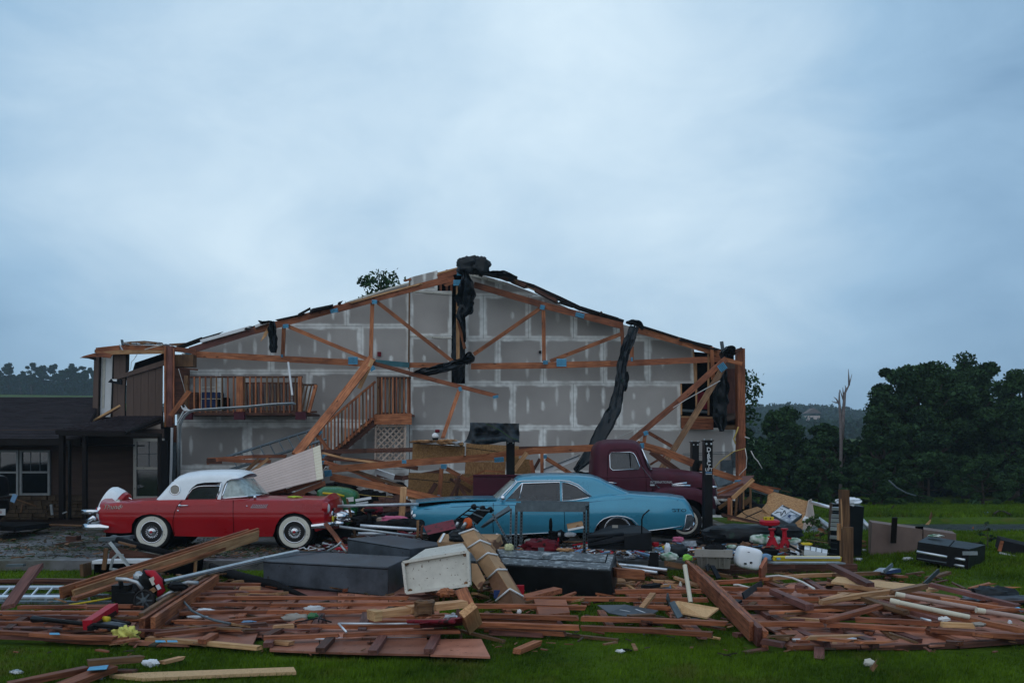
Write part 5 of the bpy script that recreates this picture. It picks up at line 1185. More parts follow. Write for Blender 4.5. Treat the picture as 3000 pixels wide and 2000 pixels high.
for pts,nm_,r_ in (([(1480,1567),(1560,1563),(1640,1558.5)],'sill_trim',.008),([(1878,1557),(1920,1552),(1960,1547),(2000,1541)],'sill_trim',.010),([(1742,1556),(1748,1540),(1757,1528),(1770,1518),(1788,1512),(1808,1510),(1832,1513),(1852,1520),(1866,1534),(1877,1552)],'arch_trim',.009)):
    q = xz('P',pts,YBL);trim(nm_,q,lambda x,z: yb(x,z)-.005,r_,M['chrome'],C2)
trim('body_crease',xz('P',[(1240,1492),(1330,1484),(1445,1480),(1640,1478),(1730,1470),(1850,1460),(1990,1466)],YBL),lambda x,z: yb(x,z)+.003,.004,M['navy'],C2)
# front end, rear light, badge, mirror, raised bonnet gap
c = P('P',1207,1500,YBL);mb = MB();mb.tube([(c.x-.005,yb(c.x+.05,.7)+.03,c.z+.03),(c.x-.02,yb(c.x+.05,.7)+.05,c.z-.06),(c.x-.0,yb(c.x+.05,.7)+.04,c.z-.2),(c.x+.03,yb(c.x+.05,.6)+.02,c.z-.27)],.016,7);mb.out('headlight_rim',M['chrome'],C2,True)
for s in (-1,1): mb = MB();mb.lathe([(.09,-.05),(.09,.02),(.06,.04),(.001,.05)],(c.x+.02,yc2+s*.66,c.z-.08),(-1,0,0),18);mb.out('headlight',M['head'],C2,True)
mb = MB();mb.box((c.x-.03,yc2,.42),(.14,1.7,.12));mb.out('front_bumper',M['chrome'],C2)
mb = MB();mb.hexa([(c.x+.10,yc2-.72,.815),(c.x+1.1,yc2-.72,.875),(c.x+1.1,yc2+.72,.875),(c.x+.10,yc2+.72,.815)],[(c.x+.10,yc2-.72,.77),(c.x+1.1,yc2-.72,.84),(c.x+1.1,yc2+.72,.84),(c.x+.10,yc2+.72,.77)]);mb.out('bonnet_gap',M['void'],C2)
v = [];f = []
for i in range(13):
    x = c.x+.06+i*.155;z = .845+.065*math.sin(min(1,i/7)*1.57)+.0
    for k in range(9): s = -1+k/4;v.append((x-.06*(1-s*s),yc2+s*.74,z+.03*(1-s*s)))
for i in range(12):
    for k in range(8): a = i*9+k;f.append((a,a+1,a+10,a+9))
n = len(v);v += [(a[0],a[1],a[2]-.02) for a in v];f += [tuple(q+n for q in t)[::-1] for t in f]+[(i*9,(i+1)*9,(i+1)*9+n,i*9+n) for i in range(12)]+[(k,n+k,n+k+1,k+1) for k in range(8)]
obj('bonnet',v,f,M['blue_car'],C2,smooth_=True,sharp=40)
pts = xz('P',[(2013,1508),(2029,1507),(2034,1520),(2032,1537),(2022,1550),(2004,1553),(2009,1540)],YBL);mb = MB();mb.add([(a,yb(a,b)-.012,b) for a,b in pts]+[(a,yb(a,b)+.05,b) for a,b in pts],[tuple(range(7)),tuple(range(13,6,-1))]+[(i,(i+1) % 7,7+(i+1) % 7,7+i) for i in range(7)]);mb.out('rear_bumper_end',M['dull_steel'],C2)
trim('bumper_trim',pts,lambda x,z: yb(x,z)-.014,.010,M['chrome'],C2,True);mb = MB();mb.tube([(xb_+.11,yc2-.8,.42),(xb_+.17,yc2-.5,.45),(xb_+.18,yc2+.6,.45)],.06,8);mb.out('rear_bumper',M['chrome'],C2,True)
c = P('P',1966,1499,YBL);text('GTO',.085,M['black'],C2,(c.x,yb(c.x+.1,c.z)-.012,c.z),(1,0,0),(0,0,1),.003,name='letter_badge',sx=1.6)
c = P('P',1473,1468,YBL);mb = MB();mb.lathe([(.02,-.05),(.05,-.02),(.055,.02),(.03,.04),(.001,.05)],(c.x+.0,YBL+.05,c.z+.06),(1,0,.3),16);mb.tube([(c.x,YBL+.05,c.z+.04),(c.x-.01,YBL+.12,c.z-.02)],.014,6);mb.out('wing_mirror',M['chrome'],C2,True)
mb = MB();mb.tube([P('P',1432,1466,YBL+.6),P('P',1442,1461,YBL+.5),P('P',1450,1455,YBL+.5)],.008,5);mb.tube([P('P',1330,1470,YBL+.5),P('P',1345,1466,YBL+.5),P('P',1380,1463,YBL+.6)],.012,5);mb.out('wiper',M['black'],C2)
# ---------- maroon pickup
YTR = 20.5;C3 = T('maroon_pickup','faded maroon 1950s pickup truck standing behind the blue coupe','truck',P('P',1900,1580,YTR+.9));yc3 = YTR+.92
YCB = YTR+.12
ct = xz('P',[(1743,1400),(1744,1370),(1747,1335),(1749,1322),(1753,1309),(1762,1299),(1783,1293.5),(1834,1292.5),(1862,1294),(1874,1298),(1882,1308),(1891,1335),(1900,1366),(1908,1380)],YCB)
cr_ = xz('P',[(1912,1480),(1744,1480)],YCB)
cw = xz('P',[(1787,1333),(1793,1325),(1847,1323.5),(1858,1327),(1865,1338),(1875,1366),(1872,1374),(1796,1377),(1788,1370)],YCB)
def w_cab(x,z): return .80-.22*max(0,z-1.25)
shell('cab',ct,cr_,w_cab,.15,lambda x,z: .06,yc3,M['maroon'],C3,holes=(cw,))
yq = lambda x,z: yc3-w_cab(x,z)-.006
for s in (-1,1): mb = MB();mb.add([(a,yc3+s*(w_cab(a,b)-.02),b) for a,b in cw],[tuple(range(9))]);mb.out('side_window',M['glass'],C3)
trim('window_trim',cw,yq,.010,M['chrome'],C3,True);trim('vent_bar',xz('P',[(1847,1324),(1849,1375)],YCB),yc3-.72,.012,M['black'],C3)
ds = xz('P',[(1778,1480),(1779,1400),(1781,1335),(1789,1317),(1850,1315.5),(1866,1320),(1874,1338),(1886,1372),(1893,1400),(1894,1480)],YCB);q = [Vector(ds[i]).lerp(Vector(ds[i+1]),k/5) for i in range(len(ds)-1) for k in range(5)];trim('panel_gap',[tuple(a) for a in q],lambda x,z: yc3-w_cab(x,z)+.001,.005,M['void'],C3)
trim('door_crease',xz('P',[(1744,1398),(1840,1398),(1905,1396)],YCB),lambda x,z: yc3-w_cab(x,z)+.004,.012,M['maroon'],C3)
b0,b1 = xz('P',[(1904,1374),(1881,1314)],YCB);v = [];f = []
for i in range(11):
    s = -1+i/5;v += [(b0[0]+.03+.10*(1-s*s),yc3+s*.68,b0[1]),(b1[0]+.02+.08*(1-s*s),yc3+s*.62,b1[1])]
    if i: f.append((2*i-2,2*i,2*i+1,2*i-1))
obj('windscreen',v,f,M['glass_ws'],C3,smooth_=True);mb = MB();mb.tube([v[0],v[1]],.016,6);mb.tube([v[2*i] for i in range(11)],.014,6);mb.out('windscreen_frame',M['chrome'],C3,True)
mb = MB();c = P('P',1830,1378,YCB);mb.box((c.x,yc3,c.z-.3),(.9,1.3,.5));mb.box((c.x-.35,yc3,c.z+.1),(.16,1.2,.3));mb.out('interior',M['void'],C3)
hd = xz('P',[(1900,1378),(1930,1379),(1956,1380),(2006,1385),(2063,1393),(2085,1399),(2095,1408),(2100,1430),(2103,1455),(2102,1485),(2097,1500)],YCB+.25)
hr_ = xz('P',[(1900,1500)],YCB+.25)
shell('bonnet',hd,hr_,lambda x,z: .60-.04*smooth(0,3.9,x),.16,lambda x,z: .07,yc3,M['maroon'],C3)
fd = xz('P',[(1895,1468),(1903,1452),(1915,1438),(1932,1431),(1960,1427.5),(2000,1427),(2045,1430),(2075,1438),(2092,1448),(2101,1462),(2105,1480),(2103,1505)],YTR)
fr_ = xz('P',[(2075,1510),(2068,1490),(2052,1472),(2030,1463),(2005,1460),(1980,1464),(1960,1476),(1948,1494),(1944,1515),(1890,1520),(1890,1490)],YTR)
shell('front_fender',fd,fr_,lambda x,z: .90-.05*smooth(3.6,4.3,x),.14,lambda x,z: .02,yc3,M['maroon'],C3)
mb = MB();c = P('P',2010,1500,YTR);mb.box((c.x,yc3,.75),(1.0,1.5,.6));mb.box((P('P',1850,0,YTR).x,yc3,.62),(3.4,1.4,.3));mb.out('underbody',M['void'],C3)
for u in (2008,1600):
    c = P('P',u,1535,YTR)
    for s in (-1,1): wheel(C3,(c.x,yc3+s*.80,.36),.36,.2,s,(.60,.72),'maroon',name='wheel')
for s in (-1,1):
    c = P('P',2094,1462,YTR);mb = MB();mb.lathe([(.10,-.06),(.105,.02),(.08,.05),(.001,.06)],(c.x+.05,yc3+s*.66,c.z-.05),(1,0,0),18);mb.out('headlight',M['head'],C3,True)
mb = MB();mb.tube([P('P',2080,1425,YTR+.2),P('P',2099,1427,YTR+.2)],.03,6);mb.out('bonnet_badge',M['chrome'],C3,True)
mb = MB();mb.hexa([(4.12,yc3-.85,.62),(4.2,yc3-.85,.62),(4.2,yc3+.85,.62),(4.12,yc3+.85,.62)],[(4.12,yc3-.85,.5),(4.2,yc3-.85,.5),(4.2,yc3+.85,.5),(4.12,yc3+.85,.5)]);mb.out('front_bumper',M['dull_steel'],C3)
for (a,b) in (((1967,1419),(2012,1414.5)),((1967,1422),(2022,1422.5))):
    mb = MB();mb.tube([P('P',*a,YTR+.28),P('P',*b,YTR+.28)],[.012,.03],8);mb.out('side_spear',M['chrome'],C3,True)
c = P('P',1905,1415,YTR+.11);text('INTERNATIONAL',.07,M['galv'],C3,c,(1,0,0),(0,0,1),.004,name='letter_badge',sx=.85);mb = MB();mb.box(P('P',1911,1420,YTR+.10),(.09,.02,.03));mb.out('number_badge',M['galv'],C3)
mb = MB();mb.tube([P('P',1782,1412,YTR+.07),P('P',1806,1415,YTR+.07)],.014,6);mb.out('door_handle',M['chrome'],C3,True)
mb = MB();mb.tube([P('P',1881,1368,YTR-.02),P('P',1929,1428,YTR-.05)],.006,5);mb.lathe([(.02,0),(.001,.02)],P('P',1930,1428,YTR-.05),(0,-1,0),8);mb.out('mirror_arm',M['dull_steel'],C3)
mb = MB();a = P('P',1386,1393,YTR+.1);b = P('P',1740,1500,YTR+.1)
mb.box(((a.x+b.x)/2,YTR+.13,(a.z+b.z)/2),(b.x-a.x,.05,a.z-b.z));mb.box(((a.x+b.x)/2,YTR+1.7,(a.z+b.z)/2),(b.x-a.x,.05,a.z-b.z));mb.box((a.x+.03,YTR+.92,(a.z+b.z)/2-.01),(.05,1.5,a.z-b.z));mb.box((b.x-.03,YTR+.92,(a.z+b.z)/2-.01),(.05,1.5,a.z-b.z));mb.box(((a.x+b.x)/2,YTR+.92,b.z+.1),(b.x-a.x-.05,1.5,.04));mb.out('load_bed',M['maroon'],C3)
mb = MB();mb.tube([(a.x,YTR+.1,a.z),(b.x,YTR+.1,a.z)],.025,6);mb.out('bed_rail',M['maroon'],C3)
# ---------- dark car at the left edge (only its tail shows)
YD = 19.5;C4 = T('dark_suv','dark car cut by the left edge, only its chrome bumper end and plate showing','car',(P('P',-90,1530,YD).x,YD+.8,0));yc4 = YD+.85
tp = xz('P',[(-732,1510),(-732,1420),(-672,1405),(-582,1370),(-362,1366),(-292,1392),(-172,1398),(-112,1396),(-99,1402),(-94,1415),(-93,1440),(-96,1460),(-94,1500)],YD);rs_ = xz('P',[(-132,1540),(-172,1542),(-187,1515),(-222,1500),(-257,1515),(-272,1545),(-562,1545),(-582,1515),(-617,1500),(-652,1515),(-667,1545),(-732,1545)],YD)
shell('body',tp,rs_,lambda x,z: .85-.12*max(0,z-.9),.08,lambda x,z: .05,yc4,M['black'],C4,step=.08)
mb = MB();c = P('P',-88,1462,YD);mb.tube([(c.x-.4,yc4-.88,c.z),(c.x-.05,yc4-.86,c.z),(c.x+.10,yc4-.6,c.z-.02),(c.x+.12,yc4+.5,c.z-.02)],.055,8);mb.out('bumper',M['chrome'],C4,True)
mb = MB();c = P('P',4,1499,YD+.9);mb.box(c,(.16,.02,.13));pl_ = mb.out('number_plate',M['white'],C4);text('331',.07,M['red_p'],pl_,(c.x-.06,c.y-.014,c.z-.03),(1,0,0),(0,0,1),.002,sx=.8)
for u in (-222,-617):
    c = P('P',u,1530,YD)
    wheel(C4,(c.x,yc4-.78,.33),.33,.2,-1,None)
for yy_ in (1410,1428,1448): mb = MB();mb.tube([P('P',-140,yy_,YD-.06),P('P',-96,yy_-1,YD-.04)],.012,5);mb.out('trim_strip',M['dull_steel'],C4)
mb = MB();mb.bar(P('P',36,1470,YD),P('P',45,1448,YD),.09,.02,(0,-1,0));tag(mb.out('loose_card',M['bluecloth']),'small pale blue card beside the bumper of the dark car','card')
# ---------- green ride-on mower
YM = 19.6;C5 = T('ride_on_mower','green and yellow ride-on mower behind the red car nose','mower',P('P',1000,1570,YM+.4))
mt = xz('P',[(925,1470),(928,1440),(945,1431),(985,1431),(1015,1436),(1035,1444),(1040,1454),(1040,1472),(1034,1500)],YM);mr_ = xz('P',[(1030,1512),(925,1515)],YM)
shell('bonnet',mt,mr_,lambda x,z: .27,.06,lambda x,z: .04,YM+.3,M['green_p'],C5,step=.04)
trim('stripe',xz('P',[(945,1444),(985,1447),(1008,1453)],YM),YM+.02,.022,M['yellow_p'],C5)
pp = xz('P',[(1014,1457),(1035,1455),(1036,1468),(1016,1470)],YM);patch2('headlight',pp,YM+.01,.03,M['head'],C5)
mb = MB();mb.box((P('P',1000,0,YM).x,YM+.3,.36),(.8,.55,.2));mb.out('frame',M['green_p'],C5)
for (u,rr,y_) in ((1000,.2,YM),(870,.30,YM-.05)):
    c = P('P',u,1556,y_);wh = T('wheel',None,None,(c.x,y_,rr));wh.parent = C5;wh.matrix_local = WM[C5.name].inverted() @ Matrix.Translation((c.x,y_,rr));wh.pop('label',None)
    mb = MB();mb.lathe([(rr*.5,-.08),(rr*.95,-.08),(rr,-.03),(rr,.03),(rr*.95,.08),(rr*.5,.08)],(c.x,y_,rr),(0,-1,0),26);mb.out('tyre',M['tyre'],wh,True,40);mb = MB();mb.lathe([(rr*.52,.07),(rr*.45,.05),(.001,.06)],(c.x,y_,rr),(0,-1,0),20);mb.out('hub',M['yellow_p'],wh,True,40)
# ---------------------------------------------------------------- fallen roof trusses and wreckage against the wall
def item(name,label,cat,loc,group=None): return T(name,label,cat,loc,group)
def one(o,label,cat,group=None): return tag(o,label,cat,group)
def tmP(pts,w,mat,parent,name='chord',Y=24,Y2=None,t=.038,ends=(0,0)):
    n = len(pts)-1
    for i in range(n):
        ya = Y+((Y2 or Y)-Y)*i/n;yb_ = Y+((Y2 or Y)-Y)*(i+1)/n
        tb('P',*pts[i],*pts[i+1],w,ya,mat,parent,name,Y2=yb_,t=t,ends=(ends[0] if i == 0 else 0,ends[1] if i == n-1 else 0))
t1 = item('hanging_truss','long diagonal truss arm hanging from the ceiling chord down in front of the stairs','truss',P('P',870,1330,23.6))
tmP([(1090,1050),(980,1192),(866,1332)],24,'girt',t1,Y=26.2,Y2=23.6,t=.08);tmP([(1092,1053),(1051,1140)],12,'tan_wood',t1,'web',26.0,25.9,ends=(0,.1));tmP([(930,1275),(965,1318)],10,'girt',t1,'web',24.3)
plate(934,1266,15,14,-35,24.3,t1)
t2 = item('hanging_truss','short loose truss arm sloping right below the black fabric in the middle of the wall','truss',P('P',1460,1163,26))
tmP([(1094,1064),(1280,1115),(1462,1161)],12,'red_wood',t2,Y=26.2,Y2=26.0,ends=(0,.1));tmP([(1346,1140),(1296,1284)],11,'girt',t2,'web',25.9,25.0,ends=(0,.1));plate(1348,1139,10,12,20,25.8,t2);plate(1452,1162,16,8,12,25.9,t2)
t3 = item('hanging_truss','upper one of the two truss arms sloping down left from the right corner post','truss',P('P',1844,1296,24))
tmP([(2126,1052),(1985,1178),(1842,1298)],17,'red_wood',t3,Y=26.1,Y2=24.2,t=.08);tmP([(1899,1266),(1975,1311)],10,'red_wood',t3,'web',24.6);tmP([(1890,1270),(1886,1302)],10,'girt',t3,'web',24.5);plate(1892,1268,13,12,20,24.4,t3)
t4 = item('hanging_truss','lower steeper truss arm leaning from the right corner post to behind the pickup bonnet','truss',P('P',1937,1378,24))
tmP([(2118,1078),(2030,1225),(1934,1380)],17,'old_wood',t4,Y=25.9,Y2=23.6,t=.08);plate(2116,1075,22,22,-55,25.7,t4)
t5 = item('fallen_truss','fallen roof truss whose chord runs level behind the pickup cab and the left lift post','truss',P('P',1200,1450,22))
tmP([(962,1375),(1180,1357),(1412,1340),(1560,1320),(1745,1311)],20,'girt',t5,Y=22.2,ends=(.05,.0));tmP([(968,1396),(1130,1428),(1300,1466),(1350,1480)],21,'girt',t5,Y=22.0,Y2=21.6,ends=(0,.1))
tmP([(1294,1370),(1286,1460)],12,'girt',t5,'web',21.9);tmP([(1308,1372),(1385,1415)],13,'girt',t5,'web',21.95);tmP([(1544,1325),(1506,1378)],13,'tan_wood',t5,'web',21.9);tmP([(1588,1328),(1588,1392)],10,'girt',t5,'web',22);tmP([(1600,1342),(1680,1392)],12,'girt',t5,'web',21.9)
tmP([(1555,1347),(1563,1388)],11,'girt',t5,'web',22.1);tmP([(1582,1343),(1562,1378)],9,'dark_wood',t5,'web',22.2);tmP([(1278,1415),(1256,1450)],14,'dark_wood',t5,'web',22.2);tmP([(1318,1402),(1380,1440)],9,'dark_wood',t5,'web',22.2)
for a in ((961,1386,22,18,10),(1300,1366,17,13,0),(1462,1346,28,14,5),(1597,1337,10,11,0),(1184,1352,13,10,0),(1285,1456,8,13,0)): plate(*a,21.8,t5)
t6 = item('fallen_truss','dark fallen truss chord lying level across the foot of the lattice panel','truss',P('P',1075,1330,23.4));tmP([(942,1323),(1075,1320),(1210,1317)],13,'dark_wood',t6,Y=23.4,t=.1)
tmP([(1510,1312),(1745,1308)],9,'dark_wood',t6,Y=23.5);plate(951,1336,14,10,0,23.2,t6)
t7 = item('fallen_truss','fallen truss sloping down to the right from the pickup roof to the leaning strand board','truss',P('P',2200,1450,21.5))
tmP([(1866,1300),(1950,1324),(2030,1357)],21,'girt',t7,Y=21.4,t=.08);tmP([(2052,1367),(2160,1405),(2265,1443)],18,'girt',t7,Y=21.3,t=.08,ends=(0,.1));plate(1881,1305,12,15,0,21.2,t7);plate(2162,1411,18,11,5,21.1,t7)
tmP([(1906,1322),(1990,1382)],17,'dark_wood',t7,'web',21.8);tmP([(1905,1360),(1948,1335)],6,'red_wood',t7,'web',22)
t8 = item('fallen_truss','broken truss stub lying over the siding panel in front of the stair foot','truss',P('P',700,1350,23))
tmP([(604,1346),(655,1343),(740,1337),(845,1336)],10,'red_wood',t8,Y=23.2,ends=(.05,.1));tmP([(606,1356),(640,1345),(700,1350),(800,1352)],10,'red_wood',t8,Y=23.0,ends=(0,.1));tmP([(606,1350),(650,1350)],16,'dark_wood',t8,'end_block',23)
tmP([(762,1340),(716,1385)],10,'old_wood',t8,'web',22.9,ends=(.05,.05));tmP([(790,1340),(712,1402)],8,'tan_wood',t8,'web',22.8,ends=(.05,.05))
plate(952,1354,18,10,0,22.8,t8)
tA = item('fallen_truss','lower tangled truss chords fanning out right of the siding panel, above the green mower','truss',P('P',1050,1450,21.6))
for a,w,m,y in ((((945,1340),(1100,1352),(1230,1372)),12,'dark_wood',22.9),(((940,1325),(1010,1342),(1130,1358)),6,'tan_wood',22.7),(((985,1363),(1060,1385),(1200,1433)),9,'old_wood',22.3),(((948,1352),(1040,1380),(1130,1420)),12,'red_wood',22.6),(((1100,1390),(1180,1400),(1295,1380)),13,'dark_wood',22.6),(((1010,1470),(1120,1463),(1180,1455)),16,'dark_wood',22.4),(((1030,1450),(1110,1462)),12,'dark_wood',22.6)): tmP(a,w,m,tA,Y=y,ends=(.1,.1))
# loose gusset boards and braces
LB = 'loose lumber leaning in the wreck'
def loose(pts,w,mat,label,Y,Y2=None,t=.038,ends=(.06,.06),name='loose_board',cat='board'):
    n = len(pts)-1
    if n == 1: o = tb('P',*pts[0],*pts[1],w,Y,mat,None,name,Y2=Y2,t=t,ends=ends);return tag(o,label,cat,LB)
    tt = T(name,label,cat,P('P',*pts[-1],Y),LB);tmP(pts,w,mat,tt,'plank',Y,Y2,t,ends)
loose([(1183,1422),(1178,1500),(1172,1560)],18,'tan_wood','bright new stud standing upright between the mower and the blue car',19.2)
loose([(1015,1456),(1028,1510),(1042,1572)],6,'old_wood','thin stick leaning on the green mower bonnet',19.2)
loose([(952,1530),(985,1572),(1020,1620)],12,'red_wood','split board propped against the red car bumper',17.6,16.6)
loose([(1058,1488),(1145,1541)],11,'tan_wood','short board sloping down right behind the thin pipes',19.0)
loose([(1224,1520),(1224,1576)],7,'old_wood','short stub of wood upright in front of the blue car nose',17.0)
loose([(1237,1534),(1234,1578)],7,'dark_wood','darker stub of wood upright beside the pale stub',16.9)
loose([(1352,1410),(1420,1378),(1480,1382)],5,'girt','thin bent lath in front of the strand board',21.3)
for i,(a,b,y) in enumerate((((1345,1390),(1335,1470),21.2),((1330,1400),(1372,1462),21.1),((1318,1460),(1350,1400),21.0))): loose([a,b],9,'dark_wood',['dark upright brace behind the blue bonnet','dark brace sloping right behind the blue bonnet','dark brace sloping left behind the blue bonnet'][i],y)
# siding panel and its framing
SP = item('fallen_wall_panel','fallen panel of pale lap siding tilted behind the red car','wall panel',P('P',850,1440,20.8))
A,B,C_,D_ = P('P',700,1395,21.2),P('P',938,1303,21.6),P('P',947,1401,20.2),P('P',742,1452,19.9)
A = P('P',712,1388,21.2);NB = 11
for i in range(NB):
    s0,s1 = i/NB,(i+1)/NB;a,b = A.lerp(D_,s0),B.lerp(C_,s0);c,d = B.lerp(C_,s1),A.lerp(D_,s1);nn = (b-a).cross(d-a).normalized();nn = nn if nn.y < 0 else -nn
    e_ = .82+.1*0;
    for (p,q,m_) in ((0,.90,'siding_w'),(.902,1,'siding_c')):
        mb = MB();a2,b2,c2,d2 = a.lerp(b,p),a.lerp(b,q),d.lerp(c,q),d.lerp(c,p);mb.hexa([a2,b2,c2+nn*.005,d2+nn*.005],[a2-nn*.012,b2-nn*.012,c2-nn*.012,d2-nn*.012]);mb.out('siding_board',M[m_],SP)
for a in (((750,1450),(850,1432),14),((835,1440),(950,1400),13),((850,1455),(957,1412),14),((760,1462),(900,1450),10),((865,1440),(872,1455),8)): tmP(a[:2],a[2],'red_wood',SP,'stud',20.3,ends=(.05,.1))
mb = MB();mb.slab([P('P',700,1385,21.5),P('P',722,1376,21.5),P('P',712,1412,21.4),P('P',700,1412,21.4)],.03);one(mb.out('siding_scrap',M['beige']),'small beige siding scrap at the left end of the fallen siding panel','panel')
# ladder behind
def ladder(name,label,a,b,Wv,n,mat,r=.02):
    """rails along a-b and a+Wv..b+Wv"""
    t = T(name,label,'ladder',a)
    for o_ in (Vector(),Vector(Wv)):
        mb = MB();mb.bar(a+o_,b+o_,.03,.075,Vector(Wv).normalized());mb.out('rail',M[mat],t)
    for i in range(n):
        p = a.lerp(b,(i+.5)/n);mb = MB();mb.tube([p,p+Vector(Wv)],.016,6);mb.out('rung',M[mat],t)
    return t
a = P('P',664,1338,24.6);b = P('P',935,1252,25.6);ladder('aluminium_ladder','grey ladder lying aslant in the rubble below the balcony',a,b,P('P',692,1372,24.2)-P('P',675,1336,24.6),10,'dull_steel')
tb_l = tb('P',660,1378,860,1315,5,24,'dull_steel');one(tb_l,'long dark metal rail below the leaning ladder','rail')
# strand-board stack behind the blue bonnet
for (pts,lab,Y,m) in (([(1210,1297),(1361,1307),(1360,1352),(1207,1350)],'upper left strand-board sheet standing behind the truss chord',22.8,'osb_dark'),([(1366,1298),(1520,1306),(1520,1352),(1364,1350)],'upper right strand-board sheet under the black fabric',22.9,'osb_dark'),
                         ([(1364,1352),(1482,1352),(1480,1392),(1360,1400)],'strand-board sheet between the chord and the left lift post',22.7,'osb'),([(1197,1384),(1386,1388),(1385,1466),(1194,1462)],'lower strand-board sheet just behind the blue bonnet',22.5,'osb_dark'),([(1484,1340),(1552,1345),(1560,1388),(1484,1388)],'narrow strand-board piece right of the left lift post',22.8,'osb_dark')):
    mb = MB();mb.slab([P('P',x,y,Y) for x,y in pts],.15);one(mb.out('strand_board',M[m]),lab,'board sheet','strand-board sheets stacked behind the blue car')
for a,lab in (((1212,1298,1360,1308),'thin black strap along the top of the left strand board'),((1366,1311,1480,1326),'thin black strap on the board under the black fabric'),((1364,1337,1400,1341),'short black strap just above the truss chord'),((1196,1401,1320,1412),'thin black strap across the lower strand board')):
    o_ = tb('P',*a,2.2,22.3,'black');one(o_,lab,'strap','black straps across the strand boards')
for i,(c,d,m) in enumerate((((1240,1293),(75,9),'tan_wood'),((1310,1294),(60,14),'tan_wood'),((1338,1297),(40,10),'paper'),((1352,1300),(14,12),'yellow_wood'))):
    p = P('P',*c,22.6);one(lump(p,(d[0]/F*22.6,.3,d[1]/F*22.6),M[m],'torn_board',amp=.5,freq=4,seed=i,sq=.8),['splintered plank end on the left strand board','mound of torn fibre on top of the left strand board','pale scrap on the strand board beside the fabric','bright splinter standing at the fabric edge'][i],'scrap')
LP = item('floodlight','small white floodlight hanging above the strand boards','lamp',P('P',1278,1285,23));mb = MB();c = P('P',1275,1275,23);mb.lathe([(.03,.06),(.075,.02),(.08,-.02),(.07,-.04),(.001,-.04)],c,(0,-.3,1),16);mb.out('shade',M['white'],LP,True);mb = MB();mb.lathe([(.07,-.04),(.068,-.10),(.001,-.105)],c,(0,-.3,1),16);mb.out('lens',M['black'],LP,True);mb = MB();mb.tube([c+Vector((0,0,.1)),P('P',1288,1262,23)],.04,6);mb.out('bracket',M['red_d'],LP,True)
# ---- black fabric strips
FB = 'black fabric torn over the frame'
def cloth(label,k,pts,wz,Y,dep=.18,seed=0,Y2=None,mat='tarp',amp=.35):
    n = len(pts);pp = [P(k,u,v,Y+((Y2 or Y)-Y)*i/(n-1)) for i,(u,v) in enumerate(pts)];s = Y/F/Z[k][2];ws_ = [w*s for w in wz] if isinstance(wz,(list,tuple)) else wz*s
    return tag(crumple(pp,ws_,dep,M[mat],'black_fabric',seed=seed,amp=amp),label,'fabric',FB)
tag(lump(P('C',1455,305,26.6),(.56,.5,.46),M['tarp'],'black_fabric',amp=.3,freq=2.0,seed=1,sq=.7,nu=36,nv=24),'black fabric hood bunched over the roof peak','fabric',FB);tag(lump(P('C',1605,315,26.5),(.44,.4,.44),M['tarp'],'black_fabric',amp=.34,freq=2.1,seed=2,sq=.65,nu=30,nv=20,tilt=25),'second hump of black fabric right of the peak','fabric',FB)
cloth('black fabric trailing down the upper right roof slope','C',[(1500,375),(1700,400),(1860,400),(2020,450)],[40,50,70,40],26.6,.3,3);cloth('black fabric strip hanging from the peak to the lower chord','C',[(1420,380),(1440,520),(1430,680),(1420,800),(1370,880),(1400,1000),(1420,1180)],[70,160,230,170,110,60,40],26.5,.25,4)
cloth('dark fabric backing the gap in the middle of the wall','C',[(1330,880),(1330,1100),(1345,1300),(1345,1520),(1340,1650)],[60,110,140,150,110],27.3,.1,5);cloth('knot of black fabric on the lower chord under the peak','C',[(1400,1400),(1470,1370),(1530,1380)],[90,130,60],26.4,.35,6)
cloth('black fabric tail drooping left along the lower chord','C',[(790,1560),(920,1540),(1100,1500),(1300,1450),(1420,1420)],[50,85,90,110,90],26.3,.25,7)
cloth('black fabric flap hanging beside the balcony truss','B',[(1165,160),(1170,280),(1180,400),(1180,520)],[80,90,85,90],26.6,.15,8);cloth('black fabric scrap on the left roof slope','B',[(1010,155),(1050,180),(1150,160)],[20,30,15],26.5,.1,9)
cloth('black fabric hump on the right roof slope above the long strip','D',[(1050,135),(1110,140),(1170,160),(1210,200)],[20,50,50,25],26.4,.3,10)
cloth('long black fabric strip falling from the right roof slope to behind the pickup','D',[(1120,180),(1080,300),(1030,430),(1000,600),(980,760),(940,940),(860,1090),(780,1250),(680,1390),(580,1500)],[110,105,80,85,85,110,130,120,110,70],26.2,.09,11,24.0,amp=.26)
cloth('torn fabric flap on the long strip','D',[(1045,590),(1045,680),(1030,770)],[50,55,40],26.0,.1,12);cloth('black fabric curtain hanging left of the right corner post','D',[(1940,560),(1920,700),(1910,850),(1915,1000),(1925,1140)],[80,120,140,130,60],26.6,.2,13)
cloth('bunched black fabric at the top of the right corner','D',[(1940,470),(1950,420),(2000,395),(2040,440)],[40,80,80,30],26.3,.3,14)
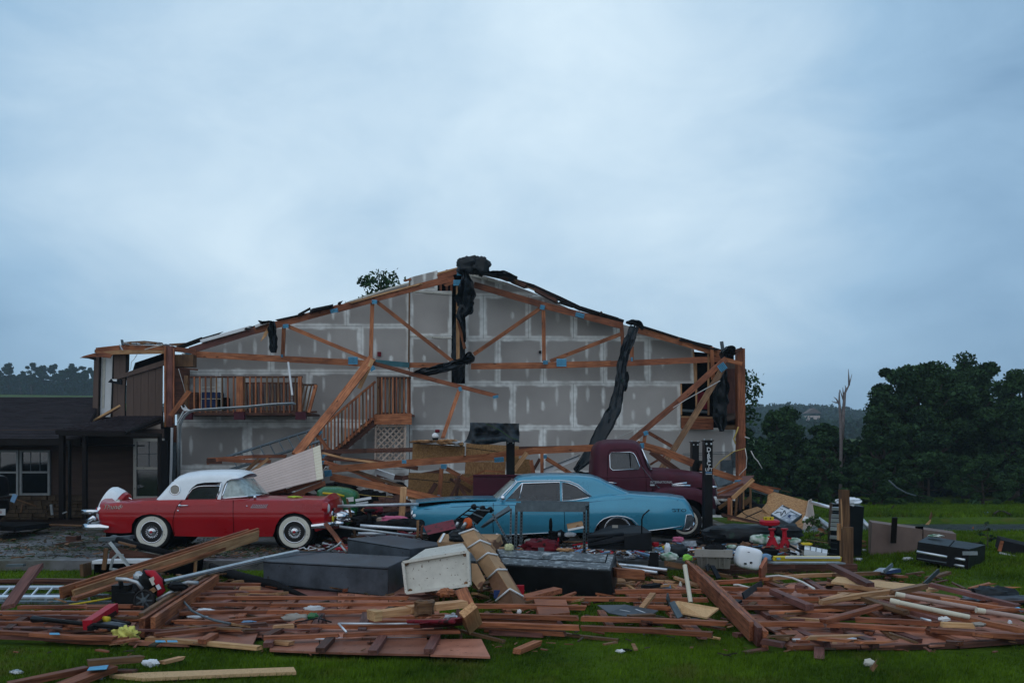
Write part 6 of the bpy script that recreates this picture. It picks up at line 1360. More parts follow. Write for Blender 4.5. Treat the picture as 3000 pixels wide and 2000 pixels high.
# fabric over the left lift post
tt = P('Fz',1080,100,21);o_ = MB();pts = [(865,0),(1010,-8),(1318,0),(1325,190),(1240,200),(1200,210),(1090,190),(900,178),(800,190),(815,150),(845,130)]
v = [];f = [];nu,nv = 26,12
for j in range(nv+1):
    for i in range(nu+1):
        s,t = i/nu,j/nv;xl = 868-60*t**3;xr2 = 1318+6*t;u = xl+(xr2-xl)*s;vv = -8+8*s+t*(178+22*math.sin(s*5)+(18 if s > .8 else 0));nz = noise.noise(Vector((s*5,t*3,1)))+.5*noise.noise(Vector((s*14,t*6,5)))
        v.append(P('Fz',u+8*nz,vv+6*nz,20.6+.25*nz+.3*abs(s-.5)-.35*t*(1 if s < .9 else .6)))
for j in range(nv):
    for i in range(nu): a = j*(nu+1)+i;f.append((a,a+1,a+nu+2,a+nu+1))
n = len(v);v += [p+Vector((.02,.9,.02)) for p in v[:nu+1]];f += [(i,i+1,n+i+1,n+i) for i in range(nu)]
tag(obj('black_fabric',v,f,M['tarp'],smooth_=True),'black fabric sheet draped over the top of the left lift post','fabric',FB)
mb = MB();mb.tube([P('Fz',1010,0,20.3),P('Fz',1140,60,20.2),P('Fz',1240,130,20.2),P('Fz',1310,150,20.2)],.007,5);one(mb.out('rope',M['leaf_near']),'thin green-flecked cord sagging across the draped fabric','cord')
# ---- lift posts
def lift(name,label,x0,x1,y0,y1,Y,words_=False):
    t = T(name,label,'lift post',P('P',(x0+x1)/2,y1,Y),'black car-lift posts');a = P('P',x0,y0,Y);b = P('P',x1,y0,Y);z1 = P('P',x0,y1,Y).z;w = b.x-a.x;cx_ = (a.x+b.x)/2
    mb = MB();mb.box((cx_,Y+.02,(a.z+z1)/2),(w,.04,a.z-z1));mb.box((a.x+.012,Y+.15,(a.z+z1)/2-.001),(.025,.22,a.z-z1-.004));mb.box((b.x-.012,Y+.15,(a.z+z1)/2-.001),(.025,.22,a.z-z1-.004));mb.out('column',M['black'],t)
    mb = MB();mb.box((cx_,Y+.12,a.z+.012),(w+.04,.3,.02));mb.out('cap_plate',M['black'],t)
    for s in (-1,1):
        mb = MB();mb.lathe([(.018,0),(.018,.02),(.001,.022)],(cx_+s*w*.3,Y-.001,a.z-.05),(0,-1,0),8);mb.out('bolt',M['galv'],t);mb = MB();mb.lathe([(.014,0),(.012,.025),(.001,.026)],(cx_+s*w*.45,Y+.1,a.z+.02),(0,0,1),8);mb.out('bolt',M['galv'],t)
    mb = MB();mb.box((cx_,Y+.12,z1+.02),(w+.25,.5,.04));mb.out('base_plate',M['black'],t)
    if words_:
        s = Y/F
        for i,ch in enumerate('DIRECT'): text(ch,.125,M['white'],t,(cx_,Y-.006,P('P',0,1323+i*9.9,Y).z),(1,0,0),(0,0,1),.002,align='CENTER',sx=.95)
        text('LIFT',.082,M['white'],t,(cx_,Y-.006,P('P',0,1379,Y).z),(1,0,0),(0,0,1),.002,align='CENTER',sx=.95)
        mb = MB();mb.box((cx_,Y-.004,P('P',0,1383.5,Y).z),(.12,.004,.022));mb.out('blue_mark',M['bluecloth'],t);mb = MB();mb.box((cx_,Y-.004,P('P',0,1388.5,Y).z),(.12,.004,.01));mb.out('small_mark',M['paper'],t)
    return t
lift('lift_post','black lift post with white lettering in front of the pickup nose',2065,2088,1292,1594,18.9,True);lift('lift_post','black lift post behind the pickup bonnet, just left of the lettered one',2028,2048,1296,1530,22.6);lift('lift_post','black lift post under the draped black fabric behind the blue car',1483,1508,1290,1540,20.9)
mb = MB();mb.box(P('P',2052,1365,22.5),(.07,.2,.25));one(mb.out('lift_latch',M['black']),'black latch box on the rear lift post','latch')
# ---- garage-door track, rod, gutter
tk = item('garage_door_track','curved galvanised garage-door track reaching right in front of the balcony','door track',P('P',523,1400,25.4));q = lambda u,v: P('B',u,v,25.4)
pts = [P('P',521,1430,25.4),P('P',522,1300,25.4),q(95,1350),q(110,1300),q(150,1235),q(200,1195),q(270,1175),q(500,1160),q(860,1138),q(1150,1110),q(1420,1097)]
for dy in (0,.07):
    mb = MB();mb.tube([p+Vector((dy*.3,dy,-dy*.3)) for p in pts],.022,6);mb.out('rail',M['galv'],tk,True)
mb = MB();mb.slab([q(115,1130),q(160,1120),q(195,1165),q(225,1180),q(160,1190),q(130,1165)],.02);mb.out('roller_bracket',M['white'],tk)
mb = MB();mb.lathe([(.035,0),(.03,.03),(.001,.03)],q(152,1135)+Vector((0,-.03,0)),(0,-1,0),12);mb.out('roller',M['black'],tk)
mb = MB();mb.bar(q(75,1330),q(150,1190),.03,.05,(0,-1,0));mb.out('brace',M['galv'],tk)
loose([(498,1220),(557,1143)],14,'girt','short broken beam leaning by the left corner post',26.0,name='loose_board')
mb = MB();mb.tube([P('B',1350,630,26.2),P('B',1397,1010,26.0)],.028,8);one(mb.out('tube_light',M['white']),'thin white tube hanging in front of the balcony','tube')
mb = MB();a,b = P('Fz',1552,440,22.3),P('Fz',1860,310,22.4);mb.bar(a,b,.1,.09,(0,-1,0));g_ = mb.out('gutter',M['gutter']);one(g_,'white gutter length sloping up behind the blue car roof','gutter');mb = MB();mb.bar(a+Vector((-.02,-.06,.05)),b+Vector((.05,-.06,.05)),.02,.02,(0,-1,0));mb.out('lip',M['dull_steel'],g_)
mb = MB();a,b = P('I6',780,700,22.4),P('I6',1000,775,22.4);mb.bar(a,b,.04,.13,(0,-.5,1));one(mb.out('gutter',M['gutter']),'dirty white gutter piece under the fallen truss chord','gutter')
# ---- wires
for pts,r,m,lab,Y in (([(1792,1290),(1900,1240),(2010,1170),(2110,1115)],.010,'cable','white cable strung from the right corner down to behind the pickup',25.0),([(2183,1312),(2188,1340),(2186,1370),(2165,1392)],.010,'cable','white cable curling at the foot of the right corner post',26.0),([(2200,1320),(2210,1340),(2220,1350),(2233,1372)],.012,'cable','loose white cable hanging in front of the bushes',26.2),
                      ([(2182,1279),(2196,1284)],.015,'cable','short white cable end on the right corner post',26.2),([(2183,1313),(2150,1322),(2110,1350),(2088,1378)],.010,'cable_y','yellow cable looping behind the lettered lift post',24.0),([(2090,1393),(2105,1384),(2127,1381)],.012,'cable','white cable stub right of the lettered lift post',22.0),
                      ([(2155,1300),(2150,1285),(2158,1265),(2163,1250)],.02,'cable_y','bundle of pale cables on the right corner post',26.4),([(2053,1365),(2060,1360),(2063,1362)],.010,'cable','tiny white cable loop between the lift posts',22),([(1360,1380),(1340,1400),(1344,1420)],.006,'cable','thin wire by the strand boards',21.5),
                      ([(948,1375),(955,1366),(960,1368)],.008,'cable','thin pale cord at the siding panel corner',20),([(523,1080),(535,1120),(545,1156)],.007,'cable','thin white wire hanging by the left corner post',26.2),([(1000,1440),(1085,1452),(1150,1455)],.006,'cable_y','thin yellow cord across the dark gap above the mower',21.5)):
    mb = MB();mb.tube([P('P',x,y,Y) for x,y in pts],r,6);one(mb.out('cable',M[m],None,True),lab,'cable','loose cables')
# ---- work bench frame and strand boards on the right
WB = item('workbench','rough timber bench frame right of the lettered lift post','frame',P('P',2150,1500,20.3));l = lambda u,v,Y: P('L',u,v,Y)
mb = MB();mb.slab([l(530,320,20.0),l(720,305,19.9),l(1000,50,21.4),l(860,60,21.6)],.04,(0,-.4,1));mb.out('top_board',M['plum_wood'],WB)
for a in ((530,250,790,150,34,20.4,'girt'),(530,300,860,160,30,20.2,'red_wood'),(722,345,990,100,50,19.9,'tan_wood'),(525,330,720,330,36,19.95,'dark_wood'),(690,340,690,620,60,19.9,'red_wood'),(775,320,765,560,30,20.2,'old_wood'),(862,250,862,480,18,20.5,'tan_wood'),
          (820,280,820,500,34,20.8,'dark_wood'),(950,200,950,470,26,21.0,'old_wood'),(870,420,950,340,60,20.9,'old_wood'),(545,470,660,390,40,20.6,'old_wood'),(708,360,708,560,14,19.8,'tan_wood')): tb('L',*a[:5],a[5],a[6],WB,'timber')
for (pts,th,m,lab) in (([l(1175,300,20.0),l(1250,262,20.2),l(1700,385,20.0),l(1620,740,18.9),l(1440,690,18.9),l(1290,640,19.0),l(1100,470,19.4),l(1160,400,19.8)],.012,'osb','large torn strand-board sheet leaning right of the bench frame'),([l(790,560,19.4),l(870,500,19.7),l(1040,450,19.9),l(1110,480,19.6),l(1440,690,18.4),l(1230,680,18.5),l(840,640,19.0),l(690,620,19.2)],.012,'osb','splintered strand-board sheet lying flat below the leaning one')):
    mb = MB();mb.slab(pts,th);one(mb.out('strand_board',M[m]),lab,'board sheet')
mb = MB();mb.slab([l(1700,370,19.9),l(1735,350,20.2),l(1790,680,19.3),l(1680,735,18.9),l(1625,740,18.88)],.015,(1,-.5,0));one(mb.out('cardboard_flap',M['beige']),'beige cardboard flap folded at the right edge of the leaning strand board','cardboard')
BX = item('picture_box','flat white box printed with tools, lying on the leaning strand board','box',l(1410,550,18.9));pts = [l(1360,425,19.1),l(1612,550,18.7),l(1450,672,18.3),l(1212,545,18.7)]
mb = MB();nn = (pts[1]-pts[0]).cross(pts[3]-pts[0]).normalized();nn = nn if nn.y < 0 else -nn;mb.hexa(pts,[p-nn*.07 for p in pts]);mb.out('carton',M['dull_steel'],BX)
def bq(s,t): return pts[0].lerp(pts[1],s).lerp(pts[3].lerp(pts[2],s),t)+nn*.003
mb = MB();mb.add([bq(.02,.16),bq(.52,.16)*.0+bq(.5,.14),bq(.48,.97),bq(.02,.97)],[(0,1,2,3)]);mb.add([bq(.02,.01),bq(.98,.01),bq(.98,.13),bq(.02,.13)],[(0,1,2,3)]);mb.out('white_print',M['paper'],BX)
mb = MB();mb.add([bq(.52,.2),bq(.96,.2),bq(.96,.95),bq(.5,.97)],[(0,1,2,3)]);mb.out('photo_print',M['print'],BX);mb = MB();mb.add([p+nn*.002 for p in (bq(.06,.02),bq(.4,.02),bq(.4,.11),bq(.06,.11))],[(0,1,2,3)]);mb.out('dark_print',M['black'],BX)
for (s0,t0,s1,t1) in ((.08,.35,.22,.30),(.10,.7,.30,.55),(.10,.85,.2,.6),(.3,.3,.46,.5),(.25,.55,.42,.8),(.3,.35,.4,.7)): mb = MB();mb.bar(bq(s0,t0)+nn*.002,bq(s1,t1)+nn*.002,.018,.003,nn);mb.out('tool_print',M['black'],BX)
mb = MB();a = bq(.62,.42)+nn*.002;mb.add([a,bq(.72,.40)+nn*.002,bq(.76,.62)+nn*.002,bq(.64,.66)+nn*.002],[(0,1,2,3)]);mb.out('blue_print',M['navy'],BX)
STL = item('shop_stool','red round shop seat with a yellow level on it','stool',P('L',1200,780,16.8));c = l(1195,655,16.8);mb = MB();mb.lathe([(.001,.05),(.14,.05),(.17,.03),(.165,-.02),(.13,-.04),(.001,-.04)],c,(0,-.1,1),26);mb.out('seat',M['red_p'],STL,True,50);mb = MB();mb.tube([c,l(1215,780,16.8)],.03,8);mb.out('post',M['black'],STL,True)
mb = MB();mb.box(l(1182,602,16.8),(.16,.08,.06));lv = mb.out('level',M['yellow_p']);one(lv,'small yellow block tool on the red shop seat','tool')
for x in (1150,1208): mb = MB();mb.lathe([(.013,0),(.001,.006)],l(x,602,16.755),(0,-1,0),10);mb.out('vial',M['black'],lv)
loose([(2110,1505),(2240,1535),(2256,1540)],8,'dark_wood','long dark lath lying across the flat strand board',18.6);loose([(2180,1517),(2235,1493)],2.4,'black','thin black rod lying on the flat strand board',18.8,name='rod',cat='rod')
mb = MB();mb.tube([l(780,470,19),l(900,560,18.9),l(1050,620,18.8),l(1100,640,18.7)],.008,5);one(mb.out('cable',M['black']),'thin black cord over the flat strand board','cable')
tb_o = tb('L',1100,185,1340,230,18,21.8,'red_wood',ends=(.05,.1));one(tb_o,'thin board poking out behind the fallen truss end','board');tb_o = tb('L',1340,240,1480,272,6,21.8,'old_wood',ends=(.05,.1));one(tb_o,'thin lath end against the dark bushes','board')
for a,lab in (((970,220,1170,290,18),'upper grey metal strip behind the fallen truss end'),((980,250,1150,300,10),'lower grey metal strip behind the fallen truss end')): o_ = tb('L',*a,22.4,'dull_steel');one(o_,lab,'strip')
mb = MB();mb.slab([l(1130,210,22),l(1320,240,22),l(1310,272,22),l(1200,250,22)],.01);one(mb.out('metal_sheet',M['dull_steel']),'small bluish metal sheet behind the fallen truss end','sheet')
# fallen roof section bits under truss chord to the right
mb = MB();mb.slab([l(480,60,21.9),l(560,40,21.9),l(760,120,21.9),l(540,200,21.7)],.02);one(mb.out('roof_scrap',M['dull_steel']),'grey roof scrap right of the pickup nose','scrap')
for a,lab in (((1740,400,2010,470),'upper white pole right of the leaning strand board'),):
    mb = MB();mb.tube([l(1740,400,19.6),l(2010,470,18.9)],.035,10);one(mb.out('pole',M['alu'],None,True),lab,'pole')
mb = MB();mb.tube([l(1775,585,19.6),l(2090,800,18.9)],.055,10);one(mb.out('pole',M['galv'],None,True),'thick grey pole sloping down to the standing tool cabinet','pole');mb = MB();mb.tube([P('I5',700,430,19.6),P('I5',775,510,19.4)],.045,10);one(mb.out('pole',M['alu'],None,True),'white pole end poking out right of the standing tool cabinet','pole')
# ---- standing tool cabinet, post, brown cabinet, fallen tool chest
TC = item('tool_cabinet','tall black drawer cabinet standing behind the split wooden post','cabinet',P('I5',540,800,17.8));g5 = lambda u,v,Y: P('I5',u,v,Y)
q1 = [g5(400,262,17.5),g5(720,292,17.9),g5(690,812,17.9),g5(370,778,17.5)];mb = MB();mb.hexa(q1,[p+Vector((.12,.55,0)) for p in q1]);mb.out('carcass',M['black'],TC)
for i,v_ in enumerate((310,383,427,470,514,600)): a = g5(392-i*4,v_,17.44);mb = MB();mb.bar(a+Vector((0,0,0)),a+Vector((.24 if i == 0 else .2,.0,-.01)),.03,.055,(0,-.3,1));mb.out('drawer_pull',M['alu'],TC)
for i in range(7): a,b = g5(400-i*5,345+i*62,17.47),g5(470-i*5,352+i*62,17.55);mb = MB();mb.bar(a,b,.008,.01,(0,0,1));mb.out('drawer_seam',M['dull_steel'],TC)
c = g5(560,240,17.9);one(lump(c,(.44,.35,.15),M['paper'],'plastic_bag',amp=.35,seed=5,sq=.9),'crumpled white printed bag on top of the standing tool cabinet','bag')
for (u,v_,m,lab) in ((590,232,'navy','blue print on the bag'),(620,255,'yellow_p','yellow print')):
    pass
PT = item('broken_post','thick split timber post standing at the slab corner','post',g5(540,900,16.1))
tb('I5',512,112,520,500,84,16.1,'old_wood',PT,'timber',t=.14,ends=(.02,0));tb('I5',546,498,548,915,100,15.98,'old_wood',PT,'timber',t=.12,ends=(.0,0));tb('I5',500,500,498,900,40,16.1,'old_wood',PT,'timber',t=.1);tb('I5',462,462,462,632,20,16.1,'tan_wood',PT,'block',t=.1);tb('I5',482,200,500,560,10,16.0,'tan_wood',PT,'splinter',t=.03,ends=(.1,.2))
BC = item('brown_cabinet','large brown laminate cabinet lying on its side on the lawn','cabinet',g5(1000,790,19));q1 = [g5(800,452,18.4),g5(1660,570,19.3),g5(1655,880,19.3),g5(785,785,18.4)];mb = MB();mb.hexa(q1,[g5(765,425,19.2),g5(1620,540,20.1),g5(1640,800,20.1),g5(760,760,19.2)]);mb.out('carcass',M['brown_panel'],BC)
mb = MB();mb.bar(g5(1032,400,18.4),g5(1018,660,18.5),.09,.05,(0,-1,0));one(mb.out('dark_bar',M['trim_dark']),'dark bar leaning upright on the brown cabinet','bar');mb = MB();mb.box(g5(1283,557,18.95),(.14,.04,.24));mb.out('cut_hole',M['void'],BC)
CH = item('tool_chest','black wheeled tool chest lying tipped on the lawn with bright drawer edges','tool chest',g5(1600,900,17.2));q1 = [g5(1268,650,16.6),g5(1790,725,16.2),g5(1780,940,16.2),g5(1250,830,16.6)];q2 = [g5(1370,590,17.6),g5(1960,680,17.2),g5(1945,930,17.2),g5(1380,800,17.6)]
mb = MB();mb.hexa(q1,q2);mb.out('carcass',M['black'],CH);nn = Vector((.1,-1,.1))
for a in ((1245,745,1552,800),(1590,806,1732,830),(1585,872,1722,896)): mb = MB();mb.tube([g5(a[0],a[1],16.45)+Vector((0,-.05,0)),g5(a[2],a[3],16.2)+Vector((0,-.05,0))],.020,8);mb.out('drawer_pull',M['alu'],CH,True)
mb = MB();mb.bar(g5(1262,815,16.52),g5(1560,862,16.25),.01,.015,(0,0,1));mb.out('drawer_seam',M['dull_steel'],CH);mb = MB();mb.box(g5(1800,765,16.15),(.24,.02,.06));mb.out('badge',M['galv'],CH);mb = MB();mb.bar(g5(1640,640,16.8),g5(1585,700,16.35),.012,.012);mb.out('lid_seam',M['black_m'],CH)
one(lump(g5(1450,588,17.3),(.26,.12,.05),M['greenbag'],'branch_scrap',amp=.5,seed=9),'pale torn strip lying on top of the tipped tool chest','scrap')
DC = item('dark_cabinet','dark broken cabinet cut by the right edge of the view','cabinet',g5(2250,850,18.5));q1 = [g5(2130,632,18.2),g5(2500,720,18.0),g5(2490,860,18.0),g5(2105,745,18.2)];mb = MB();mb.hexa(q1,[p+Vector((.3,.8,.02)) for p in q1]);mb.out('carcass',M['black_m'],DC)
mb = MB();mb.bar(g5(2102,760,18.1),g5(2450,840,17.9),.03,.13,(0,-1,0));mb.out('edge_panel',M['paper'],DC);mb = MB();mb.bar(g5(2128,640,18.15),g5(2100,745,18.15),.05,.04,(0,-1,0));mb.out('edge_board',M['red_wood'],DC)
BT = item('battery_box','white and blue printed carton on the grass in front of the brown cabinet','carton',g5(960,970,14.8));q1 = [g5(815,950,14.4),g5(950,950,14.3),g5(948,975,14.3),g5(830,960,14.4)]
mb = MB();tp_ = [g5(812,950,14.6),g5(880,912,15.4),g5(1095,922,15.3),g5(940,950,14.4)];mb.slab(tp_,.02,(0,-.2,1));mb.out('lid',M['print'],BT);mb = MB();mb.hexa([g5(940,950,14.4),g5(1095,922,15.1),g5(1100,962,15.1),g5(945,978,14.4)],[g5(930,950,14.6),g5(1060,922,15.4),g5(1065,960,15.4),g5(930,975,14.6)]);mb.out('side',M['navy'],BT)
mb = MB();mb.bar(g5(925,955,14.3),g5(1008,882,14.7),.05,.02,(0,-1,0));one(mb.out('steel_angle',M['dull_steel']),'short perforated steel angle leaning on the printed carton','bar');mb = MB();mb.bar(g5(1330,1085,12.9),g5(1480,942,13.5),.05,.025,(0,-1,0));one(mb.out('steel_angle',M['black']),'black steel bar sticking up from the right-hand rubble','bar')
# ---------------------------------------------------------------- fallen wall frames on the lawn
def fb(k,u1,v1,u2,v2,h1,h2,w,t,mat,parent=None,name='girt',ends=(.03,.05),bend=.012,up=(0,0,1)):
    return board(G(k,u1,v1,h1),G(k,u2,v2,h2),w,t,M[mat],parent,name,up,ends,bend)
def fpoly(k,pts,h,th,mat,parent=None,name='sheathing_panel'):
    mb = MB();hs = h if isinstance(h,(list,tuple)) else [h]*len(pts);mb.slab([G(k,u,v,hh) for (u,v),hh in zip(pts,hs)],th,(0,0,1));return mb.out(name,M[mat],parent)
def L_(k,u1,v1,u2,v2,h1,h2,w,t,mat,label,cat='board',name='loose_board',group='loose lumber strewn on the lawn',**kw): return tag(fb(k,u1,v1,u2,v2,h1,h2,w,t,mat,None,name,**kw),label,cat,group)
rc = random.Random(4)
FW = T('fallen_wall_frame','left fallen wall frame of long girts nailed over red-brown sheathing','wall frame',G('P',600,1850))
for i,pts in enumerate([[(1010,1865),(1125,1868),(1128,1905),(980,1890)],[(1010,1872),(1262,1872),(1262,1915),(985,1902)]][:0]): pass
for pts in ([(792,1868),(935,1871),(935,1908),(790,1902)],[(937,1871),(1085,1872),(1088,1912),(937,1908)],[(1087,1872),(1255,1872),(1258,1915),(1089,1912)],[(1258,1871),(1410,1870),(1436,1922),(1261,1916)],[(600,1842),(765,1834),(738,1892),(602,1880)],[(480,1850),(598,1842),(600,1880),(455,1876)],
            [(830,1840),(1060,1838),(1060,1868),(815,1870)],[(1062,1838),(1250,1836),(1250,1868),(1062,1868)],[(670,1802),(840,1798),(838,1815),(668,1822)],[(950,1800),(1080,1796),(1200,1800),(1180,1822),(960,1828)],[(700,1763),(870,1762),(860,1768),(700,1770)],
            [(0,1806),(180,1802),(170,1820),(0,1824)],[(250,1800),(420,1798),(400,1815),(240,1820)],[(180,1822),(400,1822),(380,1846),(150,1850)]): fpoly('P',pts,.07,.02,'sheath',FW)
for i in range(9):
    x0,x1 = -60+i*150,-60+(i+1)*150-3;y0 = 1786 if i < 4 else 1716;fpoly('P',[(x0,y0),(x1,y0),(x1,1864-3*(i < 4)),(x0-3,1864-3*(i < 4))],.045,.01,'sheath' if i % 3 else 'plum_wood',FW)
for a in ((150,1850,222,1803),(20,1845,90,1800),(300,1840,368,1803),(590,1880,632,1856),(776,1866,826,1842),(937,1905,972,1868),(1090,1912,1122,1865),(1255,1908,1278,1862),(783,1890,800,1866),(640,1772,690,1755),(530,1800,580,1770),(700,1812,745,1772),(470,1830,540,1790),(920,1850,940,1800),(1060,1850,1075,1790),(820,1796,870,1750),(1000,1790,1030,1745)):
    fb('P',*a,.10,.10,.09,.05,rc.choice(['plum_wood','dark_wood','red_wood']),FW,'stud')
for i,(a,h,m) in enumerate([((-40,1701,262,1699),.10,'dark_wood'),((-40,1706,240,1707),.06,'plum_wood'),((560,1713,772,1711),.12,'red_wood'),((575,1722,690,1722),.1,'dark_wood'),((600,1734,836,1735),.12,'red_wood'),((565,1752,1200,1751),.13,'dark_girt'),((560,1771,800,1771),.13,'red_wood'),((790,1772,1232,1768),.13,'dark_girt'),((52,1777,391,1775),.13,'red_wood'),
    ((-60,1794,300,1793),.13,'dark_girt'),((290,1793,450,1796),.13,'dark_girt'),((520,1796,800,1790),.13,'red_wood'),((780,1791,1082,1788),.13,'dark_girt'),((-50,1806,178,1804),.11,'red_wood'),((-60,1823,150,1825),.12,'red_wood'),((140,1825,252,1829),.12,'red_wood'),((20,1840,130,1841),.1,'plum_wood'),((510,1820,660,1822),.12,'dark_girt'),((655,1822,840,1803),.12,'red_wood'),((450,1859,645,1838),.13,'red_wood'),((440,1852,680,1830),.1,'dark_wood'),((600,1840,790,1826),.12,'dark_wood'),
    ((-60,1848,100,1856),.12,'red_wood'),((90,1856,345,1868),.12,'red_wood'),((-60,1862,340,1870),.08,'plum_wood'),((130,1870,360,1880),.05,'red_wood'),((797,1836,870,1832),.13,'tan_wood'),((868,1833,1250,1830),.13,'dark_girt'),((1250,1830,1335,1828),.13,'red_wood'),((772,1868,1000,1859),.13,'red_wood'),((1000,1859,1350,1848),.13,'red_wood'),((1080,1820,1330,1816),.1,'red_wood'),((780,1876,860,1884),.1,'tan_wood'),((430,1868,600,1882),.08,'tan_wood'),((590,1882,765,1897),.07,'yellow_wood'),((380,1880,560,1886),.04,'sheath'),((1230,1806,1320,1800),.1,'dark_girt'),((690,1746,840,1744),.09,'tan_wood'),((700,1722,770,1721),.1,'tan_wood'),((705,1727,770,1728),.08,'tan_wood'),((690,1739,836,1740),.1,'tan_wood')]):
    fb('P',*a,h,h,.085,.04,m,FW)
for i in range(24):
    x0 = rc.uniform(-30,1150);y0 = rc.uniform(1712 if x0 > 560 else 1780,1862);l = rc.uniform(60,330);fb('P',x0,y0,x0+l,y0+rc.uniform(-9,9),rc.uniform(.05,.16),rc.uniform(.05,.16),rc.uniform(.025,.085),rc.uniform(.015,.035),rc.choice(['dark_wood','red_wood','plum_wood','old_wood','dark_girt']),FW,'batten',ends=(.1,.25),bend=.03)
MW = T('fallen_wall_frame','middle fallen wall frame of bare girts with grass showing between them','wall frame',G('P',1700,1800))
for a,h,m in (((1535,1753,1880,1755),.14,'dark_girt'),((1875,1755,2080,1756),.14,'dark_girt'),((1378,1774,1720,1779),.14,'dark_girt'),((1380,1801,1700,1810),.14,'dark_girt'),((1700,1810,2135,1825),.14,'dark_girt'),((1398,1827,1700,1838),.14,'dark_girt'),((1700,1838,2095,1857),.14,'dark_girt'),((1800,1732,2058,1731),.14,'dark_girt'),((1390,1814,1640,1822),.08,'red_wood'),((1420,1842,1660,1856),.07,'red_wood'),((1430,1850,1600,1858),.05,'plum_wood'),
    ((1840,1745,2000,1746),.09,'sheath'),((1850,1768,1950,1771),.07,'sheath'),((1885,1777,1970,1780),.12,'dark_girt'),((1840,1807,1920,1802),.15,'old_wood'),((1815,1697,1890,1700),.1,'old_wood')): fb('P',*a,h,h,.09,.05,m,MW)
for a in ((1760,1790,1790,1838),(1882,1826,1910,1850),(2000,1810,2060,1868),(1585,1780,1640,1832),(1960,1790,2025,1850),(1860,1745,1875,1790),(1480,1780,1500,1825)): fb('P',*a,.06,.06,.09,.04,rc.choice(['plum_wood','red_wood']),MW,'stud')
for pts in ([(1500,1817),(1605,1815),(1616,1832),(1505,1832)],[(1800,1700),(1990,1702),(2020,1728),(1800,1730)],[(1430,1843),(1570,1845),(1580,1858),(1440,1855)]): fpoly('P',pts,.02,.02,'sheath',MW)
RW = T('fallen_wall_frame','right fallen wall frame of girts and studs on red-brown sheathing, buried in loose lumber','wall frame',G('P',2600,1840))
for pts in ([(2100,1725),(2330,1705),(2420,1790),(2230,1795)],[(2332,1705),(2440,1700),(2560,1780),(2425,1788)],[(2180,1798),(2425,1792),(2450,1840),(2270,1850)],[(2270,1852),(2450,1842),(2520,1892),(2300,1890)],[(2452,1840),(2620,1830),(2720,1885),(2525,1892)],[(2622,1830),(2780,1835),(2880,1878),(2725,1890)],[(2782,1835),(2990,1850),(3060,1870),(2885,1878)]): fpoly('P',pts,.06,.02,'sheath',RW)
for pts in ([(2460,1705),(2640,1722),(2760,1790),(2570,1790)],[(2642,1722),(2800,1745),(2960,1800),(2765,1792)],[(2570,1792),(2960,1802),(3060,1850),(2640,1832)]): fpoly('P',pts,.04,.015,'sheath',RW)
for a in ((2190,1760,2260,1810),(2235,1790,2330,1842),(2300,1833,2425,1888),(2245,1705,2300,1727),(2360,1698,2420,1735),(2440,1838,2560,1878),(2480,1855,2570,1890),(2600,1845,2695,1880),(2380,1790,2450,1815),(2720,1850,2820,1884),(2510,1770,2600,1820),(2620,1790,2740,1838),(2860,1850,2950,1872),(2120,1740,2170,1775)):
    fb('P',*a,.08,.08,.09,.06,rc.choice(['plum_wood','red_wood','dark_wood']),RW,'stud')
for a,h,m in (((2085,1706,2260,1692),.14,'dark_girt'),((2255,1693,2460,1682),.15,'tan_wood'),((2440,1684,2600,1678),.16,'old_wood'),((2095,1722,2330,1729),.14,'dark_girt'),((2330,1729,2550,1734),.14,'dark_girt'),((2130,1749,2400,1752),.14,'dark_girt'),((2400,1752,2560,1755),.14,'dark_girt'),((2155,1778,2380,1778),.14,'dark_girt'),((2370,1779,2540,1775),.14,'red_wood'),((2150,1762,2320,1763),.1,'sheath'),((2200,1826,2420,1828),.14,'dark_girt'),((2420,1828,2720,1845),.14,'red_wood'),((2720,1845,3060,1866),.14,'red_wood'),
    ((2500,1813,2760,1826),.15,'red_wood'),((2755,1828,2860,1832),.16,'yellow_wood'),((2330,1799,2520,1806),.1,'sheath'),((2570,1782,2860,1785),.13,'red_wood'),((2230,1876,2300,1888),.10,'plum_wood'),((2300,1895,2520,1891),.04,'red_wood'),((2500,1893,2800,1889),.04,'dark_wood'),((2800,1889,3060,1872),.04,'dark_wood'),((2450,1738,2580,1748),.12,'tan_wood')): fb('P',*a,h,h,.09,.05,m,RW)
fb('P',2400,1898,2400,1935,.05,.0,.10,.04,'plum_wood',RW,'stud')
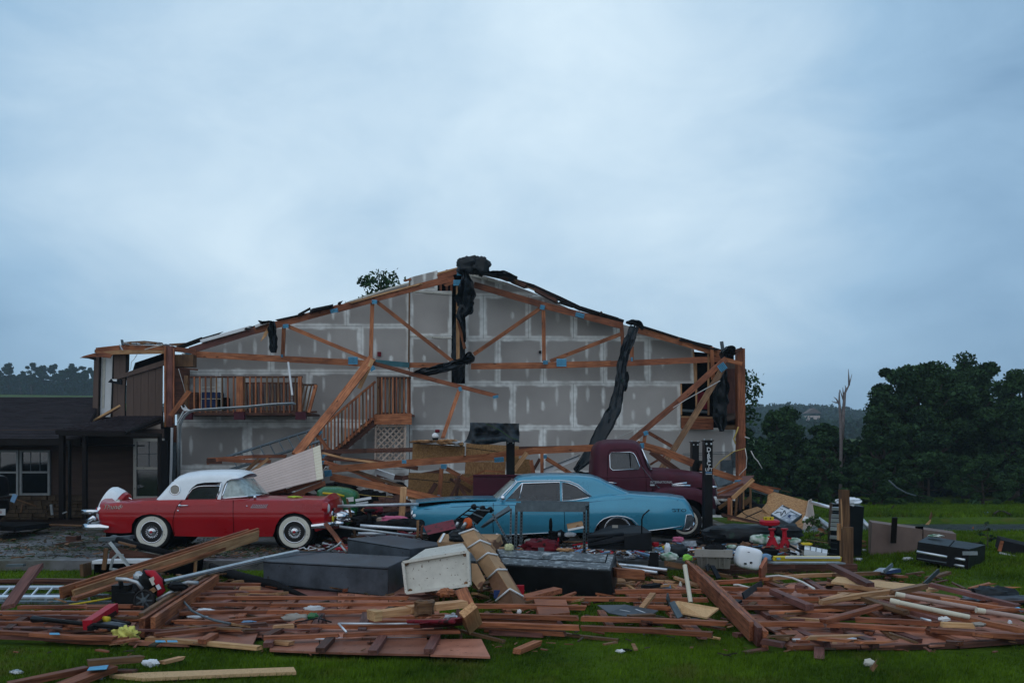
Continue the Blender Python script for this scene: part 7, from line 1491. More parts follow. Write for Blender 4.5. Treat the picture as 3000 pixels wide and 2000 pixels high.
# loose boards in the right heap
for a in (('N',0,800,860,670,.22,.30,.09,.05,'tan_wood','pale board slanting over the girts left of the two pipes'),('N',840,690,1228,610,.30,.32,.10,.06,'old_wood','short dark-ended board continuing the pale one, at the foot of the steel bar'),('N',120,375,600,610,.30,.24,.11,.07,'plum_wood','nail-studded plum board pointing down from the split post'),('N',300,600,720,665,.20,.20,.09,.05,'tan_wood','short pale board under the nail-studded plum board'),
          ('N',410,712,1010,920,.26,.2,.10,.05,'old_wood','brown board crossing down right from the pale board'),('N',700,800,1400,1010,.2,.16,.11,.05,'plum_wood','plum board under the cream pipe'),('N',40,1020,700,840,.18,.22,.09,.05,'red_wood','split board rising right towards the cream pipe end'),('N',880,825,2400,1130,.24,.14,.12,.06,'girt','long orange board running under the cream pipe to the right edge'),
          ('N',1260,592,2300,850,.26,.10,.11,.05,'plum_wood','long board forming the far edge of the right heap'),('N',940,690,1600,770,.2,.16,.09,.05,'girt','thin orange board above the muddy pipe'),('N',1380,760,2340,900,.2,.1,.12,.05,'girt','orange board beside the muddy pipe, ending at the blue scrap'),('N',1250,865,1800,880,.2,.18,.10,.05,'red_wood','short dark board between the two pipes'),
          ('N',1500,640,2000,720,.12,.08,.12,.03,'sheath','flat brown board at the far right edge of the heap'),('N',560,745,960,735,.18,.18,.09,.03,'tan_wood','thin pale lath behind the muddy pipe end')): L_(*a[:10],a[10],group='loose lumber on the right fallen frame')
for i in range(24):
    x0 = rc.uniform(2110,2900);y0 = rc.uniform(1712,1885);l = rc.uniform(50,260);fb('P',x0,y0,x0+l,y0+rc.uniform(-22,26),rc.uniform(.05,.18),rc.uniform(.05,.18),rc.uniform(.025,.085),rc.uniform(.015,.035),rc.choice(['dark_wood','red_wood','plum_wood','old_wood','girt','tan_wood']),RW,'batten',ends=(.1,.25),bend=.03)
one(fpoly('N',[(135,558),(205,500),(1190,598),(1080,640),(960,650),(400,590)],[.2,.24,.22,.2,.2,.2],.03,'tan_sheet',None,'tan_board'),'long pale triangular sheet lying under the nail-studded plum board','sheet');one(fpoly('N',[(1220,610),(1300,620),(1370,645),(1230,655)],.2,.03,'tan_sheet',None,'tan_board'),'small pale sheet corner beside the steel bar foot','sheet')
def pipe(label,k,pts,hs,r,mat,name='plastic_pipe',cat='pipe'):
    mb = MB();q = [G(k,u,v,h) for (u,v),h in zip(pts,hs)];mb.tube(q,r,12);o = mb.out(name,M[mat],None,True,50);d = (q[1]-q[0]).normalized();mb = MB();mb.tube([q[0]-d*.01,q[0]+d*.09],r*1.16,12);mb.out('coupling',M['pvc'],o,True,50);return tag(o,label,cat)
pipe('muddy pinkish pipe, the farther of the two pipes on the right heap','N',[(890,705),(1400,800),(1800,868)],[.36,.28,.2],.026,'pvc_pink');pipe('pale pipe length carrying on to the right edge beyond the muddy pipe','N',[(1812,888),(2180,945),(2420,985)],[.2,.14,.12],.028,'pvc_pink');pipe('cream pipe, the nearer of the two pipes on the right heap','N',[(825,780),(1300,880),(1720,965)],[.36,.3,.22],.027,'pvc')
mb = MB();a = G('I4',952,745,.12);mb.tube([a,Vector((a.x-.02,a.y+.3,P('I4',942,365,a.y+.3).z))],.028,12);one(mb.out('plastic_pipe',M['pvc'],None,True,50),'cream pipe standing upright at the middle of the rubble','pipe')
# triple beams
def beam3(label,A,B,w,t,n,mats,side):
    tt = T('built_up_beam',label,'beam',B if B.z < A.z else A,'nailed-up beams lying on the wreck');x,y,nn = frame(A,B)
    for i in range(n):
        off = y*(i-(n-1)/2)*(t+.004)*side;sh = x*rc.uniform(-.12,.12)+nn*(.03*(i-1));board(A+off+sh,B+off+sh+nn*rc.uniform(-.01,.01),t,w,M[mats[i % len(mats)]],tt,'plank',(0,0,1),(.05,.08),.01)
    return tt
A = P('P',205,1738,12.6);B = P('P',752,1562,16.0);beam3('three-ply beam rising from the ladder end to below the red car door',A,B,.15,.045,3,['tan_wood','girt','girt'],1)
board(P('P',215,1754,12.4),P('P',700,1590,15.6),.09,.045,M['girt'],bpy.data.objects['built_up_beam'],'plank',ends=(.02,.2));
A = P('P',412,1828,10.7);B = P('P',615,1700,13.9);beam3('two-ply beam lying aslant behind the yellow insulation clump',A,B,.20,.05,2,['red_wood','old_wood'],1)
board(P('P',448,1830,10.65),P('P',636,1700,13.8),.05,.17,M['girt'],bpy.data.objects['built_up_beam.001'],'plank')
A = G('P',2222,1862,.12);B = P('P',2022,1664,14.9);bb = beam3('three-ply nailed beam running from the cream pipe down to the grass',A,B,.20,.05,3,['red_wood','plum_wood','red_wood'],1)
x,y,nn = frame(A,B);mb = MB()
for i in range(60): p = A.lerp(B,rc.random())+y*rc.uniform(-.05,.05)+nn*.105;mb.tube([p,p+Vector((rc.uniform(-.01,.01),0,.02))],.004,4)
o_ = mb.out('nails',M['tan_wood'],bb);tag(o_,kind='stuff')
# single boards and things front left
L_('I1',70,800,385,365,.25,.62,.17,.04,'plum_wood','plum plank lying across the aluminium ladder',up=(-.2,-.6,.6))
for a in (('I1',885,1365,1485,1310,.14,.14,.10,.055,'old_wood','short thick board resting on the blue-plated joint'),('I1',60,1595,900,1420,.08,.10,.10,.05,'red_wood','long board reaching the bottom left edge'),('I1',640,1600,1150,1405,.06,.10,.16,.05,'red_wood','wide board running down out of the bottom edge'),('I1',1640,1362,1885,1300,.05,.05,.07,.03,'tan_wood','small stick touching the white wrapper'),('I1',1180,1445,1400,1450,.04,.04,.09,.03,'dark_wood','dark stub half hidden in the grass'),
          ('I3',1085,1245,1320,1150,.05,.05,.09,.05,'girt','short orange offcut alone on the grass'),('I3',380,1000,980,1145,.10,.02,.05,.03,'old_wood','thin dark-tipped stick running out onto the grass'),('I3',1265,1020,2150,1135,.07,.01,.06,.03,'old_wood','long thin sliver lying below the middle frame'),('I4',1070,1080,1270,1118,.03,.02,.05,.02,'tan_wood','tiny pale splinter on the grass below the middle frame'),('I4',1500,1255,1740,1215,.02,.02,.08,.02,'plum_wood','flat brown offcut on the grass under the nailed beam'),
          ('I4',2035,590,2140,605,.16,.16,.12,.08,'plum_wood','small block on the right sheathing'),('I4',1790,630,2180,800,.22,.22,.10,.07,'plum_wood','plum board slanting on the right girts beside the block'),('N',40,790,330,700,.2,.2,.09,.04,'tan_wood','pale board end at the left of the right heap'),('I2',700,1140,830,1135,.1,.1,.05,.02,'tan_wood','thin yellow lath at the gap in the left frame'),('I4',1390,1065,1480,1085,.03,.03,.08,.05,'plum_wood','dark chip of wood beside the nailed beam')): L_(*a)
one(fpoly('P',[(320,1975),(420,1968),(860,1952),(868,1966),(700,1972),(420,1985)],.05,.03,'tan_sheet',None,'tan_board'),'long pale board lying flat at the front left of the lawn','board');
jt = fpoly('P',[(262,1952),(318,1946),(312,1958),(255,1962)],.14,.005,'plate');one(jt,'blue-grey nail plate joining the two boards at the bottom left','nail plate')
for x,yv,lab in ((145,1852,'blue-grey nail plate at the left end of the front girt'),(455,1874,'blue-grey nail plate right of the yellow insulation'),(490,1874,'second blue-grey nail plate right of the yellow insulation')): one(fpoly('P',[(x,yv),(x+28,yv),(x+31,yv+5),(x,yv+5)],.16,.004,'plate',None,'nail_plate'),lab,'nail plate')
# ladder on the grass, two sections
a = P('P',-60,1748,12.9);b = P('P',195,1748,12.9);Wv = P('P',27,1720,13.25)-P('P',0,1748,12.9);ladder('aluminium_ladder','bright aluminium ladder lying at the left edge below the drive',a,b,Wv,6,'alu')
a = P('P',-60,1762,12.75);b = P('P',330,1763,12.75);ladder('aluminium_ladder','dull second ladder section under the bright one',a,b,P('P',0,1742,13.15)-P('P',0,1762,12.75),9,'dull_steel')
for a,lab in (((-10,1890,44,1876),0),): pass
mb = MB();mb.tube([P('I1',350,822,12.0),P('I1',780,760,12.2),P('I1',1200,690,12.4)],.012,8);one(mb.out('pole',M['yellow_p'],None,True),'thin yellow pole lying beside the pressure washer','pole')
# red push broom
BR = T('broom','red-headed push broom lying on the left frame','broom',G('I1',1000,1000,.15));mb = MB();mb.bar(G('I1',895,975,.22),G('I1',1160,800,.24),.10,.10,(0,-.6,.8));mb.out('bristles',M['red_p'],BR);mb = MB();mb.bar(G('I1',920,1010,.20),G('I1',1180,835,.2),.06,.05,(0,-.6,.8));mb.out('head_block',M['black'],BR)
mb = MB();mb.tube([G('I1',340,915,.2),G('I1',470,920,.22),G('I1',1200,1000,.22)],[.04,.025,.02],8);mb.out('handle',M['black'],BR,True)
one(lump(G('I1',1130,990,.16),(.36,.22,.10),M['grey_metal'],'shovel_blade',amp=.15,seed=2),'dark grey shovel blade beside the red broom','shovel');mb = MB();mb.tube([G('I1',1060,915,.22),G('I1',1110,920,.22)],.035,10);mb.out('collar',M['yellow_p'],BR,True);one(obj('broken_tool',*(lambda m: (m.v,m.f))(MB().tube([G('I1',1110,925,.2),G('I1',1330,962,.18)],.018,8)),M['black'],smooth_=True),'short black tool handle right of the broom head','handle')
# insulation clump, wrappers
one(lump(G('I1',1285,1085,.08),(.25,.2,.19),M['insul'],'insulation_clump',amp=.55,freq=2.2,seed=4,nu=40,nv=26),'bright yellow clump of insulation on the front of the left frame','insulation')
for (k,u,v,h,d,m,sd,lab) in (('I1',1545,1365,.05,(.26,.16,.12),'paper',1,'white crumpled wrapper on the front grass'),('I1',165,1455,.03,(.22,.1,.06),'galv',2,'silver foil scrap near the bottom left corner'),('I1',1035,1520,.02,(.1,.06,.04),'paper',3,'small pale scrap in the grass by the pale board'),('I3',2150,1240,.03,(.14,.1,.06),'white',4,'small white scrap alone on the front grass'),('I3',2200,1232,.02,(.24,.12,.05),'black_m',5,'dark rag piece behind the small white scrap'),
                                    ('I2',1120,808,.2,(.36,.1,.12),'paper',6,'white crumpled glove on the left frame'),('I2',930,900,.14,(.55,.2,.14),'bin_grey',7,'grey plastic scrap on the left sheathing'),('I2',1105,890,.16,(.22,.12,.14),'green_p',8,'green scrap beside the grey plastic'),('I3',470,900,.22,(.4,.12,.14),'paper',9,'clear plastic wad at the splintered beam end'),('I3',1120,840,.16,(.09,.06,.09),'white',10,'tiny white scrap on the middle girts'),('I4',715,590,.14,(.36,.14,.12),'bluecloth',11,'pale blue cloth in the gap of the middle frame'),
                                    ('N',1435,990,.25,(.20,.1,.09),'white',12,'white shard on the right heap'),('N',1830,1050,.2,(.3,.12,.08),'bin_grey',13,'grey rag at the end of the yellow-tipped girt'),('N',570,1490,.06,(.18,.1,.11),'dirty_white',14,'dirty white scrap on the front right grass'),('N',2190,1028,.1,(.08,.05,.08),'paper',15,'tiny white scrap under the pale pipe'),('I5',1165,825,.04,(.3,.12,.1),'paper',16,'white tube scrap between the brown cabinet and the tipped chest'),('I5',720,735,.05,(.12,.1,.08),'paper',17,'pale scrap at the foot of the brown cabinet'),('I5',655,830,.05,(.24,.16,.1),'galv',18,'grey scrap at the foot of the standing tool cabinet'),
                                    ('I1',2100,1000,.16,(.3,.2,.05),'black_m',19,'black twisted scrap on the left sheathing'),('I5',1980,355,.05,(.35,.3,.1),'bluecloth',20,'blue scrap far out on the back lawn'),('I2',410,940,.14,(.4,.08,.04),'bluecloth',21,'pale blue strip between left girts'),('I1',2020,890,.14,(.4,.2,.04),'paper',22,'white sheet of paper between left girts'),('I2',5,820,.14,(.3,.2,.05),'paper',23,'grey-white paper behind the two-ply beam')):
    o = lump(G(k,u,v,h*.8),[q*.62 for q in d],M[m],'scrap',amp=.5,freq=2.6,seed=sd,nu=16,nv=10);one(o,lab,'scrap')
for (k,pts,r,m,h,lab) in (('I1',[(1800,660),(1880,740),(1960,830),(2080,890),(2200,930),(2352,960)],.014,'dull_steel',.2,'dark hose trailing right from the pressure washer'),('I2',[(1160,940),(1165,900),(1195,865),(1205,880),(1180,910),(1290,945)],.009,'black',.18,'black wire loop on the left sheathing'),('I2',[(920,945),(1020,930),(1150,905)],.008,'black',.16,'black wire lying straight beside the loop'),('I4',[(1720,480),(1850,470),(1990,495),(2100,540),(2215,605)],.014,'cable',.24,'white cable arching over the right sheathing'),('I4',[(1390,565),(1440,565),(1550,595)],.014,'cable',.16,'short white cable left of the black bar'),
                               ('I2',[(950,1112),(1200,1122),(1440,1112)],.014,'alu',.06,'thin metal rod on the front sheathing, left one'),('I2',[(1830,1108),(2250,1112)],.014,'alu',.06,'thin metal rod on the front sheathing, right one'),('I2',[(1365,960),(1800,962),(2210,960)],.012,'alu',.2,'thin metal strip on the longest front girt'),('I2',[(1365,960),(1445,1045)],.012,'alu',.2,'short metal strip bent down from the long one'),('N',[(60,1222),(250,1215),(430,1228)],.024,'alu',.08,'white rod at the front of the right frame'),('I4',[(1990,1128),(2165,1128)],.018,'alu',.08,'white rod stub on the right sheathing'),
                               ('I5',[(1300,1430),(1400,1455)],.014,'alu',.2,'thin silver strip between boards of the right heap'),('Hz',[(1110,1275),(1180,1340),(1270,1390),(1360,1418)],.03,'dull_steel',.3,'fallen grey wire reaching the back lawn from the bushes'),('I5',[(2050,360),(2090,335),(2150,340),(2210,368)],.03,'bark',.1,'curved fallen branch on the back lawn')):
    mb = MB();mb.tube([G(k,u,v,h) if k != 'Hz' else P(k,u,v,37) for u,v in pts],r,7);one(mb.out('wire',M[m],None,True),lab,'wire')
# pressure washer
PW = T('pressure_washer','black and red pressure washer with a spoked wheel tipped on the beams','pressure washer',G('I1',1480,830,.05));YP = 12.15;w_ = lambda u,v,d=0: P('I1',u,v,YP+d)
mb = MB();c = w_(1480,720);mb.lathe([(.09,-.04),(.125,-.045),(.132,-.02),(.132,.02),(.125,.045),(.11,.05),(.10,.03)],c,(0,-1,.1),30);mb.out('wheel',M['tyre'],PW,True,45);mb = MB();mb.lathe([(.105,.02),(.04,.025),(.035,.05),(.001,.055)],c,(0,-1,.1),20)
for i in range(7): t = i*.9;mb.bar(c+Vector((math.cos(t)*.03,-.035,math.sin(t)*.03)),c+Vector((math.cos(t)*.10,-.03,math.sin(t)*.10)),.02,.02,(0,-1,0))
mb.out('hub',M['dull_steel'],PW,True,30)
mb = MB();mb.box(w_(1330,720,.2),(.26,.3,.22));mb.box(w_(1260,640,.25),(.2,.25,.2));mb.out('pump',M['black'],PW)
o_ = lump(w_(1520,560,.15),(.30,.3,.30),M['black'],'engine',PW,amp=.25,sq=.6,seed=3,tilt=30);lump(w_(1440,480,.12),(.17,.16,.11),M['galv'],'engine_cover',PW,amp=.2,sq=.7,seed=8,tilt=20)
mb = MB();mb.tube([w_(1480,438,.1),w_(1560,450,.05),w_(1620,530),w_(1650,620),w_(1620,680,.05)],[.03,.05,.055,.05,.03],8);mb.out('shroud',M['red_p'],PW,True);mb = MB();mb.bar(w_(1545,490,-.02),w_(1580,560,-.02),.06,.02,(0,-1,0));mb.out('label_plate',M['dirty_white'],PW);mb = MB();mb.bar(w_(1605,565,-.08),w_(1630,610,-.08),.04,.02,(0,-1,0));mb.out('label_plate',M['paper'],PW)
mb = MB();mb.tube([w_(1185,505),w_(1290,510),w_(1400,540),w_(1455,610)],.024,10);mb.out('handle',M['galv'],PW,True);mb = MB();mb.tube([w_(1600,720),w_(1700,660),w_(1795,612)],.020,10);mb.out('handle',M['galv'],PW,True);mb = MB();mb.tube([w_(1860,560),w_(1920,540),w_(2025,548)],.026,10);mb.out('handle',M['galv'],PW,True)
lump(w_(1810,580),(.24,.12,.12),M['black'],'spray_gun',PW,amp=.35,seed=6);mb = MB();mb.tube([w_(1230,520,.1),w_(1240,600,.15),w_(1300,700,.2)],.03,8);mb.tube([w_(1380,470,.1),w_(1390,560,.1)],.025,8);mb.out('frame',M['black'],PW,True);mb = MB();mb.bar(w_(1550,600,.02),w_(1575,640,.02),.07,.03,(0,-1,0));mb.out('bracket',M['tan_wood'],PW)
# beams, splintered block in the middle front
L_('I2',1680,875,2352,790,.30,.34,.16,.07,'tan_wood','thick striped beam below the white steel box',group='loose lumber on the left frame',bend=0)
board(G('I3',-10,815,.34),G('I3',590,755,.34),.16,.07,M['tan_wood'],bpy.data.objects[[o.name for o in COL.objects if o.get('label') == 'thick striped beam below the white steel box'][0]],'plank',(0,0,1),(.0,.04),0)
one(lump(G('I3',150,800,.36),(.20,.2,.16),M['old_wood'],'wood_block',amp=.3,sq=.4,seed=5),'wooden block strapped across the thick striped beam','block')
one(fb('I2',1680,880,1790,865,.32,.32,.20,.10,'yellow_wood',None,'beam_end'),'fresh pale sawn end piece on the thick striped beam','block')
mb = MB();
L_('I3',530,610,610,800,.45,.3,.14,.05,'girt','split plank standing under the white steel box corner',up=(0,-1,.2),group='loose lumber on the left frame');L_('I3',480,610,490,700,.4,.3,.10,.05,'red_wood','reddish plank end under the white steel box',up=(0,-1,.2),group='loose lumber on the left frame');L_('I3',595,810,660,1000,.4,.12,.18,.09,'tan_wood','broken beam end pointing at the grass below the white steel box',up=(.2,-1,.2),ends=(.05,.12),group='loose lumber on the left frame')
L_('I3',520,820,500,930,.3,.2,.09,.04,'dark_wood','small dark plank beside the broken beam end',up=(.2,-1,.2),group='loose lumber on the left frame');one(lump(G('I3',380,645,.4),(.2,.15,.1),M['girt'],'wood_chunk',amp=.5,seed=7),'orange wood chunk under the white steel box','block')
JB = T('floor_jack','red steel jack frame lying at the end of the front girts','jack',G('I3',350,980,.1));mb = MB();mb.hexa([G('I3',100,960,.26),G('I3',540,905,.3),G('I3',540,980,.14),G('I3',110,1010,.12)],[p+Vector((0,.12,0)) for p in (G('I3',100,960,.26),G('I3',540,905,.3),G('I3',540,980,.14),G('I3',110,1010,.12))]);mb.out('side_plate',M['red_d'],JB);mb = MB();mb.tube([G('I3',-20,940,.24),G('I3',460,940,.3)],.02,8);mb.out('handle',M['red_d'],JB)
mb = MB();mb.tube([G('I3',395,915,.3),G('I3',420,890,.34),G('I3',480,885,.36)],.012,6);mb.out('wire',M['alu'],JB)
one(fpoly('I4',[(0,770),(300,768),(620,825),(560,860),(330,890),(120,850)],[.2,.22,.2,.16,.14,.16],.01,'grey_metal',None,'dark_sheet'),'dark torn roofing sheet on the middle frame','sheet')
for a,lab in (((215,815,350,840),'left'),((380,810,500,850),'right')): one(fb('I4',*a,.215,.19,.02,.004,'paper',None,'pale_strip'),lab+' pale strip lying on the dark torn roofing sheet','strip')
one(fpoly('I4',[(775,738),(830,728),(1240,800),(1120,895),(850,842),(855,815)],[.26,.28,.2,.12,.16,.2],.02,'tan_sheet',None,'tan_board'),'torn tan board lying in front of the upright cream pipe','board');
for a,lab in (((755,735,850,915),'bent grey steel angle beside the torn tan board'),((715,680,735,780),'thin grey steel strip left of the torn tan board'),((1170,365,1245,510),'black steel angle hanging by the grey tote'),((1485,680,1680,550),'black bar slanting on the right frame'),((1110,400,1175,365),'short black steel arm by the grey tote')): one(fb('I4',*a,.3,.12,.08,.02,'dull_steel' if 'grey' in lab[:12] else 'black_pl',None,'steel_angle',up=(.5,-1,.3)),lab,'bar')
one(fb('I4',1380,755,1440,725,.14,.16,.12,.03,'black_pl',None,'steel_angle'),'small black plate under the black bar','bar')
for (u,v0,v1,m,lab) in ((848,530,610,'dirty_white','small white spray bottle standing in the rubble'),(895,568,608,'plum_wood','squat purple bottle beside the white one')):
    c = G('I4',u,v1,.05);mb = MB();hh = (v1-v0)/3.4844/F*c.y;rr = .022 if u < 870 else .075;mb.lathe([(rr,0),(rr,hh*.7),(rr*.5,hh*.85),(rr*.5,hh),(.001,hh)],c,(0,0,1),12);one(mb.out('bottle',M[m],None,True,40),lab,'bottle')
L_('I4',170,440,480,460,.3,.26,.2,.12,'girt','thick orange beam end right of the black cabinet',group='loose lumber by the slab');L_('I4',690,345,1000,400,.3,.2,.12,.08,'old_wood','dark board leading to the top of the nailed beam',group='loose lumber by the slab');L_('I4',950,390,1380,490,.25,.1,.12,.05,'old_wood','brown board passing under the grey tote',group='loose lumber by the slab')
L_('I4',510,525,840,545,.16,.12,.1,.04,'tan_wood','splintered pale plank behind the white bottle',group='loose lumber by the slab',ends=(.1,.2));L_('I4',580,580,830,560,.14,.14,.08,.03,'tan_wood','second splintered plank behind the white bottle',group='loose lumber by the slab',ends=(.1,.2));L_('I4',480,590,640,560,.15,.15,.14,.04,'black_m','charred chip beside the splintered planks','scrap',group='loose lumber by the slab')
L_('I4',1240,408,2352,375,.08,.08,.14,.14,'dark_wood','long dark sill beam along the slab edge on the right','beam',group='loose lumber by the slab');L_('I4',1200,455,2400,425,.02,.02,.10,.10,'dark_wood','lower dark sill beam on the grass along the slab edge','beam',group='loose lumber by the slab')
L_('I5',0,925,650,940,.05,.05,.2,.2,'dark_wood','dark sill beam end at the foot of the split post','beam',group='loose lumber by the slab')
L_('I4',1695,335,1692,480,.5,.12,.16,.04,'sheath','short sheathing strip standing against the slab edge',up=(0,-1,.1),group='loose lumber by the slab')
for i,a in enumerate(((210,355,710,412),(220,362,520,380),(240,390,610,440),(180,375,300,400))): mb = MB();mb.tube([G('I4',a[0],a[1],.25),G('I4',a[2],a[3],.22)],.022,8);one(mb.out('metal_rod',M['alu'],None,True),['longest bright rod right of the black cabinet','upper short bright rod right of the black cabinet','lowest bright rod right of the black cabinet','stub of bright rod touching the black cabinet'][i],'rod')
mb = MB();mb.tube([G('I4',190,340,.3),G('I4',205,370,.28),G('I4',235,395,.25)],.03,8);one(mb.out('pipe_elbow',M['old_wood'],None,True),'rusty bent pipe end by the bright rods','pipe')
# ---- grey cabinets, white steel box, black cabinet
def box8(name,label,cat,k,fr,bk,mat,Yf,Yb,back_low=True):
    Yl = Yf if isinstance(Yf,(list,tuple)) else [Yf]*4;t = T(name,label,cat,P(k,*fr[2],Yl[2]));f = [P(k,u,v,y) for (u,v),y in zip(fr,[Yf]*4 if not isinstance(Yf,(list,tuple)) else Yf)];b = [P(k,u,v,y) for (u,v),y in zip(bk,[Yb]*2 if not isinstance(Yb,(list,tuple)) else Yb)]
    b += [b[1]+(f[2]-f[1]),b[0]+(f[3]-f[0])];mb = MB();mb.hexa(f,b);bm_ = mb.out('body',M[mat],t);return t,f,b
def bevel(t,w=.012):
    for c in t.children:
        if c.name.startswith('body'):
            m = c.modifiers.new('edge','BEVEL');m.width = w;m.segments = 2
c1,f1,b1_ = box8('steel_cabinet','long grey steel cabinet lying on its back at the front left','cabinet','I2',[(595,318),(1872,382),(1868,700),(598,560)],[(900,215),(2095,278)],'grey_metal',[14.0,13.2,13.2,14.0],[15.1,14.3]);bevel(c1)
mb = MB();
c2,f2,b2_ = box8('steel_cabinet','grey steel cabinet lying behind the long one, next to the brown carton','cabinet','I2',[(1452,92),(2092,198),(2090,300),(1455,260)],[(1900,55),(2500,150)],'grey_metal',[15.8,14.9,14.9,15.8],[16.9,16.0]);bevel(c2)
for c_,f_1 in ((c1,f1),(c2,f2)):
    for t_ in (.07,.95): mb = MB();mb.bar(f_1[0].lerp(f_1[3],t_)+Vector((0,-.004,0)),f_1[1].lerp(f_1[2],t_)+Vector((0,-.004,0)),.012,.004,(0,-1,0));mb.out('seam',M['black'],c_)
c3,f3,b3_ = box8('steel_cabinet','black steel cabinet with scratched door facing up, right of the long carton','cabinet','I3',[(950,362),(2052,422),(2085,690),(1000,700)],[(880,203),(2106,262)],'black',[13.7,13.2,13.2,13.7],[15.0,14.5]);bevel(c3)
n3 = (f3[1]-f3[0]).cross(b3_[0]-f3[0]).normalized();n3 = n3 if n3.z > 0 else -n3
def q3(s,t): return f3[0].lerp(f3[1],s).lerp(b3_[0].lerp(b3_[1],s),t)
mb = MB();mb.hexa([q3(.01,.03)+n3*.012,q3(.985,.03)+n3*.012,q3(.985,.97)+n3*.012,q3(.01,.97)+n3*.012],[q3(.01,.03),q3(.985,.03),q3(.985,.97),q3(.01,.97)]);mb.out('door',M['scratch'],c3)
mb = MB();mb.hexa([q3(.01,.44)+n3*.02,q3(.93,.42)+n3*.02,q3(.93,.93)+n3*.02,q3(.01,.93)+n3*.02],[q3(.01,.44)+n3*.01,q3(.93,.42)+n3*.01,q3(.93,.93)+n3*.01,q3(.01,.93)+n3*.01]);mb.out('door_panel',M['scratch'],c3)
mb = MB();mb.bar(q3(.005,.425)+n3*.014,q3(.935,.405)+n3*.014,.012,.004,n3);mb.bar(q3(.935,.40)+n3*.014,q3(.935,.95)+n3*.014,.012,.004,n3);mb.out('door_seam',M['void'],c3)
mb = MB();c = q3(.40,.55)+n3*.06;mb.tube([c-Vector((.03,0,.05)),c,c+Vector((.22,0,.01))],.014,8);mb.tube([c+Vector((0,-.12,-.05)),c+Vector((0,-.12,0)),c+Vector((.1,-.12,0))],.012,8);mb.out('door_handle',M['galv'],c3,True);mb = MB();mb.box(q3(.385,.97)+n3*.03,(.09,.03,.07));mb.out('hinge',M['dull_steel'],c3)
one(lump(q3(.11,.90)+n3*.06,(.13,.11,.10),M['sponge'],'foam_block',amp=.35,sq=.6,seed=11,nu=30,nv=20),'pale yellow foam block on the corner of the black cabinet','foam');mb = MB();mb.box(P('I3',1130,620,13.1),(.10,.1,.13));one(mb.out('red_can',M['red_p']),'red can between the long carton and the black cabinet','can')
c4,f4,b4_ = box8('white_steel_box','off-white steel box with an open flanged side, tipped on the grey cabinets','box','Fz',[(257,1275),(862,1175),(878,1488),(290,1562)],[(450,1152),(808,1092)],'dirty_white',[12.7,12.5,12.4,12.6],[14.0,13.7]);bevel(c4,.02)
nf = (f4[1]-f4[0]).cross(f4[3]-f4[0]).normalized();nf = nf if nf.y < 0 else -nf
for i in range(4):
    a,b = f4[i],f4[(i+1) % 4];cc_ = (f4[0]+f4[1]+f4[2]+f4[3])/4;a2,b2 = a.lerp(cc_,.02),b.lerp(cc_,.02);mb = MB();mb.bar(a2+nf*.025,b2+nf*.025,.035,.05,nf);mb.out('flange',M['dirty_white'],c4)
for s,t_ in ((.05,.06),(.94,.06),(.06,.93),(.93,.93)): p = f4[0].lerp(f4[1],s).lerp(f4[3].lerp(f4[2],s),t_)+nf*.012;mb = MB();mb.lathe([(.03,0),(.02,.02),(.001,.02)],p,nf,10);mb.out('bolt',M['old_wood'],c4)
# long carton with straps
def carton(name,label,k,top4,low,mat,Yt_,Yl): pass
CT = T('long_carton','long strapped brown carton slanting down over the white steel box','carton',P('I3',1050,770,12.2))
# cross sections from the top end to the low end: left, ridge, right (depth behind the ridge)
sec = [((514,42),(652,2),(690,30),13.6),((600,190),(718,118),(820,160),13.3),((690,330),(795,248),(890,270),13.0),((800,505),(895,415),(985,420),12.7),((890,725),(1022,615),(1150,690),12.3),((925,768),(1060,760),(1185,765),12.15)]
S = [[P('I3',*a,y+.05),P('I3',*b,y-.12),P('I3',*c,y+.12)] for a,b,c,y in sec]
for i in range(len(S)-1):
    p,q = S[i],S[i+1];bk = Vector((.18,.34,.05))
    mb = MB();mb.hexa([p[0],p[1],q[1],q[0]],[p[0]+bk,p[2]+Vector((0,.25,0)),q[2]+Vector((0,.25,0)),q[0]+bk]);mb.add([p[1],p[2],q[2],q[1]],[(0,1,2,3)]);o_ = mb.out('side_panel' if i else 'end_flap',M['cardboard' if i in (1,2,0) else 'cardboard_wet'],CT)
for i,(s0,l) in enumerate(((.0,0),(1,0),(2,0),(3,0),(4,0))):
    p = S[int(s0)];mb = MB();mb.tube([p[0]+Vector((-.01,-.01,0)),p[1].lerp(p[0],.08)+Vector((0,-.015,.01)),p[1]+Vector((0,-.012,.012)),p[2].lerp(p[1],.1)+Vector((0,-.01,.015)),p[2]+Vector((.01,-.01,.01))],.013,6);mb.out('strap',M['white'],CT,True)
mb = MB();mb.slab([S[3][1],S[3][2],S[4][2]+Vector((0,-.02,0)),S[4][1]+Vector((0,-.03,0))],.01);mb.out('top_panel',M['cardboard'],CT)
mb = MB();p = P('I3',900,660,12.38);mb.box(p,(.1,.02,.1));mb.out('label_mark',M['navy'],CT)
one(obj('torn_cardboard',*(lambda m: (m.v,m.f))(MB().slab([P('I3',630,345,13.0),P('I3',690,350,12.95),P('I3',775,520,12.6),P('I3',705,610,12.5),P('I3',635,520,12.7)],.01)),M['cardboard']),'torn cardboard flap hanging between the white steel box and the long carton','cardboard');one(obj('torn_cardboard',*(lambda m: (m.v,m.f))(MB().slab([P('I3',640,520,12.8),P('I3',750,540,12.8),P('I3',748,632,12.8),P('I3',650,600,12.8)],.01)),M['cardboard_wet']),'darker cardboard scrap below the hanging flap','cardboard')
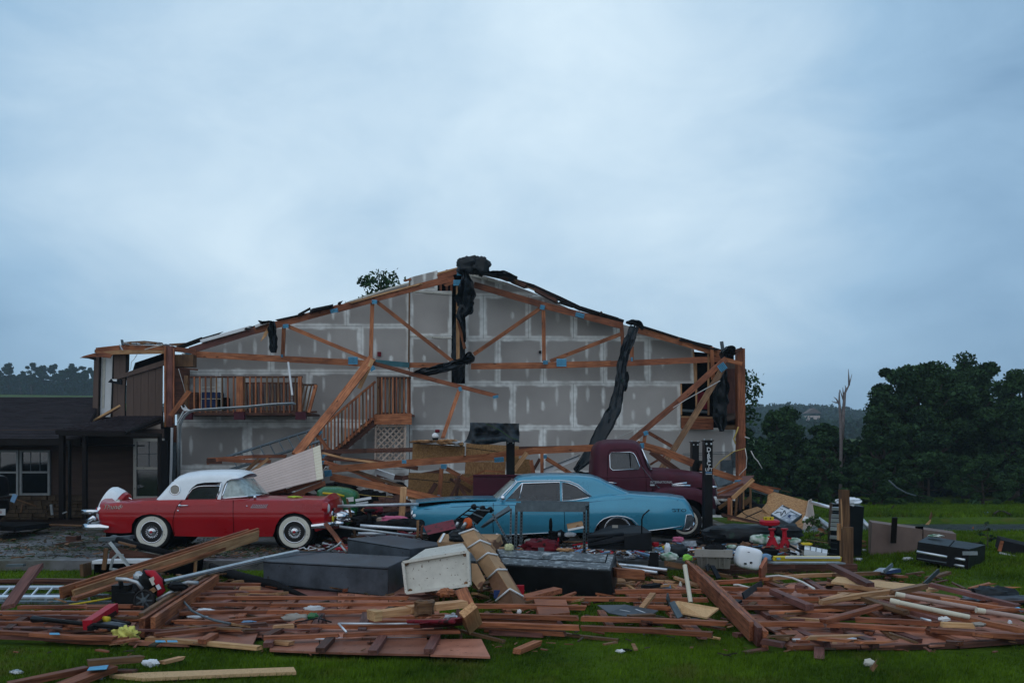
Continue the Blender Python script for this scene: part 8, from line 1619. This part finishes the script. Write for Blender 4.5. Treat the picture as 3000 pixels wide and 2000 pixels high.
CB = T('brown_carton','shorter brown carton with white straps lying behind the long one','carton',P('Fz',860,1100,15.4));mb = MB();mb.hexa([P('Fz',565,1085,15.2),P('Fz',1070,1100,14.9),P('Fz',1100,1180,14.9),P('Fz',590,1180,15.2)],[P('Fz',610,1015,15.9),P('Fz',1150,1015,15.6),P('Fz',1172,1100,15.6),P('Fz',640,1100,15.9)]);mb.out('body',M['cardboard'],CB)
for a,b in (((590,1088),(632,1015)),((1072,1104),(1118,1018))): mb = MB();mb.bar(P('Fz',*a,15.12),P('Fz',*b,15.78)+Vector((0,0,.012)),.035,.006,(0,-.4,1));mb.out('strap',M['white'],CB)
tag(lump(P('Fz',760,1040,15.2),(.30,.25,.2),M['tarp'],'black_bag',amp=.4,seed=21),'crumpled black bag between the brown carton and the long carton','bag')
# ---- things between the cabinets and the blue car
RC = T('red_crate','dark red steel crate tipped in front of the blue car door','crate',P('Fz',590,1020,16.8));q1 = [P('Fz',440,942,16.9),P('Fz',712,880,16.9),P('Fz',740,962,16.4),P('Fz',482,1022,16.4)];mb = MB();mb.hexa(q1,[p+Vector((.02,.3,-.12)) for p in q1]);mb.out('body',M['red_d'],RC);mb = MB();mb.hexa([q1[3],q1[2],q1[2]+Vector((.0,.1,-.16)),q1[3]+Vector((.02,.1,-.16))],[p+Vector((0,.1,0)) for p in (q1[3],q1[2],q1[2]+Vector((.0,.1,-.16)),q1[3]+Vector((.02,.1,-.16)))]);mb.out('side',M['black'],RC)
HT = T('hand_truck','black wire cart with an orange caster wheel upturned against the blue car','cart',P('Fz',880,980,16.2));f_ = lambda u,v,y=16.4: P('Fz',u,v,y)
mb = MB()
for a in (((740,880),(900,760)),((780,900),(985,775)),((900,760),(1090,800)),((760,862),(860,880)),((800,835),(905,850)),((840,800),(950,815)),((905,930),(1060,790))): mb.tube([f_(*a[0]),f_(*a[1])],.012,6)
mb.out('wire_frame',M['black'],HT,True);mb = MB();mb.slab([f_(850,860),f_(930,790),f_(1050,800),f_(935,930)],.05);mb.out('platform',M['black_pl'],HT)
for a in (((850,860),(935,930)),((895,825),(990,865)),((930,790),(1050,800))): mb = MB();mb.bar(f_(*a[0],16.33),f_(*a[1],16.33),.02,.02,(0,-1,0));mb.out('slat',M['dull_steel'],HT)
for u,v in ((903,762),(985,776),(1052,788)): mb = MB();mb.lathe([(.03,-.06),(.045,-.02),(.045,.02),(.001,.04)],f_(u,v),(-.3,-.6,.7),12);mb.out('knob',M['black'],HT,True)
mb = MB();mb.lathe([(.045,-.03),(.085,-.03),(.092,0),(.085,.03),(.045,.03)],f_(848,915,16.1),(-.8,-.6,.1),24);mb.out('caster_wheel',M['orange_p'],HT,True,40);mb = MB();mb.tube([f_(800,960,16.1),f_(830,915,16.02)],.03,8);mb.tube([f_(740,945),f_(760,905)],.025,8);mb.out('caster_fork',M['galv'],HT,True)
one(obj('steel_tray',*(lambda m: (m.v,m.f))(MB().hexa([f_(1080,850,16.6),f_(1225,752,16.7),f_(1245,785,16.6),f_(960,950,16.2)],[f_(1100,855,16.9),f_(1235,765,17),f_(1250,795,16.9),f_(990,960,16.5)])),M['dull_steel']),'grey steel tray leaning on the upturned cart','tray')
SH = T('steel_shelving','bare grey slotted-angle shelving frame standing before the blue car door','shelving',f_(1620,1180,16))
def slotpost(a,b,w=.045):
    mb = MB();mb.bar(a,b,w,.004,(0,-1,0));mb.bar(a+Vector((w/2,.022,0)),b+Vector((w/2,.022,0)),.004,.045,(0,-1,0));o = mb.out('post',M['dull_steel'],SH);mb = MB();n = int((b-a).length/.05)
    for i in range(n): p = a.lerp(b,(i+.5)/n)+Vector((0,-.004,0));mb.box(p,(.014,.003,.024))
    mb.out('slot',M['void'],o).__setitem__('kind','stuff')
for a,b,y in (((1296,750),(1286,1150),15.9),((1342,780),(1335,1110),16.4),((1920,752),(1918,1185),15.9),((1952,748),(1952,1010),16.4)): slotpost(P('Fz',*a,y),P('Fz',*b,y))
slotpost(f_(1075,830,16.0),f_(1245,1130,15.6),.035);slotpost(f_(1245,780,16.1),f_(1240,1110,15.9),.03)
for a,b,y in (((1292,768),(1928,772),15.88),((1335,748),(1965,755),16.42)): mb = MB();mb.bar(P('Fz',*a,y),P('Fz',*b,y),.008,.14,(0,0,1));mb.out('shelf_rim',M['dull_steel'],SH)
mb = MB();mb.hexa([f_(1292,752,15.9),f_(1925,756,15.9),f_(1962,745,16.4),f_(1338,740,16.4)],[p-Vector((0,0,.01)) for p in (f_(1292,752,15.9),f_(1925,756,15.9),f_(1962,745,16.4),f_(1338,740,16.4))]);mb.out('shelf',M['dull_steel'],SH)
BK = T('book','thick book with a tan cover resting on the shelving frame','book',f_(1830,975,15.8));q1 = [f_(1762,940,15.8),f_(1905,912,15.8),f_(1910,945,15.8),f_(1768,975,15.8)];mb = MB();mb.hexa(q1,[p+Vector((0,.2,.02)) for p in q1]);mb.out('pages',M['cardboard'],BK);mb = MB();mb.bar(f_(1768,978,15.78),f_(1912,950,15.78),.03,.02,(0,-1,0));mb.out('cover_edge',M['white'],BK)
# black plastic bins and cargo lid
BN = T('black_bin','large black plastic bin and lid lying before the rear wheel of the blue car','bin',P('G',400,1170,15.7));gq = lambda u,v,y: P('G',u,v,y)
mb = MB();mb.hexa([gq(60,1020,15.8),gq(300,930,16.1),gq(560,935,16.1),gq(655,1000,15.8)],[gq(70,1150,15.6),gq(310,1150,15.8),gq(560,1160,15.8),gq(660,1170,15.6)]);mb.out('lid',M['black_pl'],BN)
mb = MB();mb.hexa([gq(405,1040,15.5),gq(655,1000,15.5),gq(660,1160,15.5),gq(410,1160,15.5)],[gq(405,1040,16.0),gq(655,1000,16.0),gq(660,1160,16.0),gq(410,1160,16.0)]);mb.out('body',M['black_pl'],BN)
for i,a in enumerate(((70,1040,400,1015),(75,1085,300,1030),(80,1120,400,1080))): mb = MB();mb.tube([gq(a[0],a[1],15.6),gq(a[2],a[3],15.6)],.03,6);mb.out('rib',M['black_pl'],BN,True)
mb = MB();mb.box(gq(320,945,15.75),(.09,.01,.045));mb.out('label_plate',M['bin_grey'],BN);mb = MB();mb.tube([gq(565,1020,15.8),gq(565,880,15.8),gq(580,840,15.8),(gq(635,792,15.8))],.012,6);mb.out('bent_rod',M['black'],BN,True)
tag(obj('dark_box',*(lambda m: (m.v,m.f))(MB().hexa([gq(640,1180,14.8),gq(720,1180,14.8),gq(720,1320,14.8),gq(620,1320,14.8)],[gq(640,1180,15.6),gq(720,1180,15.6),gq(720,1320,15.6),gq(620,1320,15.6)])),M['black_m']),'black box in the shade left of the green and white sack','box')
EL = [('Fz',1440,1085,16.4,(0.27,0.2,0.1),'bin_grey','grey plastic pan under the shelving frame',.2,1),('Fz',1530,1130,16.2,(0.57,0.4,0.22),'red_d','dark red tarp heap under the shelving frame',.4,2),('Fz',1680,1040,16.5,(0.32,0.3,0.2),'black_m','black bag heap at the right of the shelving frame',.4,3),('Fz',1815,1085,16.2,(0.338,0.135,0.027),'old_wood','curved wooden slat under the shelving frame',.2,4),('Fz',1740,1160,15.8,(0.248,0.113,0.054),'tan_wood','broken wicker scrap behind the black cabinet',.5,5),('Fz',1690,1020,16.3,(0.054,0.045,0.072),'galv','small silver can under the shelving frame',.3,6),('Fz',1680,1070,16.2,(0.027,0.027,0.077),'red_p','small red bottle under the shelving frame',.1,7),('Fz',1790,1020,16.3,(0.18,0.09,0.068),'paper','pale crumpled wrap under the shelving frame',.5,8),('Fz',1610,930,16.6,(0.06,0.06,0.22),'black','black upright tool grip in front of the blue door',.2,9),
      ('G',690,1110,15.8,(0.117,0.09,0.077),'red_p','red cap left of the white sack',.4,10),('G',740,1150,15.6,(0.063,0.054,0.054),'bluecloth','small blue lump beside the red cap',.3,11),('G',770,1140,15.7,(0.072,0.045,0.063),'yellow_p','small yellow packet beside the white sack',.3,12),('G',800,1150,15.5,(0.09,0.1,0.17),'paper','silver-grey sack standing among the litter',.3,13),('G',815,1225,15.1,(0.27,0.2,0.13),'greenbag','green and white sack lying left of the neon vest',.3,14),('G',985,1235,15.0,(0.15,0.13,0.1),'neon','neon green vest bundled at the slab edge',.4,15),('G',880,1170,15.8,(0.34,0.3,0.2),'tarp','black bag heap behind the neon vest',.35,16),
      ('G',900,1065,16.8,(0.18,0.135,0.09),'pink','pink and grey cloth bundle under the pickup nose',.4,17),('G',1240,1150,15.7,(0.33,0.25,0.13),'black_m','black duffel on the grey tote',.3,18),('G',1390,1130,16.2,(0.158,0.072,0.063),'greenbag','small rolled green and white packet behind the grey tote',.2,19),('G',1480,1010,17.2,(1.3,0.6,0.30),'tarp','large heap of black sheeting behind the jack stands',.35,20),('G',1900,1000,17.2,(0.5,0.4,0.28),'tarp','black sheeting bunched right of the red shop seat',.35,21),('G',1700,1065,16.8,(0.5,0.3,0.17),'greenbag','long green and white feed sack behind the jack stands',.2,22),
      ('G',1960,1075,16.6,(0.225,0.135,0.09),'greenbag','second green and white sack right of the jack stands',.3,23),('G',2080,1105,16.2,(0.18,0.09,0.045),'yellow_p','yellow and green packet near the tool cabinet',.4,24),('G',1650,1200,15.6,(0.108,0.09,0.063),'yellow_p','yellow packet right of the white cooler',.3,25),('G',1700,1225,15.3,(0.18,0.09,0.099),'bluecloth','blue and white carton right of the white cooler',.3,26),('G',1740,1175,15.8,(0.27,0.18,0.117),'black_m','black bag below the left jack stand',.3,27),('G',1140,1150,15.9,(0.072,0.045,0.072),'paper','small pale packet left of the black duffel',.3,28),('G',1520,1110,16.4,(0.18,0.135,0.072),'cardboard_wet','flattened brown carton left of the jack stands',.2,29),
      ('G',2070,880,18.0,(0.09,0.09,0.09),'white','white scrap in the green sprig by the tool cabinet',.5,30),('I6',770,1150,18.6,(0.36,0.3,0.17),'red_d','dark red seat cushion between the mower and the blue car',.3,31),('I6',1000,1270,18.2,(0.5,0.3,0.16),'pink','heap of pink and purple clothes in front of the blue car nose',.4,32),('I6',870,1260,18.3,(0.225,0.18,0.09),'beige','beige cloth beside the pink clothes',.4,33),('I6',1070,1320,18.0,(0.8,0.5,0.2),'black_m','dark heap under the blue car nose',.5,34),('I6',700,1290,18.8,(0.7,0.4,0.22),'black_m','dark heap right of the green mower',.5,35),('I6',1230,1215,18.1,(0.054,0.045,0.054),'white','white scrap at the blue car headlight',.4,36),
      ('G',2450,730,18.2,(0.045,0.045,0.045),'white','tiny white tag',.3,37),('I1',1170,95,16.6,(0.14,0.16,0.12),'dull_steel','dark round motor end beside the rear wheel of the red car',.2,38),('E',2110,720,16.8,(0.3,0.2,0.06),'red_p','bright red strap heap at the corner of the rear grey cabinet',.4,39),('M',640,880,21.3,(0.12,0.1,0.13),'dark_wood','dark broken block at the windscreen of the red car',.4,40)]
for (k,u,v,Y,d,m,lab,am,sd) in EL:
    if sd == 37: continue
    nm_ = lab.split()[-1] if False else {'bag': 'bag'}.get('x','bundle');cat = 'bundle'
    for w_k in ('sack','bag','packet','cloth','heap','scrap','carton','can','bottle','cap','vest','duffel','pan','slat','cushion','wrap','block','grip','motor','tarp'):
        if w_k in lab: nm_ = w_k if w_k not in ('slat','grip','motor') else {'slat': 'curved_plank','grip': 'tool','motor': 'motor_case'}[w_k];cat = w_k;break
    one(lump(P(k,u,v,Y),d,M[m],nm_,amp=am,seed=sd,freq=2.2,sq=.8),lab,cat)
# tote, cooler, yellow carton, jack stands, newspaper and other litter
TT = T('plastic_tote','grey plastic storage tote with a thick rim on the slab edge','tote',P('L',480,1230,15.0));lq = lambda u,v,y: P('L',u,v,y)
mb = MB();mb.hexa([lq(262,1060,14.9),lq(708,1070,14.9),lq(690,1245,15.0),lq(285,1235,15.0)],[lq(262,1040,15.6),lq(708,1050,15.6),lq(690,1200,15.5),lq(285,1200,15.5)]);mb.out('tub',M['bin_grey'],TT)
mb = MB();mb.bar(lq(240,1042,14.85),lq(720,1050,14.85),.04,.11,(0,0,1));mb.bar(lq(245,1025,15.6),lq(718,1032,15.6),.04,.08,(0,0,1));mb.out('rim',M['bin_grey'],TT)
for u in (330,400,560,620): mb = MB();mb.bar(lq(u,1075,14.86),lq(u+(2 if u < 450 else -4),1225,14.96),.02,.02,(0,-1,0));mb.out('rib',M['bin_grey'],TT)
CL = T('white_cooler','glossy white rounded cooler tipped on its side at the slab edge','cooler',P('L',910,1215,15.0));v = []
o_ = lump(lq(920,1102,15.2),(.38,.3,.33),M['white_pl'],'shell',CL,amp=0,sq=.42,nu=40,nv=28,tilt=12);mb = MB();mb.tube([lq(790,1150,15.1),lq(900,1195,15.07),lq(1010,1200,15.1),lq(1055,1150,15.15)],.004,6);mb.out('seam',M['bin_grey'],CL,True)
for u,v_ in ((885,1175),(960,1162)): mb = MB();mb.box(lq(u,v_,15.05),(.035,.03,.025));mb.out('latch',M['black'],CL)
mb = MB();mb.box(lq(930,1030,15.05),(.03,.01,.008));mb.out('small_mark',M['black'],CL)
mb = MB();mb.bar(lq(1250,1110,15.0),lq(2100,1112,15.3),.06,.062,(0,-.3,1));yc_ = mb.out('long_carton',M['yellow_p']);one(yc_,'long yellow carton lying along the slab edge','carton');mb = MB();mb.bar(lq(1400,1098,14.96),lq(2095,1100,15.26),.02,.03,(0,-.3,1));mb.out('white_stripe',M['white'],yc_);mb = MB();mb.bar(lq(1290,1112,14.955),lq(1335,1114,14.96),.02,.03);mb.out('blue_label',M['bluecloth'],yc_)
mb = MB();mb.bar(lq(1200,1165,15.2),lq(2120,1165,15.5),.2,.02);one(mb.out('flat_trim',M['galv']),'flat grey trim strip along the slab edge below the yellow carton','trim')
for (u0,v0,u1,v1,w,lab) in ((1165,990,1235,800,135,'left red jack stand'),(1390,975,1395,810,110,'right red jack stand')):
    JS = T('jack_stand',lab+' standing among the feed sacks','jack stand',lq((u0+u1)/2,v0,16.2),'pair of red jack stands');tp = lq(u1+2,840,16.2);s = 16.2/F/4.3556
    for du,dy in ((-w/2,0),(w/2,0),(-w/2,.22),(w/2,.22)):
        base = lq(u1+du,v0-dy*60,16.2+dy);mb = MB();mb.hexa([tp+Vector((-.03,dy*.3,0)),tp+Vector((.03,dy*.3,0)),base+Vector((.035,0,0)),base+Vector((-.035,0,0))],[p+Vector((0,.02,0)) for p in (tp+Vector((-.03,dy*.3,0)),tp+Vector((.03,dy*.3,0)),base+Vector((.035,0,0)),base+Vector((-.035,0,0)))]);mb.out('leg',M['red_p'],JS)
    mb = MB();mb.slab([tp+Vector((-.04,-.01,0)),tp+Vector((.04,-.01,0)),lq(u1+w*.38,v0-25,16.18),lq(u1,v0-60,16.18),lq(u1-w*.38,v0-25,16.18)],.01);mb.out('web_plate',M['red_p'],JS)
    mb = MB();mb.lathe([(.04,0),(.035,.14),(.06,.16),(.06,.18),(.001,.185)],tp-Vector((0,-.05,.04)),(0,0,1),12);mb.out('saddle',M['red_p'],JS,True,40);mb = MB();mb.tube([lq(u1-(60 if u1 < 1300 else -10),835+(20 if u1 > 1300 else 0),16.15),lq(u1+(0 if u1 < 1300 else 80),838+20*(u1 > 1300),16.15)],.014,6);mb.out('handle',M['red_p'],JS,True)
def flat(label,k,pts,Y,m,cat='sheet',name='sheet',th=.01,Ys=None): return tag(quad(k,pts,Y,th,m,None,name,Ys),label,cat)
flat('printed newspaper sheet lying by the grey tote','L',[(75,895),(255,885),(268,955),(75,952)],16.3,'print','newspaper','newspaper',.02);flat('small brown carton beneath the pickup nose','L',[(600,810),(750,808),(752,905),(540,905)],17.2,'cardboard_wet','carton','small_carton',.3)
flat('beige drawer panel tipped right of the jack stands','L',[(1445,925),(1555,955),(1520,1030),(1440,985)],16.2,'beige','panel','drawer_panel',.04);flat('grey car-part panel below the drawer panel','L',[(1610,1005),(1760,1060),(1740,1085),(1600,1045)],15.9,'bin_grey','panel','drawer_panel',.04)
KT = T('white_case','white ribbed plastic case lying left of the tool cabinet','case',lq(1790,1040,16));q1 = [lq(1645,940,16.3),lq(1935,1000,16.3),lq(1930,1048,15.8),lq(1640,990,15.8)];mb = MB();mb.hexa(q1,[p-Vector((0,-.03,.10)) for p in q1]);mb.out('shell',M['white_pl'],KT)
for s in (.25,.5,.75): mb = MB();mb.bar(q1[0].lerp(q1[1],s)+Vector((0,-.01,.006)),q1[3].lerp(q1[2],s)+Vector((0,-.01,.006)),.012,.01);mb.out('seam',M['dull_steel'],KT)
for i,a in enumerate(((1440,940,1620,1040,26),(1560,960,1780,1040,30),(1700,1030,2060,1075,28),(1330,1000,1560,1060,22),(1740,1000,1830,1010,10),(1640,870,1960,915,8))): o_ = tb('L',*a,15.9+.1*i,'black_pl' if i < 5 else 'old_wood',ends=(.05,.05),t=.06);one(o_,['black bumper piece left of the white case','black moulding across the white case foot','long black moulding in front of the white case','black strip under the right jack stand','small black tool on the white case','thin stick behind the white case'][i],'strip')
for i,a in enumerate(((830,905,940,990,60),(955,935,1070,940,24),(1310,995,1430,1005,36),(205,1115,265,1118,36),(1090,955,1310,965,8),(780,1010,1000,1000,12))): o_ = tb('L',*a,16.2-.1*i,['cardboard_wet','old_wood','old_wood','girt','old_wood','old_wood'][i],ends=(.05,.05),t=.06);one(o_,['reddish brown box lid behind the white cooler','brown offcut right of the box lid','brown block under the right jack stand','orange block left of the grey tote','thin stick across the left jack stand','brown stick behind the white cooler'][i],'offcut')
# pipes and rods between the red and blue cars
for a,r,m,lab,Y in (((350,1105,1280,1082),.035,'galv','grey conduit lying from the mower to the blue car nose',18.4),((610,1328,1260,1372),.035,'alu','bright pipe below the pink clothes',17.4),((585,1420,900,1424),.035,'alu','short bright pipe behind the rear grey cabinet',17.0),((370,1340,1240,1450),.028,'galv','thin grey rod reaching from the red car bumper to the carton',16.9)):
    mb = MB();mb.tube([P('I6',a[0],a[1],Y),P('I6',a[2],a[3],Y)],r*.8,8);one(mb.out('pipe',M[m],None,True),lab,'pipe')
for i,(u0,v0,u1,v1,w) in enumerate(((555,1040,735,1010,30),(560,1075,700,1060,20),(1230,1240,1275,1200,40))): o_ = tb('I6',u0,v0,u1,v1,w,18.9,['alu','galv','old_wood'][i]);one(o_,['louvred metal strip right of the mower','second metal strip below the louvred one','dark chip at the blue car headlight'][i],'strip')
mb = MB();mb.tube([P('I6',712,1150,18.4),P('I6',718,1290,18.3)],.04,8);mb.lathe([(.11,-.03),(.11,.02),(.001,.03)],P('I6',712,1150,18.4),(0,0,1),14);one(mb.out('bar_stand',M['black'],None,True),'small black round-topped stand in front of the red cushion','stand')
L_('E',1970,535,2130,750,.0,.0,.09,.05,'old_wood','handle of a split wooden tool leaning from the red car bumper') if False else None
mb = MB();mb.tube([P('E',1985,740,16.3),P('E',2060,700,16.3),P('E',2090,670,16.3)],.02,8);mb.tube([P('E',2080,690,16.3),P('E',2130,750,16.2)],.02,8);one(mb.out('steel_clamp',M['galv'],None,True),'forked steel bracket at the corner of the long grey cabinet','bracket')
# door track lying across the front, sawhorse, underframe at the left
TK = T('door_track','long bent galvanised track lying from the grey cabinet down to the pressure washer','door track',P('E',800,970,13.8));mb = MB();tp_ = [P('E',700,985,13.6),P('E',900,940,13.7),P('E',1500,800,14.1),P('E',1760,745,14.6)]
for i in range(3): mb.bar(tp_[i],tp_[i+1],.06,.05,(0,-.4,1))
mb.out('rail',M['galv'],TK);mb = MB();mb.bar(P('E',1760,748,14.6),P('E',1990,748,14.9),.02,.02);mb.out('strap',M['dull_steel'],TK);mb = MB();mb.bar(P('E',800,968,13.5),P('E',1500,812,13.95),.02,.012,(0,-.4,1));mb.out('groove',M['dull_steel'],TK)
SW = T('steel_trestle','galvanised folding trestle lying below the rear wheel of the red car','trestle',P('I1',1200,420,15));iq = lambda u,v,y=15.2: P('I1',u,v,y)
for a in (((1120,130),(1345,415),30),((1240,260),(1340,400),18),((1120,400),(1350,440),22),((1130,405),(1150,300),22),((1150,300),(1200,255),22),((1200,255),(1260,262),20)): o_ = tb('I1',*a[0],*a[1],a[2],15.2,'galv',SW,'leg',t=.03)
o_ = tb('I1',1085,190,1060,410,40,15.3,'old_wood');one(o_,'short brown post beside the steel trestle','post');o_ = tb('I1',980,325,1620,318,32,15.6,'gutter',t=.3);one(o_,'pale grey shelf board on edge below the red car','shelf');o_ = tb('I1',1030,100,1350,78,34,16.3,'dull_steel',t=.2);one(o_,'grey metal strip at the rear wheel of the red car','strip')
o_ = tb('I1',1210,130,1390,175,22,15.9,'old_wood');one(o_,'brown stick below the rear wheel of the red car','stick');mb = MB();mb.tube([P('I1',1200,105,16.2),P('I1',1500,190,15.9),P('I1',1760,250,15.6)],[.05,.055,.05],10);one(mb.out('drive_shaft',M['black_m'],None,True),'dark shaft lying under the red car sill','shaft')
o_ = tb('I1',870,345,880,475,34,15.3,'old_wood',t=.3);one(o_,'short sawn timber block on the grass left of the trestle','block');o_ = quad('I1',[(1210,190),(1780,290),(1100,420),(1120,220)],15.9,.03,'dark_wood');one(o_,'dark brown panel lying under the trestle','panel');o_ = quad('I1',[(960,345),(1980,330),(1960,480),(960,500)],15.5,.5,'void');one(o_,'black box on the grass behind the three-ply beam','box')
o_ = tb('I1',2000,320,1990,460,26,14.6,'tan_wood');one(o_,'short upright lath behind the bent door track','lath');o_ = tb('I1',75,370,250,362,24,15.9,'dull_steel',t=.1);one(o_,'grey slab scrap at the foot of the drive edge','scrap');o_ = tb('I1',695,92,805,90,50,18.5,'dark_wood',t=.2);one(o_,'dark brick-like block on the drive','block');o_ = tb('I1',580,150,800,110,14,18.0,'dark_wood',t=.1);one(o_,'dark slat lying on the drive beside the block','slat')
flat('dark flattened roof panel lying on the drive at the left edge','J',[(0,1480),(190,1490),(650,1440),(450,1425),(0,1425)],21,'black_m','panel','roof_panel',.1,[20.5,20.4,22.2,22.8,22.4]);o_ = tb('J',640,1462,1150,1478,14,20.6,'old_wood',t=.1);one(o_,'long lath on the drive left of the red car bumper','lath');o_ = tb('J',200,1140,460,1225,12,23.2,'old_wood');one(o_,'broken branch leaning on the house footing','branch');o_ = tb('J',268,1310,285,1200,16,23.1,'old_wood');one(o_,'small stick stuck in the mud before the house','stick')
for a,lab in (((650,1205,665,1340,24),'pale bracket standing before the porch post'),((800,1320,850,1298,14),'white scrap at the porch post foot')): o_ = tb('J',*a,22.2,'galv');one(o_,lab,'scrap')
mb = MB();mb.tube([G('I1',2160,370,.1),G('I2',100,400,.1),G('I2',400,500,.1),G('I2',700,560,.1),G('I2',1050,690,.05)],[.05,.07,.08,.06,.02],8);one(mb.out('black_tube',M['black_m'],None,True),'long black tube lying in front of the long grey cabinet','tube')
# small shrub sprig, splintered stump on back lawn, fallen sticks
rng = np.random.RandomState(77)
b = G('L',1690,850,0);b.y = 17.6;bb_ = P('L',1690,900,17.6);tree('leafy_sprig','leafy green sprig growing beside the standing tool cabinet',(bb_.x+.1,17.6,.0),.62,.24,.2,520,.06,91,'plant','leaf_near',.1,clumps=22,trunk_r=.012)
b = P('I5',1980,700,19.5);tree('leafy_sprig','dark leafy sprig beside the dark cabinet at the right edge',(b.x,19.5,ground(b.x,19.5)),.5,.25,.2,260,.06,92,'plant','leaf',.1,clumps=10,trunk_r=.01)
for k,a,Y,m,lab in (('I5',(1340,498,1415,420,22),22.5,'yellow_wood','bright splinter stuck in the lawn beyond the brown cabinet'),('I5',(1385,440,1420,330,20),23.0,'old_wood','brown splinter leaning behind the bright one'),('I5',(1815,495,1880,530,22),24.0,'girt','orange chip at the ditch bank'),('I5',(990,320,1035,262,12),34,'bark','dark stick on the back lawn'),('N',(610,1560,710,1430,34),8.2,'old_wood','splintered stick standing in the front right grass'),('G',(2180,960,2300,1000,30),18.4,'girt','orange plank end left of the standing tool cabinet'),('G',(2180,1010,2290,990,26),18.2,'tan_wood','pale plank end left of the standing tool cabinet'),('G',(2160,1030,2240,1010,22),18.1,'red_wood','red plank end left of the standing tool cabinet'),('I5',(700,640,755,662,22),19.4,'tan_wood','pale plank end between the tool cabinet and the brown cabinet'),('I5',(695,690,750,690,26),19.3,'old_wood','brown plank end between the tool cabinet and the brown cabinet'),
                        ('I5',(1960,830,2352,890,26),18.0,'red_wood','brown plank under the dark cabinet at the right edge'),('I5',(1970,800,2080,765,40),18.4,'dark_wood','dark wedge of wood left of the dark cabinet'),('I5',(2100,890,2250,925,16),16.8,'bin_grey','grey splinter on the grass below the dark cabinet'),('I5',(2280,870,2352,900,40),17.6,'old_wood','splintered wood pile at the right edge')):
    o_ = tb(k,*a,Y,m,ends=(.1,.15));one(o_,lab,'splinter')
one(lump(G('N',2180,760,.06),(1.1,.5,.1),M['grey_metal'],'roofing_scrap',amp=.4,seed=31),'grey shingled roofing scrap at the right end of the heap','scrap');one(lump(G('N',1980,705,.1),(.6,.3,.2),M['tarp'],'bag',amp=.5,seed=32),'black plastic scrap on the far edge of the right heap','bag');one(fpoly('N',[(2235,860),(2290,850),(2352,885),(2310,890)],.14,.01,'plate',None,'nail_plate'),'blue nail plate at the far right end of the heap','nail plate')
# countless small litter on the slab and among the frames
def litter(name,regions,n,mats,sz,label,seed): return scatter_flat(name,regions,n,mats,sz,label,seed,.02,.06)
litter('litter',[(1.2,5.3,16.3,18.6),(-2.2,1.5,16.3,18.0),(2.0,5.3,16.3,17.6)],3000,[M['black_pl'],M['paper'],M['old_wood'],M['cardboard'],M['red_p'],M['bluecloth']],.085,['small black litter on the slab','small pale paper litter on the slab','small wood litter on the slab','small cardboard litter on the slab','small red litter on the slab','small blue litter on the slab'],12)
litter('litter',[(-3.6,2.6,19.6,24.5),(3.8,5.4,18.6,22)],1300,[M['black_m'],M['old_wood'],M['bin_grey']],.16,['dark rubble under the fallen trusses','broken wood rubble under the fallen trusses','grey rubble under the fallen trusses'],13)
litter('litter',[(-6,5.6,9.8,15.6)],900,[M['old_wood'],M['red_wood'],M['dirt']],.06,['wood chips among the fallen frames','red-brown chips among the fallen frames','dark crumbs among the fallen frames'],14)
litter('splinters',[(-6,-.5,10.2,15.4),(-.5,2.2,11,15.8),(2,6.3,10.2,15.4)],700,[M['old_wood'],M['red_wood'],M['dark_wood'],M['tan_wood']],.17,['brown splinters over the fallen frames','red-brown splinters over the fallen frames','dark splinters over the fallen frames','pale splinters over the fallen frames'],16)
for i,(x,y,Y,d,m) in enumerate(((990,1440,22.6,(.9,.6,.42),'black_m'),(1070,1470,22.2,(1.0,.6,.5),'black_m'),(1150,1490,21.8,(.9,.6,.5),'dark_wood'),(1010,1500,21.6,(1.2,.7,.5),'black_m'),(1130,1535,21.0,(1.3,.6,.5),'black_m'),(1160,1430,22.8,(.5,.4,.25),'black_m'),(1700,1392,22.6,(.6,.4,.16),'black_m'),(860,1470,20.8,(1.2,.6,.4),'dark_wood'),(2160,1490,21.5,(1.1,.6,.35),'black_m'))):
    one(lump(P('P',x,y,Y),d,M[m],'rubble_mound',amp=.45,freq=2.4,seed=60+i,nu=30,nv=20),['dark rubble mound under the fanned truss chords, nearest the siding panel','dark rubble mound left of the upright bright stud','brown rubble mound behind the upright bright stud','dark rubble mound behind the green mower bonnet','dark rubble mound behind the blue car nose','small dark mound left of the lower strand board','small dark mound behind the blue car roof','brown rubble mound behind the red car windscreen','dark rubble mound behind the workbench'][i],'rubble')
litter('litter',[(-3.8,-1.6,17.2,21.5)],700,[M['black_m'],M['old_wood'],M['paper'],M['red_d']],.12,['black scraps between the red and blue cars','wood scraps between the red and blue cars','pale scraps between the red and blue cars','dark red scraps between the red and blue cars'],18)
